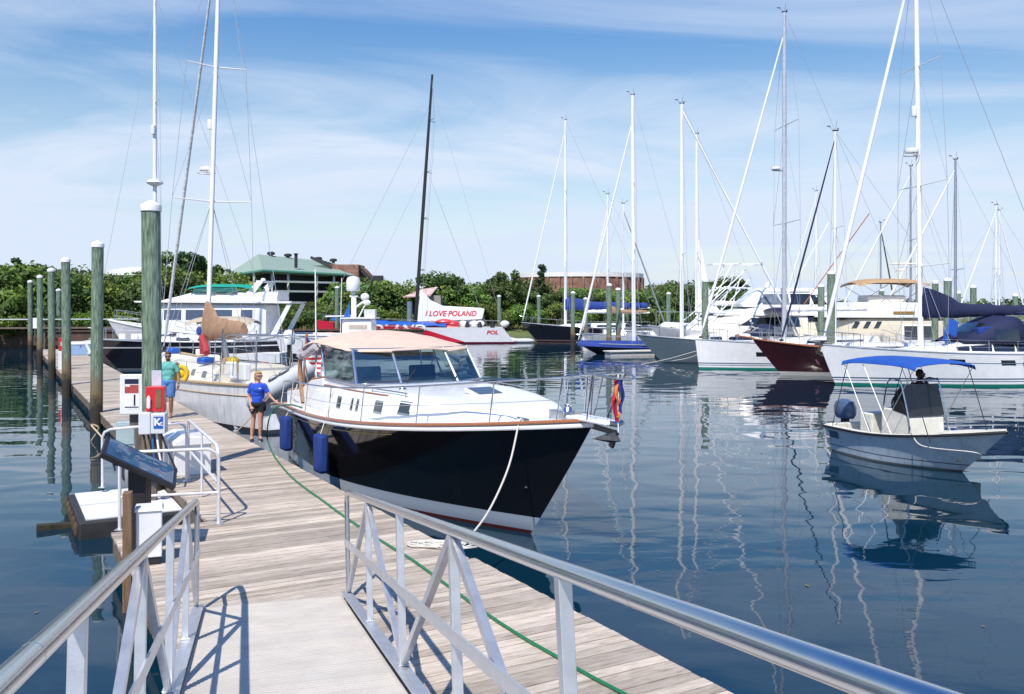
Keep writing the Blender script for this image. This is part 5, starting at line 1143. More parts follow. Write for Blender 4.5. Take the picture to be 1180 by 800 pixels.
# ------------------------------------------------------------------ cutter beside the dock (cockpit towards us)
def cutter():
    bow = W(39.5,6.0); ster = W(25.6,7.35); d = bow-ster; hd = math.degrees(math.atan2(d.y,d.x)); L = d.length
    t = yacht_root('sailing_yacht', 'white double ended cutter with tan sail cover behind the woman in blue', 'sailboat', (bow.x,bow.y), hd, L, 'sailing yachts in the basin')
    m = banded('chalky white cutter hull', (.6,.61,.63), [(-.02,.1,(.03,.03,.04)),(-2,-.02,(.02,.02,.03))], rough=.35, coat=.2, streak=.5, var=.1)
    h = Hull(L, 3.8, 1.3, 1.22, 1.75, rake=.9, trake=-.5, stern=.45, draft=.6, tm=.45, bp=2.2, wl=.88, zmt=.35)
    h.mesh().build('hull', m, t); make_deck(h, t, OFFW)
    for sd in (1,-1):
        g = MB(); g.tube(h.edge(sd,0,1,40,dz=.03,out=.01), .045, 6); g.build('cap_rail', TEAKR, t)
        g = MB(); g.tube([h.pt(k/40,.78,sd)+Vector((0,sd*.01,0)) for k in range(0,41)], .02, 5); g.build('rub_strake', TEAKR, t)
    z = lambda x: h.sheer(h.tx(x))-.03
    a = Arch([(3.2,1.25,z(3.2),.55),(5,1.3,z(5),.5),(8,1.15,z(8),.42),(9.6,.8,z(9.6),.3)], e=.35, tumble=.1); a.mesh().build('coachroof', CREAM, t, angle=60)
    for sd in (1,-1):
        for x in (4.2,5.4,6.6,7.8): a.window(x-.2, x+.2, z(x)+.14, z(x)+.34, sd, nx=3).build('porthole', DARK, t)
        g = MB(); g.tube([a.side(x, z(x)+.48, sd, .0)+Vector((0,-sd*.2,.06)) for x in (4,5,6,7,8)], .02, 6); g.build('grab_rail', TEAK, t)
    mx = 5.9+2.1
    M = rig(t, h, mx, 17.5, mr=.1, lean=-.1, sway=-.45, spreaders=((7.3,1.4),(12.1,1.05)), furl=mat('striped furled genoa', (.6,.6,.6), .8, var=.3, scale=2, stretch=(1,1,6)), furlr=.06, fore_top=1.0, boomz=2.55, boomx=mx-4.2, cover=TAN, cr=.36, crise=.55, wr=.009)
    g = MB(); g.lathe([(.09,0),(.1,.05),(.1,.34),(.0,.36)], M(9.9)+Vector((.16,.1,0)), 12); g.build('radar_reflector', WHITE, t)
    g = MB(); c = M(8.4); g.lathe([(.0,0),(.2,.0),(.24,.06),(.22,.16),(.1,.21),(.0,.22)], c+Vector((.42,.1,0)), 16); g.tube([c, c+Vector((.42,.1,.0))],.04,6); g.tube([c+Vector((.42+.32*math.cos(q),.1+.32*math.sin(q),-.04)) for q in [2*math.pi*k/14 for k in range(14)]],.014,5,closed=True); g.build('radar_dome', WHITE, t)
    g = MB(); g.prism([(6.9,z(7)+.4),(7.3,z(7)+.4),(8.0,2.9),(7.75,2.9)], -.5, -.42); g.build('mast_board', CREAM, t, smooth=False, bevel=.01)
    g = MB(); g.tube([(mx-.2,.2,1.9),(mx-.3,.25,2.5),(mx-.5,.2,2.2),(mx-1.0,.3,1.95)],.11,8); g.build('red_sail_bag', mat('faded red cloth', (.35,.04,.05), .8), t)
    mat('khaki bimini', (.45,.38,.28), .8, var=.15)
    g = MB()
    for x_ in (1.8,2.7,3.6): g.tube([(x_,-1.1,z(1)+.3),(x_,-1.05,2.5),(x_,-.6,2.68),(x_,.6,2.68),(x_,1.05,2.5),(x_,1.1,z(1)+.3)],.016,6)
    for y_ in (-1,0,1): g.tube([(1.8,y_,2.58 if y_ else 2.68),(3.6,y_,2.58 if y_ else 2.68)],.013,6)
    g.build('awning_frame', CHROME, t)
    for x in (1.2,2.4):
        g = MB(); g.box((x,.95,z(x)+.45),(.5,.2,.5)); g.build('cockpit_locker', WHITE, t, smooth=False, bevel=.04)
    g = MB(); g.box((3.0,.7,1.75),(.3,.3,.55)); g.build('lee_cloth', mat('yellow oilskin', (.65,.45,.02), .6), t, bevel=.1)
    for q in [(.4,-.9),(.4,.9),(3.0,-1.1),(3.0,1.1)]: g = MB(); g.tube([(q[0],q[1],z(1)),(q[0]*.9,q[1],2.9)],.02,6); g.build('arch_post', CHROME, t)
    g = MB(); g.tube([(.4,-.9,2.6),(.2,0,2.75),(.4,.9,2.6)],.02,6); g.build('arch_post', CHROME, t)
    stanchions(h, t, .05, .93, 8, ht=.62); pulpit(h, t, .65)
    for q in ((3.0,1.2),(3.0,-1.2),(4.9,.6)): winch(t, q[0], q[1], z(3)+.1)
    # clutter on the side deck
    for x, c in ((9.5,BLUEP),(8.8,WHITE),(6.2,WHITE),(5.1,BLUEP),(4.5,TAN)):
        g = MB(); g.box((x,random.uniform(-.4,.9),z(x)+.62),(.5,.35,.22),rot=(0,0,x)); g.build('deck_bag', c, t, bevel=.06)
    Rz = Matrix.Rotation(R(hd),4,'Z')
    w = Rz @ (h.pt(.42,.5,1)+Vector((0,.24,-.15))) + t.location
    f = thing('ball_fender', 'scuffed cream fender hanging on the white cutter hull', 'fender', w, 0)
    g = MB(); g.ell((0,0,.1),(.2,.2,.3)); g.build('ball', CREAM, f); g = MB(); g.tube([(0,0,.38),(0,.0,.9)],.012,5); g.build('line', ROPE, f)
    w = Rz @ (h.pt(.83,1,1)+Vector((0,.1,.1))) + t.location
    f = thing('horseshoe_buoy', 'yellow rescue buoy on the cutter rail beside the man', 'life buoy', P(208.5,431,25.5), 0)
    g = MB(); g.tube([(.16*math.cos(q),.03*math.cos(q),.2*math.sin(q)) for q in [R(-60+300*k/12) for k in range(13)]], .07, 8); g.ell((0,0,0),(.1,.05,.13)); g.build('float', mat('yellow foam cover', (.75,.5,.02), .6), f)
    return t, h
cut, cuth = cutter()
# light grey inflatable hung across the cutter's stern
q = P(372,444,24.2)
rib('pale grey inflatable slung between the cutter and the dark yacht', (-5.0,24.0,1.62), 0, 1.9, 1.35, mat('dinghy tube grey', (.5,.52,.56), .45, var=.08, scale=2), r=.25, grips=True, rot=(R(30), R(30), R(176)))
# ------------------------------------------------------------------ black sportfisher-like sloop at the dock
tb, hb = generic('black hulled yacht with white topsides and anchor over the dock, behind the big piling', (-23.3,50.2), 208, 10.5, 3.9, 1.75, banded('black hull, white line', (.015,.016,.022), [(1.22,1.29,(.7,.7,.72)),(-.02,.08,(.3,.3,.32))], rough=.15, coat=.6), 3.4, 21.3, None, fore=True, furl=False, mr=.11, spr=((.41,1.75),(.71,1.2)), rake=1.5, wr=.009, zmf=.85, lean=0, deckm=WHITE)
g = MB(); g.lathe([(.1,0),(.42,.16),(.46,.22),(.4,.34),(.2,.4),(.0,.42)], (10.5-3.4,0,10.35), 18); g.build('mast_platform', WHITE, tb)
g = MB(); g.lathe([(.12,0),(.13,.05),(.13,.5),(.0,.52)], (10.5-3.3,.1,13.3), 10); g.build('radar_reflector', WHITE, tb)
for x in (8.8,8.2,7.9,6.2,5.8): g = MB(); g.box((x,random.uniform(-.5,.6),1.85),(.35,.4,.3)); g.build('deck_box', random.choice([WHITE,WHITE,DARK]), tb, bevel=.05)
g = MB(); g.bar((10.2,0,1.7),(10.75,0,1.6),.05,.1); g.bar((10.7,0,1.6),(10.45,0,1.0),.06,.12); g.box((10.45,0,1.0),(.3,.5,.06),rot=(0,.4,0)); g.build('anchor', WHITE, tb, smooth=False)
# ------------------------------------------------------------------ motor yachts
def win_row(a, t, xs, z0, z1, m=None):
    for sd in (1,-1):
        for x0, x1 in xs: a.window(x0, x1, z0, z1, sd, nx=3).build('window', m or DARK, t)
def trawler_left():
    L = 16.4; t = yacht_root('motor_yacht', 'white pilothouse motor yacht with green canvas flybridge on the far side of the left dock', 'motor yacht', (-28.6,64.5), 180, L)
    m = banded('white yacht hull, black boot', (.76,.76,.77), [(.1,.3,(.02,.02,.025)),(-2,.1,(.03,.03,.03))], rough=.2, coat=.4, streak=.12)
    h = Hull(L, 4.8, 1.5, 1.55, 2.55, rake=1.6, trake=-.2, stern=.85, draft=.6, tm=.45, bp=2.3, wl=.93, zmt=.4)
    h.mesh().build('hull', m, t); make_deck(h, t, WHITE)
    for sd in (1,-1):
        g = MB(); g.tube(h.edge(sd,0,1,30,dz=.03), .05, 6); g.build('rub_rail', WHITE, t)
        for x in (4.5,6.2,8,9.6): g = MB(); g.add([h.pt(h.tx(x+dx), k, sd)+Vector((0,sd*.015,0)) for dx, k in ((-.3,.62),(.3,.62),(.3,.74),(-.3,.74))], [(0,1,2,3)]); g.build('porthole', DARK, t, smooth=False)
    a = Arch([(4.7,2.0,1.5,2.1),(5.0,2.1,1.5,2.25),(12.6,2.0,1.6,2.25),(13.2,1.6,1.9,1.6)], e=.22, tumble=.05); a.mesh(20).build('deckhouse', WHITE, t, angle=40)
    win_row(a, t, [(5.6,6.4),(7.0,8.3),(9.0,10.2),(10.5,11.7)], 2.6, 3.3, mat('blue grey glass', (.05,.08,.14), .06, coat=1))
    g = MB(); g.prism([(3.0,3.72),(13.6,3.78),(13.7,3.9),(2.8,3.86)], -2.2, 2.2); g.build('boat_deck', WHITE, t, smooth=False, bevel=.03)
    g = MB(); g.prism([(2.9,3.7),(3.2,3.7),(4.4,1.5),(4.0,1.5)], 2.0, 2.1); g.build('aft_wing', WHITE, t, smooth=False)
    g = MB(); g.prism([(2.9,3.7),(3.2,3.7),(4.4,1.5),(4.0,1.5)], -2.1, -2.0); g.build('aft_wing', WHITE, t, smooth=False)
    f = Arch([(4.0,1.7,3.86,.7),(9.6,1.7,3.86,.75),(11.0,1.3,3.86,.4),(12.4,.6,3.86,.1)], e=.25, tumble=.1); f.mesh(16).build('flybridge_coaming', WHITE, t, angle=40)
    GRN = mat('emerald canvas', (.0,.3,.2), .75, var=.12, scale=3, bump=.3, bscale=6)
    bimini(t, 5.7, 10.1, 1.75, 4.95, GRN, 4.4, ht=.14)
    g = MB(); g.add([(9.8,1.7,4.5),(9.8,-1.7,4.5),(9.7,-1.6,4.9),(9.7,1.6,4.9)],[(0,1,2,3)]); g.add([(9.8,1.72,4.5),(6.8,1.74,4.5),(6.8,1.72,4.9),(9.7,1.68,4.9)],[(0,1,2,3)]); g.build('green_side_curtain', mat('green vinyl curtain', (.02,.14,.12), .3, var=.3), t, smooth=False)
    for sd in (1,-1):
        g = MB(); g.prism([(5.9,4.0),(6.6,4.0),(5.5,5.2),(5.0,5.2)], sd*1.5, sd*1.6); g.build('radar_arch_leg', WHITE, t, smooth=False, bevel=.03)
    g = MB(); g.box((5.25,0,5.26),(.5,3.1,.12)); g.lathe([(.16,0),(.18,.06),(.14,.16),(.0,.2)],(5.25,.6,5.32),12); g.build('radar_arch', WHITE, t, bevel=.02)
    g = MB(); g.box((6.0,1.0,4.65),(1.4,.7,.35)); g.build('lime_kayak', mat('lime plastic', (.2,.6,.03), .4), t, bevel=.12)
    stanchions(h, t, .5, .97, 8, ht=.85, wires=2, wr=.012)
    g = MB(); g.box((.2,0,.45),(1.2,3.6,.12)); g.build('swim_platform', WHITE, t, smooth=False, bevel=.02)
trawler_left()
def tender():
    t = yacht_root('motorboat', 'small motorboat with tan bimini and big white outboard behind the cutter', 'motorboat', (-20.5,53), 181, 7.2)
    h = Hull(7.2, 2.4, .85, .85, 1.2, rake=.9, trake=0, stern=.88, draft=.3, tm=.45, bp=2.3, zmt=.3)
    h.mesh(nt=24).build('hull', banded('white yacht hull, black boot', (0,0,0), []), t); make_deck(h, t, OFFW)
    bimini(t, 1.6, 5.4, 1.1, 2.75, mat('khaki bimini',(0,0,0)), .95, ht=.2)
    g = MB(); g.box((3.4,0,1.3),(.8,.8,1.0)); g.build('console', WHITE, t, smooth=False, bevel=.05)
    g = MB(); g.lathe([(.02,0),(.3,.02),(.36,.2),(.36,.6),(.25,.82),(.0,.9)], (-.3,0,1.3), 14); g.build('outboard_cowling', WHITE, t)
    g = MB(); g.box((-.3,0,.7),(.2,.2,1.3)); g.build('outboard_leg', BLACK, t, smooth=False, bevel=.03)
    for x, c in ((2.4,ROYAL),(4.6,ROYAL)): g = MB(); g.ell((x,.95,2.15),(.18,.14,.25)); g.build('blue_bag', c, t)
tender()
def radome_boat():
    t = yacht_root('motorboat', 'white cabin boat with satellite dome and mast gear beyond the beige canvas top', 'motorboat', (-13.4,66), 180, 8.2)
    h = Hull(8.2, 3, 1.1, 1.1, 1.5, rake=1, trake=0, stern=.88, draft=.4, tm=.45, zmt=.3)
    h.mesh(nt=24).build('hull', banded('white yacht hull, black boot', (0,0,0), []), t); make_deck(h, t, OFFW)
    a = Arch([(4.8,1.2,1.2,1.3),(4.9,1.25,1.2,1.45),(6.7,1.2,1.3,1.4),(6.9,1.1,1.4,1.2)], e=.15, tumble=.03); a.mesh(16).build('cabin', WHITE, t, angle=40)
    for sd in (1,-1): a.window(5.1,6.4,1.9,2.2,sd,nx=3).build('window', mat('beige blind', (.5,.42,.34), .5), t)
    g = MB(); g.box((5.75,0,2.68),(2.4,2.7,.08)); g.build('roof', WHITE, t, smooth=False, bevel=.02)
    g = MB(); g.box((6.25,0,3.45),(.34,.34,1.5)); g.box((6.25,0,4.25),(.6,.4,.1)); g.build('mast_pillar', WHITE, t, bevel=.03)
    g = MB(); g.lathe([(.45,0),(.5,.08),(.5,.75),(.42,.98),(.2,1.08),(.0,1.1)], (6.3,0,4.62), 20); g.build('satellite_dome', WHITE, t)
    g = MB(); g.lathe([(.16,0),(.16,.35)], (6.3,0,4.28), 10); g.build('dome_stand', GREYP, t)
    g = MB(); g.ell((5.45,0,4.2),(.33,.3,.3)); g.ell((5.3,.1,3.8),(.3,.2,.2)); g.tube([(6.2,0,3.4),(5.5,.05,3.9)],.07,8); g.tube([(5.9,0,2.75),(5.35,.1,3.75)],.05,8); g.build('searchlight', WHITE, t)
    g = MB(); g.box((4.95,.6,3.0),(.8,.8,.6)); g.build('roof_locker', mat('grey locker', (.62,.62,.62), .5), t, smooth=False, bevel=.03)
    g = MB(); g.prism([(6.5,2.75),(6.95,2.75),(6.55,3.9)], .14, .2); g.build('blue_pennant', BLUEP, t, smooth=False)
    g = MB(); g.tube([(6.2,.1,2.85),(8.3,.1,2.8)],.045,6); g.build('davit', WHITE, t)
    rod(t, (7.4,-.9,1.5), (7.3,-.9,5.6), .03, 'whip_antenna', WHITE)
radome_boat()
g = MB(); g.box((0,0,.2),(4.6,.3,.22)); g.box((.6,0,.5),(.6,.3,.5)); g.box((2.2,0,.35),(.9,.4,.6)); o = g.build('red_workfloat', mat('dull red paint', (.35,.02,.05), .5), None, smooth=False, bevel=.06, loc=(-14.6,70,.8)); tag(o, 'low dull red boom on the far wall left of the dome boat', 'boom')
def sport_cruiser():
    L = 15; t = yacht_root('motor_yacht', 'white flybridge cruiser with dark side glass behind the plumb bowed sloop', 'motor yacht', (8.9,60), 183, L)
    h = Hull(L, 4.7, 1.5, 1.6, 2.35, rake=2.2, trake=-.2, stern=.88, draft=.6, tm=.45, bp=2.4, wl=.8, zmt=.4)
    h.mesh().build('hull', banded('white cruiser hull', (.78,.78,.78), [(-2,.12,(.03,.05,.1))], rough=.15, coat=.5), t); make_deck(h, t, WHITE)
    a = Arch([(3.0,1.9,1.6,1.5),(3.6,2.0,1.6,1.75),(8.6,1.95,1.7,1.55),(10.8,1.6,1.85,.85),(12.6,1.0,2.05,.2),(13.2,.7,2.1,.05)], e=.34, tumble=.16); a.mesh(24).build('deckhouse', CREAM, t, angle=55)
    for sd in (1,-1):
        a.window(5.4,9.5,lambda x: 2.1+.02*x, lambda x: min(2.85, 1.55+a.at(x)[3]*.8), sd, nx=8, slant0=.1, slant1=-.9).build('window', DARK, t)
        a.window(3.9,4.9,2.5,3.0,sd,nx=3,slant0=.2).build('window', DARK, t)
    f = Arch([(2.6,1.8,2.95,.4),(3.4,1.85,2.95,.62),(8.0,1.8,2.95,.62),(9.8,1.3,2.95,.28),(10.4,.8,2.95,.05)], e=.3, tumble=.1); f.mesh(18).build('flybridge', WHITE, t, angle=50)
    k = Arch([(3.2,1.5,3.5,.9),(4.2,1.6,3.5,1.25),(7.8,1.55,3.5,1.25),(9.0,1.35,3.5,.2)], e=.3, tumble=.15); k.mesh(18).build('hardtop', WHITE, t, angle=50)
    for sd in (1,-1):
        k.window(6.0,8.5,3.65,4.5,sd,nx=6,slant0=.1,slant1=-.9).build('enclosure_panel', mat('clear enclosure vinyl', (.16,.18,.22), .12, var=.6, scale=3, coat=.8), t)
        k.window(4.7,5.9,3.65,4.5,sd,nx=4,slant0=-.1,slant1=.05).build('enclosure_panel', DARK, t)
        k.window(3.5,4.4,3.65,4.3,sd,nx=3,slant0=.45,slant1=.25).build('enclosure_panel', DARK, t)
        g = MB(); g.prism([(.9,1.6),(2.2,1.6),(3.6,3.4),(3.0,3.6)], sd*1.75, sd*1.85); g.build('aft_wing', WHITE, t, smooth=False, bevel=.03)
        g = MB(); pts = [(14.3,sd*.5,3.2),(12,sd*1.6,3.15),(9.5,sd*2.1,3.0)]; g.tube(smooth([Vector(p) for p in pts]),.022,6)
        for p in pts: g.tube([p,(p[0],p[1],2.2)],.018,6)
        g.build('bow_rail', CHROME, t)
    g = MB(); g.lathe([(.02,0),(.3,0),(.34,.1),(.28,.32),(.1,.42),(.0,.43)],(6.9,.2,4.73),14); g.build('radar_dome', WHITE, t)
    # tuna tower frame
    g = MB()
    for sd in (1,-1):
        for (a1, b1) in (((9.8,sd*1.2,3.1),(8.9,sd*.8,5.9)),((11.6,sd*1.3,2.4),(9.6,sd*.8,6.3)),((12.6,sd*1.3,2.3),(9.6,sd*.9,4.8)),((11,sd*1.3,2.6),(8.4,sd*1.0,5.4)),((10.2,sd*1.1,4.8),(8.4,sd*1.2,4.7)),((11.5,sd*1.3,3.4),(8.7,sd*.9,5.9))): g.tube([a1,b1],.035,6)
        g.tube([(7.6,sd*.8,6.3),(10.8,sd*.8,6.3)],.035,6)
    for x in (7.6,9.0,10.8): g.tube([(x,-.8,6.3),(x,.8,6.3)],.035,6)
    g.build('tower_frame', MASTW, t)
    for sd in (1,-1):
        rod(t, (5.4,sd*1.9,3.4), (1.5,sd*3.2,9.4), .03, 'outrigger', mat('copper pole', (.4,.14,.06), .4) if sd > 0 else WHITE)
sport_cruiser()
def trawler_right():
    L = 12.5; t = yacht_root('motor_yacht', 'cream sided trawler yacht with tan bimini behind the big white sloop', 'motor yacht', (18.2,57), 180, L)
    h = Hull(L, 4.4, 1.1, 1.15, 1.8, rake=1.6, trake=-.1, stern=.9, draft=.6, tm=.45, bp=2.3, wl=.82, zmt=.4)
    h.mesh().build('hull', banded('white cruiser hull', (0,0,0), []), t); make_deck(h, t, WHITE)
    a = Arch([(3.6,1.85,1.05,1.6),(3.8,1.9,1.05,1.75),(9.6,1.85,1.15,1.65),(10.8,1.5,1.35,1.35),(11.0,1.35,1.4,.9)], e=.16, tumble=.05); a.mesh(20).build('deckhouse', mat('warm cream gelcoat', (.62,.55,.42), .4, coat=.2, var=.05), t, angle=40)
    win_row(a, t, [(5.15,5.95),(6.15,6.95)], 1.5, 2.35)
    for sd in (1,-1):
        for x0, x1 in ((5.0,7.1),): 
            g = a.window(x0,x1,1.4,2.45,sd,off=.003,nx=3,thick=.008); g.build('window_frame', WHITE, t)
    for i in range(3):
        for sd in (1,-1): a.window(8.5+.65*i,8.8+.65*i,2.2,2.62,sd,nx=2,slant0=-.25,slant1=-.25).build('window', DARK, t)
    g = MB(); g.prism([(3.4,2.8),(11.3,2.85),(10.9,3.0),(9.9,3.8),(4.6,3.75),(4.4,3.6),(3.4,3.0)], -1.9, 1.9); g.build('flybridge', WHITE, t, smooth=False, bevel=.08)
    g = MB(); g.box((7.0,1.92,3.15),(1.3,.05,.18)); g.build('name_board', mat('gilt board', (.35,.2,.04), .4, metal=.3), t, bevel=.06)
    g = MB(); g.box((7.6,.0,3.95),(2.4,1.8,.55)); g.build('helm_seat', CREAM, t, smooth=False, bevel=.15)
    bimini(t, 5.2, 9.6, 1.6, 5.05, mat('tan bimini canvas', (.42,.27,.14), .8, var=.1), 3.8, ht=.2, r=.022)
    rod(t, (5.4,0,3.8), (5.4,0,6.9), .07, 'signal_mast', WHITE)
    g = MB(); g.box((6.2,0,6.2),(1.7,.1,.1)); g.box((6.4,0,5.8),(.5,.2,.14)); g.build('radar_scanner', mat('cream gelcoat',(0,0,0)) if False else CREAM, t, smooth=False, bevel=.03)
    stanchions(h, t, .55, .97, 7, ht=.85, wires=2, wr=.012)
    g = MB(); g.box((7.6,0,1.1),(.3,.3,.3)); g.build('deck_vent', WHITE, t)
trawler_right()
g = yacht_root('motorboat', 'small white motorboat with navy canvas beyond the grey blue hull', 'motorboat', (8.6,69), 180, 8)
h = Hull(8, 2.8, 1.0, 1.05, 1.4, rake=1, trake=0, stern=.9, draft=.4, tm=.45, zmt=.3); h.mesh(nt=24).build('hull', WHULL, g); make_deck(h, g, OFFW)
a = Arch([(2.0,1.1,1.0,1.2),(5.0,1.1,1.05,1.3),(6.2,.8,1.1,.4)], e=.3, tumble=.1); a.mesh(16).build('cabin', WHITE, g, angle=50)
for sd in (1,-1): a.window(2.4,3.4,1.5,2.0,sd,nx=3).build('window', DARK, g); a.window(3.6,4.8,1.5,2.0,sd,nx=3).build('window', DARK, g)
bimini(g, .2, 2.6, 1.1, 2.9, NAVY, 1.1)
# ------------------------------------------------------------------ far buildings
SIDING = mat('green metal roofing', (.27,.35,.28), .6, var=.12, scale=2, stretch=(8,8,.5), bump=.3, bscale=4)
def shed():
    Y = 112; t = thing('boat_shed', 'big open sided shed with faded green metal roof above the trees', 'shed', (P(262,HY,Y).x+.2, Y, 0), R(0))
    k = Y/FPX; X = lambda px: (px-262)*k; Z = lambda py: H+(HY-py)*k
    # hip-ended roof: gable face turned to the left, long slope to the right
    apex = Vector((X(290), 2.0, Z(292))); ridge = Vector((X(353), 14, Z(295.5)))
    a = Vector((X(259), -1, Z(319))); b = Vector((X(320), -7.5, Z(314.5))); c = Vector((X(396), 1, Z(316.5))); d = Vector((X(396)+1, 12, Z(316)))
    back = Vector((X(262), 18, Z(319)))
    g = MB(); g.add([a, b, apex],[(0,1,2)]); g.add([b, c, ridge, apex],[(0,1,2,3)]); g.add([c,d,ridge],[(0,1,2)]); g.add([apex,ridge,d,back],[(0,1,2,3)]); g.add([a,apex,back],[(0,1,2)])
    o = g.build('roof', SIDING, t, smooth=False); so_ = o.modifiers.new('s','SOLIDIFY'); so_.thickness = .22
    g = MB(); g.tube([a,b,c],.16,6); g.build('eave_gutter', mat('green gutter', (.09,.26,.18), .5), t)
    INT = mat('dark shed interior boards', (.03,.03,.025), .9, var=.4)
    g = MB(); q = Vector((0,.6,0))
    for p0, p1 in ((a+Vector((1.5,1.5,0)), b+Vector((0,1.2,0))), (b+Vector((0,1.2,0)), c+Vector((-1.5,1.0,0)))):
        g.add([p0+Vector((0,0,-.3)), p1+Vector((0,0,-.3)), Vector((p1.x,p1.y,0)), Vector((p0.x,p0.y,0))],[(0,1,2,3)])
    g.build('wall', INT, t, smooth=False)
    POST = mat('pale painted steel post', (.5,.55,.5), .6, var=.2)
    for px, zt in ((285,318),(306,318),(327,316),(341,316),(367,317),(383,317)):
        f = (px-262)/(396-262); yy = lerp(-2,-7.5,min(1,(px-262)/58)) if px < 320 else lerp(-7.5,1,(px-320)/76)
        g = MB(); g.box((X(px), yy+.5, (Z(zt))/2),(.22,.22,Z(zt))); g.build('post', POST, t, smooth=False)
    for py in (326,336.5):
        g = MB(); g.bar((X(330),-6.4,Z(py)),(X(388),.2,Z(py)),.12,.22); g.build('rail_beam', POST, t, smooth=False)
    VENT = mat('dark ridge vent', (.03,.03,.035), .6)
    for px, py in ((301,292.5),(315,293),(342,295),(356,295.5)):
        f = (px-290)/63; p = apex.lerp(ridge, max(0,f)); g = MB(); g.lathe([(.22,-.3),(.22,.2),(.5,.28),(.52,.5),(.3,.62),(.0,.64)], p+Vector((0,-.3,-.15)), 12); g.build('roof_vent', VENT, t)
    g = MB(); p = Vector((X(342.5),-1.5,Z(301))); g.lathe([(.2,-.9),(.2,.7),(.4,.8),(.0,.9)], p, 8); g.build('flue', VENT, t)
shed()
BRICK = mat('old red brick', (.2,.085,.06), .9, var=.35, scale=1.5, bump=.6, bscale=12, c2=(.26,.15,.11))
def tank(name, lab, px0, px1, ytop, ybot, Y, m, roof, rim=.6):
    k = Y/FPX; r = (px1-px0)/2*k; cx = P((px0+px1)/2,HY,Y).x; z1 = H+(HY-ybot)*k; z2 = H+(HY-ytop)*k
    t = thing(name, lab, 'tank', (cx,Y+r*.4,0))
    g = MB(); g.lathe([(r*.985,0),(r*.985,z1)], n=48); g.build('wall', m, t, angle=30)
    g = MB(); g.lathe([(r*1.0,z1),(r,z1+rim),(r*.96,z1+rim),(r*.6,z2-.3*(z2-z1-rim)),(r*.25,z2),(.0,z2)], n=48); g.build('roof', roof, t, angle=40)
    for q in range(36):
        a = 2*math.pi*q/36
        if math.sin(a) < .2: g = MB(); g.box((r*1.0*math.cos(a), r*1.0*math.sin(a), z1/2),(.35,.35,z1), rot=(0,0,a)); g.build('wall_rib', m, t, smooth=False)
    return t, z2, r
ROOFW = mat('sun bleached tank roof', (.74,.72,.7), .6, var=.08)
t, z2, r = tank('storage_tank', 'wide low brick round tank with white roof above the right-hand trees', 592, 745, 313.5, 320, 150, BRICK, ROOFW, .7)
g = MB(); g.tube([(r*.95*math.cos(q), r*.95*math.sin(q), z2+.0-.3) for q in [R(180+5*k) for k in range(37)]], .06, 5); g.build('roof_rail', mat('pink grey rail', (.5,.4,.38), .6), t)
tank('storage_tank', 'round tank with white domed roof above the left trees beside the nearest piling', 117, 214, 307.5, 318, 150, mat('brown concrete band', (.24,.17,.13), .9, var=.25, scale=1), ROOFW, .9)
def ruin():
    Y = 118; k = Y/FPX; X = lambda px: (px-382)*k; Z = lambda py: H+(HY-py)*k
    t = thing('brick_ruin', 'ruined brick building with fallen dark rafters beside the green roofed shed', 'ruin', (P(382,HY,Y).x, Y, 0))
    g = MB(); g.box((X(397), 2, Z(305)/2),(X(414)-X(380),5,Z(305))); g.build('wall', BRICK, t, smooth=False, bevel=.05)
    g = MB(); g.prism([(X(412),0),(X(440),0),(X(431),Z(321)),(X(421),Z(310)),(X(414),Z(306))], 1, 1.6); g.build('gable', BRICK, t, smooth=False)
    DK = mat('charred rafter', (.035,.04,.04), .9, var=.4)
    for i in range(7):
        g = MB(); g.bar((X(360+i*2.5), -1+i*.8, Z(297+i)),(X(384+i*3), -1+i*.8, Z(309+i*1.5)),.25,.35); g.build('rafter', DK, t, smooth=False)
    for i in range(5):
        g = MB(); g.bar((X(413+i*1.8), .5+i*.6, Z(308+i*2)),(X(430+i*2), .5+i*.6, Z(327+i)),.25,.35); g.build('rafter', DK, t, smooth=False)
    g = MB(); g.box((X(434),1,Z(322)),(1.3,1.5,1.0)); g.build('chimney', DK, t, smooth=False)
    g = MB()
    for i in range(4): g.bar((X(405+i*2),0,Z(305)),(X(405+i*2),0,Z(300)),.06,.06)
    g.bar((X(404),0,Z(300)),(X(412),0,Z(300)),.06,.06); g.build('roof_railing', GREYP, t, smooth=False)
ruin()
Yc = 101; k = Yc/FPX
t = thing('cottage', 'little cottage with rusty pink roof among the trees behind the black mast', 'cottage', (P(485,HY,Yc).x, Yc, 0), 0)
g = MB(); g.add([(-2.0,0,4.55),(1.2,-1.5,4.7),(1.7,2,5.7),(-.6,3.0,5.4)],[(0,1,2,3)]); o = g.build('roof', mat('rusty pink tin', (.5,.27,.2), .7, var=.3, scale=2, c2=(.6,.45,.42)), t, smooth=False); o.modifiers.new('s','SOLIDIFY').thickness = .12
g = MB(); g.box((.9,1.2,2.6),(2.6,2.6,4.2)); g.build('wall', mat('weathered shed wall', (.3,.27,.25), .8, var=.2), t, smooth=False)
for px_, lab in ((472,'left of the two blue grey steel posts beside the racing yacht'),(486.5,'right of the two blue grey steel posts, under the black mast')):
    q = P(px_, 352, 93); g = MB(); g.tube([(0,0,-1),(0,0,4.0)],.28,10); o = g.build('steel_post', mat('blue grey steel', (.16,.2,.26), .5, var=.2), None, loc=(q.x,93,0)); tag(o, lab, 'post', 'blue grey steel posts')
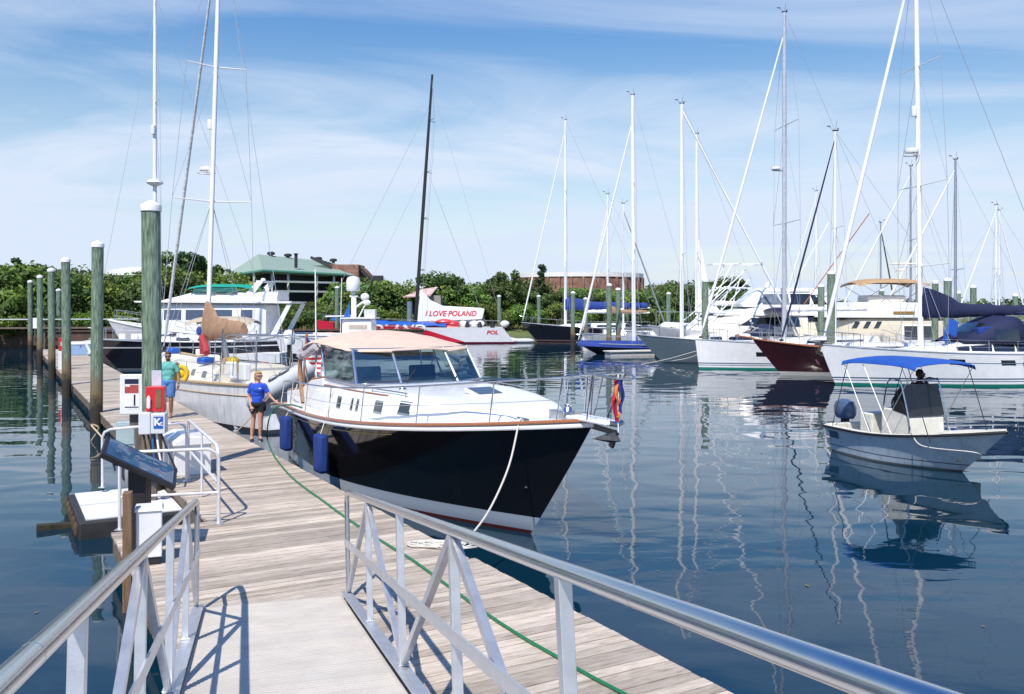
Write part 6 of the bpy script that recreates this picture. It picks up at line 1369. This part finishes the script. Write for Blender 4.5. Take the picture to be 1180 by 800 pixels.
# seawall and back dock structures
WALL = mat('dark timber bulkhead', (.09,.06,.045), .9, var=.45, scale=1, stretch=(3,3,.6), bump=.5, bscale=6)
pts = [(-78,68),(-38.5,76.5),(-8,82.5)]
g = MB()
for (x0,y0),(x1,y1) in zip(pts, pts[1:]):
    g.bar((x0,y0,.5),(x1,y1,.5),.5,1.7)
    g.bar((x0,y0,1.42),(x1,y1,1.42),.7,.14)
o = g.build('bulkhead', WALL, None, smooth=False); tag(o, 'dark timber bulkhead along the far shore behind the left boats', 'seawall')
t = thing('footbridge', 'low far footbridge with pale handrail behind the left pilings', 'footbridge', (0,0,0))
g = MB(); g.bar((-60,71,1.75),(-31,76,1.75),.9,.12); g.build('deck', FRAMEW, t, smooth=False)
g = MB(); g.tube([(-60,70.6,2.45),(-31,75.6,2.45)],.05,6); g.build('handrail', mat('pale pipe rail', (.5,.56,.54), .5), t)
for i in range(9):
    x = lerp(-60,-31,i/8); y = lerp(70.8,75.8,i/8); g = MB(); g.tube([(x,y,-.5),(x,y,2.45)],.07,6); g.build('post', FRAMEW, t)
g = thing('notice_board', 'small white board on the far footbridge behind the left pilings', 'sign', P(40,380,70)); q = MB(); q.box((0,0,.5),(.55,.06,.8)); q.build('board', WHITE, g, smooth=False); q = MB(); q.tube([(0,0.05,-1.2),(0,.05,.4)],.04,6); q.build('post', FRAMEW, g)
# ------------------------------------------------------------------ trees and shrubs
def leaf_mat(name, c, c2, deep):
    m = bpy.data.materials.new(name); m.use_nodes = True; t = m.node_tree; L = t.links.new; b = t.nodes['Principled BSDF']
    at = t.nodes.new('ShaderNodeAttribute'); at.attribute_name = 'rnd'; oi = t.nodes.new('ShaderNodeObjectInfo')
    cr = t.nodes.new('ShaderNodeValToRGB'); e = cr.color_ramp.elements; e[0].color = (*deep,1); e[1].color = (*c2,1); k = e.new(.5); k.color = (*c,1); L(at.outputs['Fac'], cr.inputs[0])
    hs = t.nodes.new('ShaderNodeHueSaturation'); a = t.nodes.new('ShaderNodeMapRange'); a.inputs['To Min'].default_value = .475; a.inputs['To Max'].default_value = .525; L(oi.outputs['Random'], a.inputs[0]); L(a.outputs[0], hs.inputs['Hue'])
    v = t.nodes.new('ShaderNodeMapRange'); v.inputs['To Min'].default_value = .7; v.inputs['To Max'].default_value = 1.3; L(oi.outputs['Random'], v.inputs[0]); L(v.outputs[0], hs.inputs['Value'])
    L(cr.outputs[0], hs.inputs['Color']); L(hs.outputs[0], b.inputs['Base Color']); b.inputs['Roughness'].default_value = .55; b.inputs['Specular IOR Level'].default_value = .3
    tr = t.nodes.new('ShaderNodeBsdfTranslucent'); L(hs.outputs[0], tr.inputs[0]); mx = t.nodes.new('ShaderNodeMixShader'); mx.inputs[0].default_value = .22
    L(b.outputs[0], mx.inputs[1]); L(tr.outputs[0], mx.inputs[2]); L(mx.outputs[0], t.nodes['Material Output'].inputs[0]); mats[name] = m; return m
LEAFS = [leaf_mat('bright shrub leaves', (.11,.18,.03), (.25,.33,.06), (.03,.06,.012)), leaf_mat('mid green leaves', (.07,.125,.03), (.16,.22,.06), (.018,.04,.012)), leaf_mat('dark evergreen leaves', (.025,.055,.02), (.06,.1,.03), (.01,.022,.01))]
BARK = mat('grey brown bark', (.12,.09,.07), .9, var=.3, scale=4)
def leafball(g, c, r, n, s, rng):
    for _ in range(n):
        d = Vector((rng.gauss(0,1), rng.gauss(0,1), rng.gauss(0,1))).normalized(); rr = r*(.55+.5*rng.random()**.6)
        p = Vector(c)+Vector((d.x*rr, d.y*rr, d.z*rr*.8)); a = Vector((rng.gauss(0,1), rng.gauss(0,1), rng.gauss(0,1))).normalized()
        nrm = (d+a*.7).normalized(); x = nrm.orthogonal().normalized(); x.rotate(Matrix.Rotation(rng.random()*6.28,3,nrm)); y = nrm.cross(x); ss = s*(.6+.8*rng.random())
        o = len(g.v); g.v += [tuple(p-x*ss), tuple(p-y*ss*.55+nrm*ss*.1), tuple(p+x*ss), tuple(p+y*ss*.55+nrm*ss*.1)]; g.f.append((o,o+1,o+2,o+3)); g.m.append(0)
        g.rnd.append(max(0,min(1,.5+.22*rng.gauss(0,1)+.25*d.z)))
def make_tree(kind, hgt, rad, seed, nb, nl, s):
    rng = random.Random(seed); g = MB(); tk = MB(); base = hgt*(.12 if kind == 0 else .22)
    tk.tube([(0,0,-.6),(.1,0,hgt*.3),(-.05,.1,hgt*.75)], [.16*hgt/5,.11*hgt/5,.04], 7)
    for i in range(nb):
        k = rng.random(); z = base+(hgt-base)*k**.8
        if kind == 2 and False: w = 1
        env = math.sin(math.pi*min(1,max(.08,(z-base*.4)/(hgt*1.05))))**.55 if kind != 3 else (1-(z/hgt))**.8+.1
        a = rng.random()*6.28; q = rad*env*(.25+.75*rng.random()**.5); c = (q*math.cos(a), q*math.sin(a), z); r = rad*(.22+.2*rng.random())*(.75 if kind == 3 else 1)
        if kind in (1,2): r *= .85
        leafball(g, c, r, nl, s, rng)
        if i % 3 == 0: tk.tube([(0,0,min(z*.6,hgt*.5)), (c[0]*.5,c[1]*.5,z*.8), c], [.07*hgt/5,.05*hgt/5,.015], 5)
    return g, tk
protos = []
for i, (kind, hgt, rad, nb, nl, s, lm) in enumerate([(0,4.2,3.0,34,130,.17,0),(0,3.4,2.6,30,130,.16,0),(1,6.0,3.0,40,120,.18,1),(1,7.2,2.9,42,115,.19,1),(2,7.6,2.6,40,110,.2,2),(3,7.8,1.6,26,100,.16,2),(0,3.0,2.9,30,130,.15,1)]):
    g, tk = make_tree(kind, hgt, rad, 40+i, nb, nl, s)
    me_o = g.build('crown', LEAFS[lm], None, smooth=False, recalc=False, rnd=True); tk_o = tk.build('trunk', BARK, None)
    protos.append((kind, hgt, me_o.data, tk_o.data)); bpy.data.objects.remove(me_o); bpy.data.objects.remove(tk_o)
KL = {0:('bushy yellow green shrub',"shrub"),1:('mid green spreading tree','tree'),2:('dark evergreen tree','tree'),3:('narrow pointed dark tree','tree')}
def place_tree(pi, x, y, s, where, gz=1.2):
    kind, hgt, cm, tm_ = protos[pi]
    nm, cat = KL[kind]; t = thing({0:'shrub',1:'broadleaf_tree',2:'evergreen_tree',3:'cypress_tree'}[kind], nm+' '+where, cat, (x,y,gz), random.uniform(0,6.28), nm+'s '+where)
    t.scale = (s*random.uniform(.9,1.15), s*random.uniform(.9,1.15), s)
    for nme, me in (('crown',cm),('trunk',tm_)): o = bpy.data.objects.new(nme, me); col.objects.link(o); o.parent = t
# skyline heights read off the photograph: (px, top y)
sky_prof = [(-60,300),(0,306),(20,303),(45,309),(75,308),(95,310),(125,322),(165,322),(190,298),(215,297),(240,300),(256,306),(263,346),(398,348),(402,330),(420,320),(445,323),(470,326),(500,318),(520,322),(545,326),(560,324),(580,318),(600,326),(640,332),(700,331),(745,335),(775,330),(800,331),(840,325),(860,336),(900,340),(960,346),(1300,348)]
def prof(px):
    for (a,b),(c,d) in zip(sky_prof, sky_prof[1:]):
        if px <= c: return lerp(b,d,(px-a)/(c-a))
    return 348
def where(px):
    for lim, w in ((20,'at the far left edge of the shore'),(110,'behind the left row of pilings'),(170,'left of the big piling, below the white tank'),(270,'behind the two left masts'),(400,'in front of the green roofed shed'),(465,'between the brick ruin and the cottage'),(520,'around the cottage behind the black mast'),(600,'behind the racing yacht lettering'),(680,'below the brick tank, left part'),(760,'below the brick tank, right part'),(870,'right of the brick tank')):
        if px < lim: return w
    return 'low on the far right horizon'
rng = random.Random(5)
px = -70
while px < 872:         # back row
    Y0 = shoreY((px-590)/FPX*100)+rng.uniform(9,17); k = Y0/FPX; top = H+(HY-prof(px)-rng.uniform(-2,7))*k; hh = (top-1.5)*.93
    pi = rng.choice([2,3,4,2,3]) if hh > 4.6 else rng.choice([0,1,6,2]); 
    if 170 < px < 262: pi = rng.choice([4,4,3])
    if 256 < px < 402: hh = min(hh, 2.2)
    if 458 < px < 508: hh = min(hh, 3.4)
    if hh > 1: place_tree(pi, (px-590)*k, Y0, hh/protos[pi][1], where(px), 1.5)
    px += rng.uniform(13,19)*90/Y0*1.15
px = -60
while px < 860:         # middle
    Y0 = shoreY((px-590)/FPX*95)+rng.uniform(4.5,8); k = Y0/FPX; f = rng.uniform(.55,.8); top = H+(HY-prof(px))*k*f; hh = max(2.2, top-1.2)
    if 458 < px < 508: hh = min(hh, 2.6)
    if 258 < px < 402: hh = rng.uniform(1.8,2.4)
    pi = rng.choice([0,1,2,6]); place_tree(pi, (px-590)*k, Y0, hh/protos[pi][1], where(px), 1.1)
    px += rng.uniform(16,23)*1.05
px = -60
while px < 860:         # front shrubs
    Y0 = shoreY((px-590)/FPX*90)+rng.uniform(.8,3); k = Y0/FPX; hh = rng.uniform(1.7,2.8)
    pi = rng.choice([0,0,1,6]); place_tree(pi, (px-590)*k, Y0, hh/protos[pi][1], where(px), .8)
    px += rng.uniform(17,25)
# named skyline trees
for pxx, ty, Y0, pi in ((18.5,300,84,5),(224,297,92,4),(206,296,92,3),(624.5,307,118,5),(508,317,108,2),(582,315,112,3),(842,322,150,2),(820,327,150,2),(775,329,140,2),(795,331,140,6)):
    kk = Y0/FPX; hh = H+(HY-ty)*kk-1.4; w_ = where(pxx) if pi != 5 else ('rising above the far left shore' if pxx < 100 else 'standing up in front of the brick tank')
    place_tree(pi, (pxx-590)*kk, Y0, hh/protos[pi][1], w_, 1.4)
# far wood beyond everything, one mass
g = MB(); rng = random.Random(9)
for i in range(170):
    x = -130+i*2.6+rng.uniform(-1,1); y = shoreY(x)+rng.uniform(14,22); px_ = 590+x/y*FPX; top = min(7.5, H+(HY-prof(px_)-4)*y/FPX*.82)
    if px_ > 870: top = 4.0+rng.uniform(0,1)
    if 250 < px_ < 408 or 455 < px_ < 512: continue
    for q in range(3): leafball(g, (x+rng.uniform(-1,1), y, 1.5+max(.5,top-2.6)*q/2.0), 1.7, 70, .3, rng)
o = g.build('woodland', LEAFS[2], None, smooth=False, recalc=False, rnd=True); tag(o, 'dark far-off wood closing the gaps behind the shore trees', 'woodland', kind='stuff')
g = MB()
for i in range(130):
    x = 20+i*2.4; y = 230+rng.uniform(0,40)+max(0,x-60)*.4
    for q in range(2): leafball(g, (x, y, 2.2+1.6*q), 2.6, 26, .6, rng)
o = g.build('woodland', LEAFS[1], None, smooth=False, recalc=False, rnd=True); tag(o, 'low distant line of woods behind the right-hand masts', 'woodland', kind='stuff')
# grass and weeds on the bank
g = MB()
for i in range(5200):
    x = -78+110*rng.random(); y = shoreY(x)+rng.uniform(-.4,4); z = .8+.3*rng.random(); h_ = rng.uniform(.2,.7); a = rng.random()*3.14; w_ = .09
    o0 = len(g.v); g.v += [(x-w_*math.cos(a),y-w_*math.sin(a),z),(x+w_*math.cos(a),y+w_*math.sin(a),z),(x+rng.uniform(-.2,.2),y+rng.uniform(-.2,.2),z+h_)]; g.f.append((o0,o0+1,o0+2)); g.m.append(0); g.rnd.append(rng.random())
o = g.build('bank_grass', leaf_mat('dry bank grass', (.16,.13,.05), (.28,.24,.1), (.08,.09,.03)), None, smooth=False, recalc=False, rnd=True); tag(o, 'dry grass along the foot of the shore shrubs', 'grass', kind='stuff')
# ------------------------------------------------------------------ people
def cap(g, a, b, r0, r1, n=12):
    a = Vector(a); b = Vector(b); g.tube([a, a.lerp(b,.25), a.lerp(b,.5), a.lerp(b,.75), b], [lerp(r0,r1,k/4) for k in range(5)], n)
    g.ell(a, (r0,r0,r0), 10); g.ell(b, (r1,r1,r1), 10)
def blend(g, name, m, parent, vox, sm=6, fac=.6):
    """one continuous skin: the solids are fused by a voxel remesh and relaxed"""
    o = g.build(name+'_src', m, None, recalc=False, smooth=False)
    md = o.modifiers.new('r','REMESH'); md.mode = 'VOXEL'; md.voxel_size = vox; md.use_smooth_shade = True
    s = o.modifiers.new('s','SMOOTH'); s.factor = fac; s.iterations = sm
    if name in ('t_shirt','shorts','shirt','hair'):
        tx = bpy.data.textures.new('folds','CLOUDS'); tx.noise_scale = .035 if name == 'hair' else .11; tx.noise_depth = 2
        dd = o.modifiers.new('d','DISPLACE'); dd.texture = tx; dd.strength = .014 if name == 'hair' else .03; dd.mid_level = .5; dd.texture_coords = 'LOCAL'
    bpy.context.view_layer.update(); me = bpy.data.meshes.new_from_object(o.evaluated_get(bpy.context.evaluated_depsgraph_get()))
    me.name = name; bpy.data.objects.remove(o); me.polygons.foreach_set('use_smooth', [True]*len(me.polygons))
    q = bpy.data.objects.new(name, me); col.objects.link(q); q.parent = parent; return q
def hand(g, w, d, side, up=Vector((0,0,1)), curl=.5, s=1):
    """w wrist, d direction of the hand, side direction of the thumb"""
    w = Vector(w); d = Vector(d).normalized(); sd = Vector(side).normalized(); nrm = d.cross(sd).normalized()
    cap(g, w, w+d*.045*s, .024*s, .028*s, 8); g.ell(w+d*.055*s, (.036*s,.036*s,.036*s), 8)
    for i, (off, ln) in enumerate(((.028,.062),(.010,.07),(-.009,.066),(-.026,.052))):
        b = w+d*.075*s+sd*off*s; m_ = b+(d*math.cos(curl*.6)+nrm*math.sin(curl*.6))*ln*.5*s; e = m_+(d*math.cos(curl*1.5)+nrm*math.sin(curl*1.5))*ln*.5*s
        g.tube([w+d*.04*s+sd*off*.7*s, b, m_, e], [.011*s,.0105*s,.0095*s,.008*s], 7)
    b = w+d*.03*s+sd*.03*s; m_ = b+(sd*.7+d*.7).normalized()*.035*s; g.tube([w+d*.01*s, b, m_, m_+(d+nrm*.4).normalized()*.025*s], [.013*s,.013*s,.011*s,.009*s], 7)
def head(g, c, yaw, s=1.0, tilt=0):
    m = Matrix.Translation(c) @ Matrix.Rotation(yaw,4,'Z') @ Matrix.Rotation(tilt,4,'X')     # face looks along local -y
    T = lambda p: m @ (Vector(p)*s)
    e = lambda p, r: g.add(*_ell(T(p), [k*s for k in r], m))
    e((0,.012,.03),(.075,.094,.085)); e((0,-.02,-.03),(.058,.07,.075)); e((0,-.045,-.085),(.03,.03,.022))     # skull, face, chin
    g.tube([T((0,-.083,.015)),T((0,-.105,-.02)),T((0,-.098,-.032))],[.008*s,.013*s,.014*s],8)                 # nose
    for x in (-1,1):
        e((x*.075,.01,-.005),(.01,.02,.03)); e((x*.03,-.082,-.055),(.016,.008,.008)); e((x*.035,-.078,.03),(.026,.012,.009)); e((x*.045,-.05,-.03),(.022,.03,.022))
    e((0,-.086,-.052),(.024,.012,.007)); e((0,-.085,-.065),(.02,.012,.008))
    return m
def _ell(c, r, m, n=12):
    vs = []; fs = []; k = 8; q = m.to_3x3()
    for i in range(k+1):
        ph = math.pi*i/k-math.pi/2
        for j in range(n):
            th = 2*math.pi*j/n; vs.append(Vector(c)+q @ Vector((r[0]*math.cos(ph)*math.cos(th), r[1]*math.cos(ph)*math.sin(th), r[2]*math.sin(ph))))
    for i in range(k):
        for j in range(n): fs.append((i*n+j, i*n+(j+1)%n, (i+1)*n+(j+1)%n, (i+1)*n+j))
    return vs, fs
SKIN1 = mat('plain fair skin', (.5,.27,.18), .5, var=.06, scale=8); SKIN2 = mat('tanned skin', (.33,.17,.1), .5, var=.06, scale=8); SKIN3 = mat('deep brown skin', (.08,.045,.03), .5, var=.06)  # even skin colours, each varied slightly by noise
def face_bits(parent, m, s, shades=True, eyes=True, lip=(.3,.08,.07)):
    T = lambda p: m @ (Vector(p)*s)
    if shades:
        g = MB()
        for x in (-1,1):
            g.add(*_ell(T((x*.034,-.094,.012)), (.031*s,.01*s,.021*s), m)); g.tube([T((x*.062,-.08,.018)), T((x*.079,0,.016))], .0035*s, 5)
        g.tube([T((-.01,-.1,.018)),T((.01,-.1,.018))], .004*s, 5); g.build('sunglasses', DARK, parent)
    else:
        g = MB()
        for x in (-1,1): g.add(*_ell(T((x*.032,-.083,.012)), (.013*s,.008*s,.008*s), m))
        g.build('eyes', WHITE, parent)
    g = MB(); g.tube([T((-.024,-.092,-.054)),T((0,-.1,-.0565)),T((.024,-.092,-.054))],[.003*s,.006*s,.003*s],6); g.build('lips', mat('lip colour', lip, .5), parent)
def woman():
    q = onz(297,509,DECK); t = thing('person', 'woman in royal blue t-shirt and black shorts holding the green hose at the yacht', 'person', (q.x,q.y,DECK), R(0))
    g = MB(); S = 1.0
    neck = (.012,.0,1.36); 
    m = head(g, Vector((.022,-.01,1.485)), R(38), .98, 0)
    cap(g, (.0,.015,1.3), (.015,.0,1.43), .05, .048)
    # torso
    g.ell((0,.0,1.24),(.165,.1,.13),16); g.ell((0,0,1.1),(.135,.095,.16),16); g.ell((0,.01,.93),(.155,.11,.14),16); g.ell((.03,-.075,1.2),(.11,.06,.07),12)
    # legs, feet
    for hx, kn, an_, tt_ in (((-.075,.0,.86),(-.1,-.02,.47),(-.135,.0,.09),(-.10,-.15,.035)),((.075,.01,.86),(.06,.02,.47),(.04,.06,.09),(.11,-.07,.035))):
        cap(g, hx, kn, .085, .052); cap(g, kn, Vector(kn).lerp(Vector(an_),.35), .052, .054); cap(g, Vector(kn).lerp(Vector(an_),.35), an_, .054, .034); cap(g, an_, tt_, .036, .03)
    # right arm (picture left) hangs, hand holds a dark bag; left arm reaches to the hose
    cap(g, (-.165,.0,1.28), (-.205,.03,1.02), .044, .036); cap(g, (-.205,.03,1.02), (-.13,-.09,.81), .036, .024); hand(g, (-.13,-.09,.81), (.35,-.25,-.9), (.8,-.2,.3), curl=.9)
    cap(g, (.165,-.01,1.28), (.27,-.03,1.06), .043, .035); cap(g, (.27,-.03,1.06), (.42,-.1,.93), .034, .023); hand(g, (.42,-.1,.93), (.75,-.3,-.45), (.2,-.1,.9), curl=.9)
    blend(g, 'body', SKIN1, t, .0085, 5)
    face_bits(t, m, .98)
    g = MB(); T = lambda p: m @ (Vector(p)*.98)
    g.add(*_ell(T((0,.03,.045)), (.083,.092,.085), m)); g.add(*_ell(T((0,.075,.0)), (.07,.05,.07), m)); g.tube([T((0,.11,.04)),T((-.01,.15,.01)),T((-.02,.15,-.08)),T((-.02,.13,-.16))],[.03,.036,.03,.01],8)
    g.add(*_ell(T((0,-.03,.085)), (.066,.055,.035), m))
    blend(g, 'hair', mat('sandy blond hair', (.42,.25,.1), .6, var=.25, scale=30, bump=.5, bscale=80), t, .009, 3)
    g = MB(); g.ell((0,.0,1.22),(.188,.122,.14),16); g.ell((0,0,1.08),(.163,.118,.19),16); cap(g,(0,0,1.0),(0,.005,.9),.135,.14); g.ell((.03,-.08,1.19),(.12,.068,.08),12)
    g.v = [(x, y*.86 if z < 1.08 else y, max(z,.865)) for x,y,z in g.v]
    cap(g, (-.145,0,1.285), (-.19,.02,1.13), .056, .053); cap(g, (.145,-.005,1.285), (.22,-.02,1.14), .055, .053); g.ell((0,.01,1.33),(.09,.07,.045))
    blend(g, 't_shirt', mat('royal blue cotton', (.015,.07,.48), .85, var=.12, scale=7, bump=.6, bscale=12), t, .011, 4)
    g = MB(); g.ell((0,.01,.86),(.178,.132,.1),16); cap(g, (-.08,.0,.85), (-.095,-.005,.71), .098, .1); cap(g, (.08,.01,.85), (.078,.015,.71), .098, .1)
    g.v = [(x,y,max(z,.69)) for x,y,z in g.v]
    blend(g, 'shorts', mat('black shorts cloth', (.012,.012,.016), .85, var=.2), t, .012, 4)
    for a_, b_ in (((-.135,.02,.045),(-.095,-.17,.035)),((.04,.08,.045),(.115,-.09,.035))):
        g = MB(); cap(g, a_, b_, .047, .042); g.v = [(x,y,max(z,.0)) for x,y,z in g.v]; blend(g, 'shoe', mat('black trainers', (.025,.028,.04), .6, var=.3), t, .012, 3)
        g = MB(); a_ = Vector(a_); b_ = Vector(b_); g.bar((a_.x,a_.y+.03,.012),(b_.x,b_.y-.03,.012),.09,.022); g.build('shoe_sole', mat('pale sole', (.5,.5,.5), .6), t, bevel=.01)
    g = MB(); g.ell((-.09,-.12,.7),(.05,.035,.065)); g.build('bag', BLACK, t)
    g = MB(); g.add(*_ell((.085,-.125,1.22),(.03,.006,.012),Matrix.Rotation(.3,4,'Z'))); g.build('shirt_print', WHITE, t)
woman()
def man():
    q = onz(196,482,DECK); t = thing('person', 'man in teal t-shirt and blue shorts walking past the nearest tall piling', 'person', (q.x-.05,q.y,DECK), 0)
    g = MB(); m = head(g, Vector((.0,-.02,1.70)), R(14), 1.04)
    cap(g, (0,.0,1.5), (0,-.01,1.63), .064, .06)
    g.ell((0,0,1.43),(.205,.115,.15),16); g.ell((0,0,1.24),(.165,.11,.2),16); g.ell((0,0,1.03),(.165,.115,.14),16); g.ell((-.21,0,1.49),(.07,.07,.07)); g.ell((.21,0,1.49),(.07,.07,.07))
    for hx, kn, an_, tt_ in (((-.09,0,.96),(-.1,-.12,.53),(-.09,-.06,.09),(-.09,-.22,.035)),((.09,0,.96),(.085,-.02,.52),(.03,.12,.1),(.05,-.03,.035))):
        cap(g, hx, kn, .095, .06); cap(g, kn, Vector(kn).lerp(Vector(an_),.35), .06, .062); cap(g, Vector(kn).lerp(Vector(an_),.35), an_, .062, .038); cap(g, an_, tt_, .042, .034)
    cap(g, (-.22,0,1.48), (-.27,.05,1.2), .055, .044); cap(g, (-.27,.05,1.2), (-.26,-.08,.95), .043, .028); hand(g, (-.26,-.08,.95), (.05,-.2,-1), (.3,-1,0), curl=.5, s=1.1)
    cap(g, (.22,0,1.48), (.27,.03,1.19), .055, .044); cap(g, (.27,.03,1.19), (.3,-.06,.94), .043, .028); hand(g, (.3,-.06,.94), (.02,-.15,-1), (-.3,-1,0), curl=.5, s=1.1)
    blend(g, 'body', SKIN2, t, .0095, 5); face_bits(t, m, 1.04)
    g = MB(); g.add(*_ell(m @ Vector((0,.03,.055)), (.084,.098,.08), m)); g.add(*_ell(m @ Vector((0,-.03,.1)), (.07,.06,.03), m)); blend(g, 'hair', mat('short brown hair', (.09,.045,.025), .7, var=.3, scale=40), t, .01, 3)
    g = MB(); g.add(*_ell(m @ Vector((0,-.045,-.075)), (.058,.05,.042), m)); blend(g, 'beard', mat('short brown hair', (0,0,0)), t, .01, 3)
    g = MB(); g.ell((0,0,1.41),(.215,.13,.165),16); g.ell((0,0,1.22),(.178,.128,.22),16); cap(g,(0,0,1.12),(0,0,.98),.148,.152); g.ell((0,0,1.53),(.12,.09,.05))
    g.v = [(x, y*.85 if z < 1.2 else y, max(z,.935)) for x,y,z in g.v]
    for sx in (-1,1): cap(g, (sx*.195,0,1.49), (sx*.255,.03,1.29), .068, .062)
    blend(g, 't_shirt', mat('teal green cotton', (.13,.42,.38), .85, var=.1, scale=6, bump=.6, bscale=10), t, .012, 4)
    g = MB(); g.ell((0,0,1.0),(.19,.14,.12),16); cap(g, (-.09,0,.95), (-.1,-.09,.62), .112, .105); cap(g, (.09,0,.95), (.088,-.015,.62), .112, .105); g.v = [(x,y,max(z,.58)) for x,y,z in g.v]
    blend(g, 'shorts', mat('washed blue cotton', (.07,.19,.42), .85, var=.14, scale=6, bump=.6, bscale=10), t, .012, 4)
    for a_, b_ in (((-.09,-.03,.0),(-.09,-.26,.0)),((.03,.15,.0),(.055,-.07,.0))):
        a_ = Vector(a_); b_ = Vector(b_); g = MB(); g.bar((a_.x,a_.y,.012),(b_.x,b_.y,.012),.1,.02); q_ = a_.lerp(b_,.72); g.tube([q_+Vector((-.05,0,.02)),q_+Vector((0,0,.09)),q_+Vector((.05,0,.02))],.009,6); g.build('sandal', mat('brown sandal', (.2,.1,.06), .7), t, bevel=.008)
    g = MB(); g.lathe([(.031,-.01),(.034,0),(.031,.01)],(.298,-.05,.965),10); g.build('watch', BLACK, t)
man()
def helmsman():
    Rz = Matrix.Rotation(skr,4,'Z'); org = sk.location; p = Rz @ Vector((1.72,.5,0)) + org
    t = thing('person', 'person with short dark hair sitting behind the smoked windscreen of the skiff', 'person', (p.x,p.y,.2), skr+R(90))
    # local -y looks to the bow
    g = MB(); zs = 1.02
    m = head(g, Vector((0,-.03,zs+.75)), 0, 1.04)
    cap(g, (0,.0,zs+.55), (0,-.01,zs+.68), .066, .062)
    g.ell((0,.0,zs+.44),(.2,.115,.15),16); g.ell((0,.01,zs+.25),(.165,.12,.2),16); g.ell((0,.02,zs+.06),(.18,.14,.11),16)
    for sx in (-1,1):
        cap(g, (sx*.1,0,zs+.03), (sx*.15,-.42,zs-.02), .09, .06); cap(g, (sx*.15,-.42,zs-.02), (sx*.14,-.3,.08), .058, .04); cap(g, (sx*.14,-.3,.07), (sx*.14,-.5,.045), .042, .034)
        cap(g, (sx*.21,0,zs+.5), (sx*.26,-.12,zs+.24), .052, .042); cap(g, (sx*.26,-.12,zs+.24), (sx*.14,-.34,zs+.3), .04, .027); hand(g, (sx*.14,-.34,zs+.3), (-sx*.2,-1,.1), (-sx*.4,0,1), curl=1.1, s=1.05)
    blend(g, 'body', SKIN3, t, .011, 4); face_bits(t, m, 1.0, lip=(.1,.04,.035))
    g = MB(); g.add(*_ell(m @ Vector((0,.025,.05)), (.082,.096,.08), m)); g.add(*_ell(m @ Vector((0,.06,0)), (.075,.06,.07), m)); blend(g, 'hair', mat('black hair', (.012,.01,.01), .7), t, .011, 3)
    g = MB(); g.ell((0,.0,zs+.43),(.222,.135,.165),16); g.ell((0,.01,zs+.24),(.19,.142,.22),16); g.ell((0,0,zs+.53),(.12,.09,.05))
    for sx in (-1,1): cap(g, (sx*.19,0,zs+.51), (sx*.25,-.08,zs+.32), .072, .068)
    blend(g, 'shirt', mat('dark maroon cotton', (.06,.012,.012), .85, var=.1), t, .013, 4)
    g = MB()
    for sx in (-1,1): cap(g, (sx*.1,.02,zs+.03), (sx*.15,-.36,zs-.01), .11, .085)
    blend(g, 'shorts', mat('dark shorts', (.03,.03,.04), .85), t, .014, 4)
helmsman()
# floating leaves and bits of weed
LF = mat('floating yellow leaf', (.2,.17,.04), .6)
for px, py in ((758,658),(930,675),(1133,722),(42,706)):
    q = onz(px,py,.006); g = MB(); s_ = random.uniform(.03,.06); g.add([(-s_,0,0),(0,-s_*.4,.004),(s_,0,.002),(0,s_*.4,.004)],[(0,1,2,3)]); g.add([(-s_*.5,0,-.003),(s_*.5,0,-.003),(s_*.5,.004,-.003)],[(0,1,2)])
    tag(g.build('floating_leaf', LF, None, smooth=False, loc=q, rot=(0,0,random.uniform(0,6))), 'fallen leaf floating on the dark water', 'leaf', 'fallen leaves floating on the water')
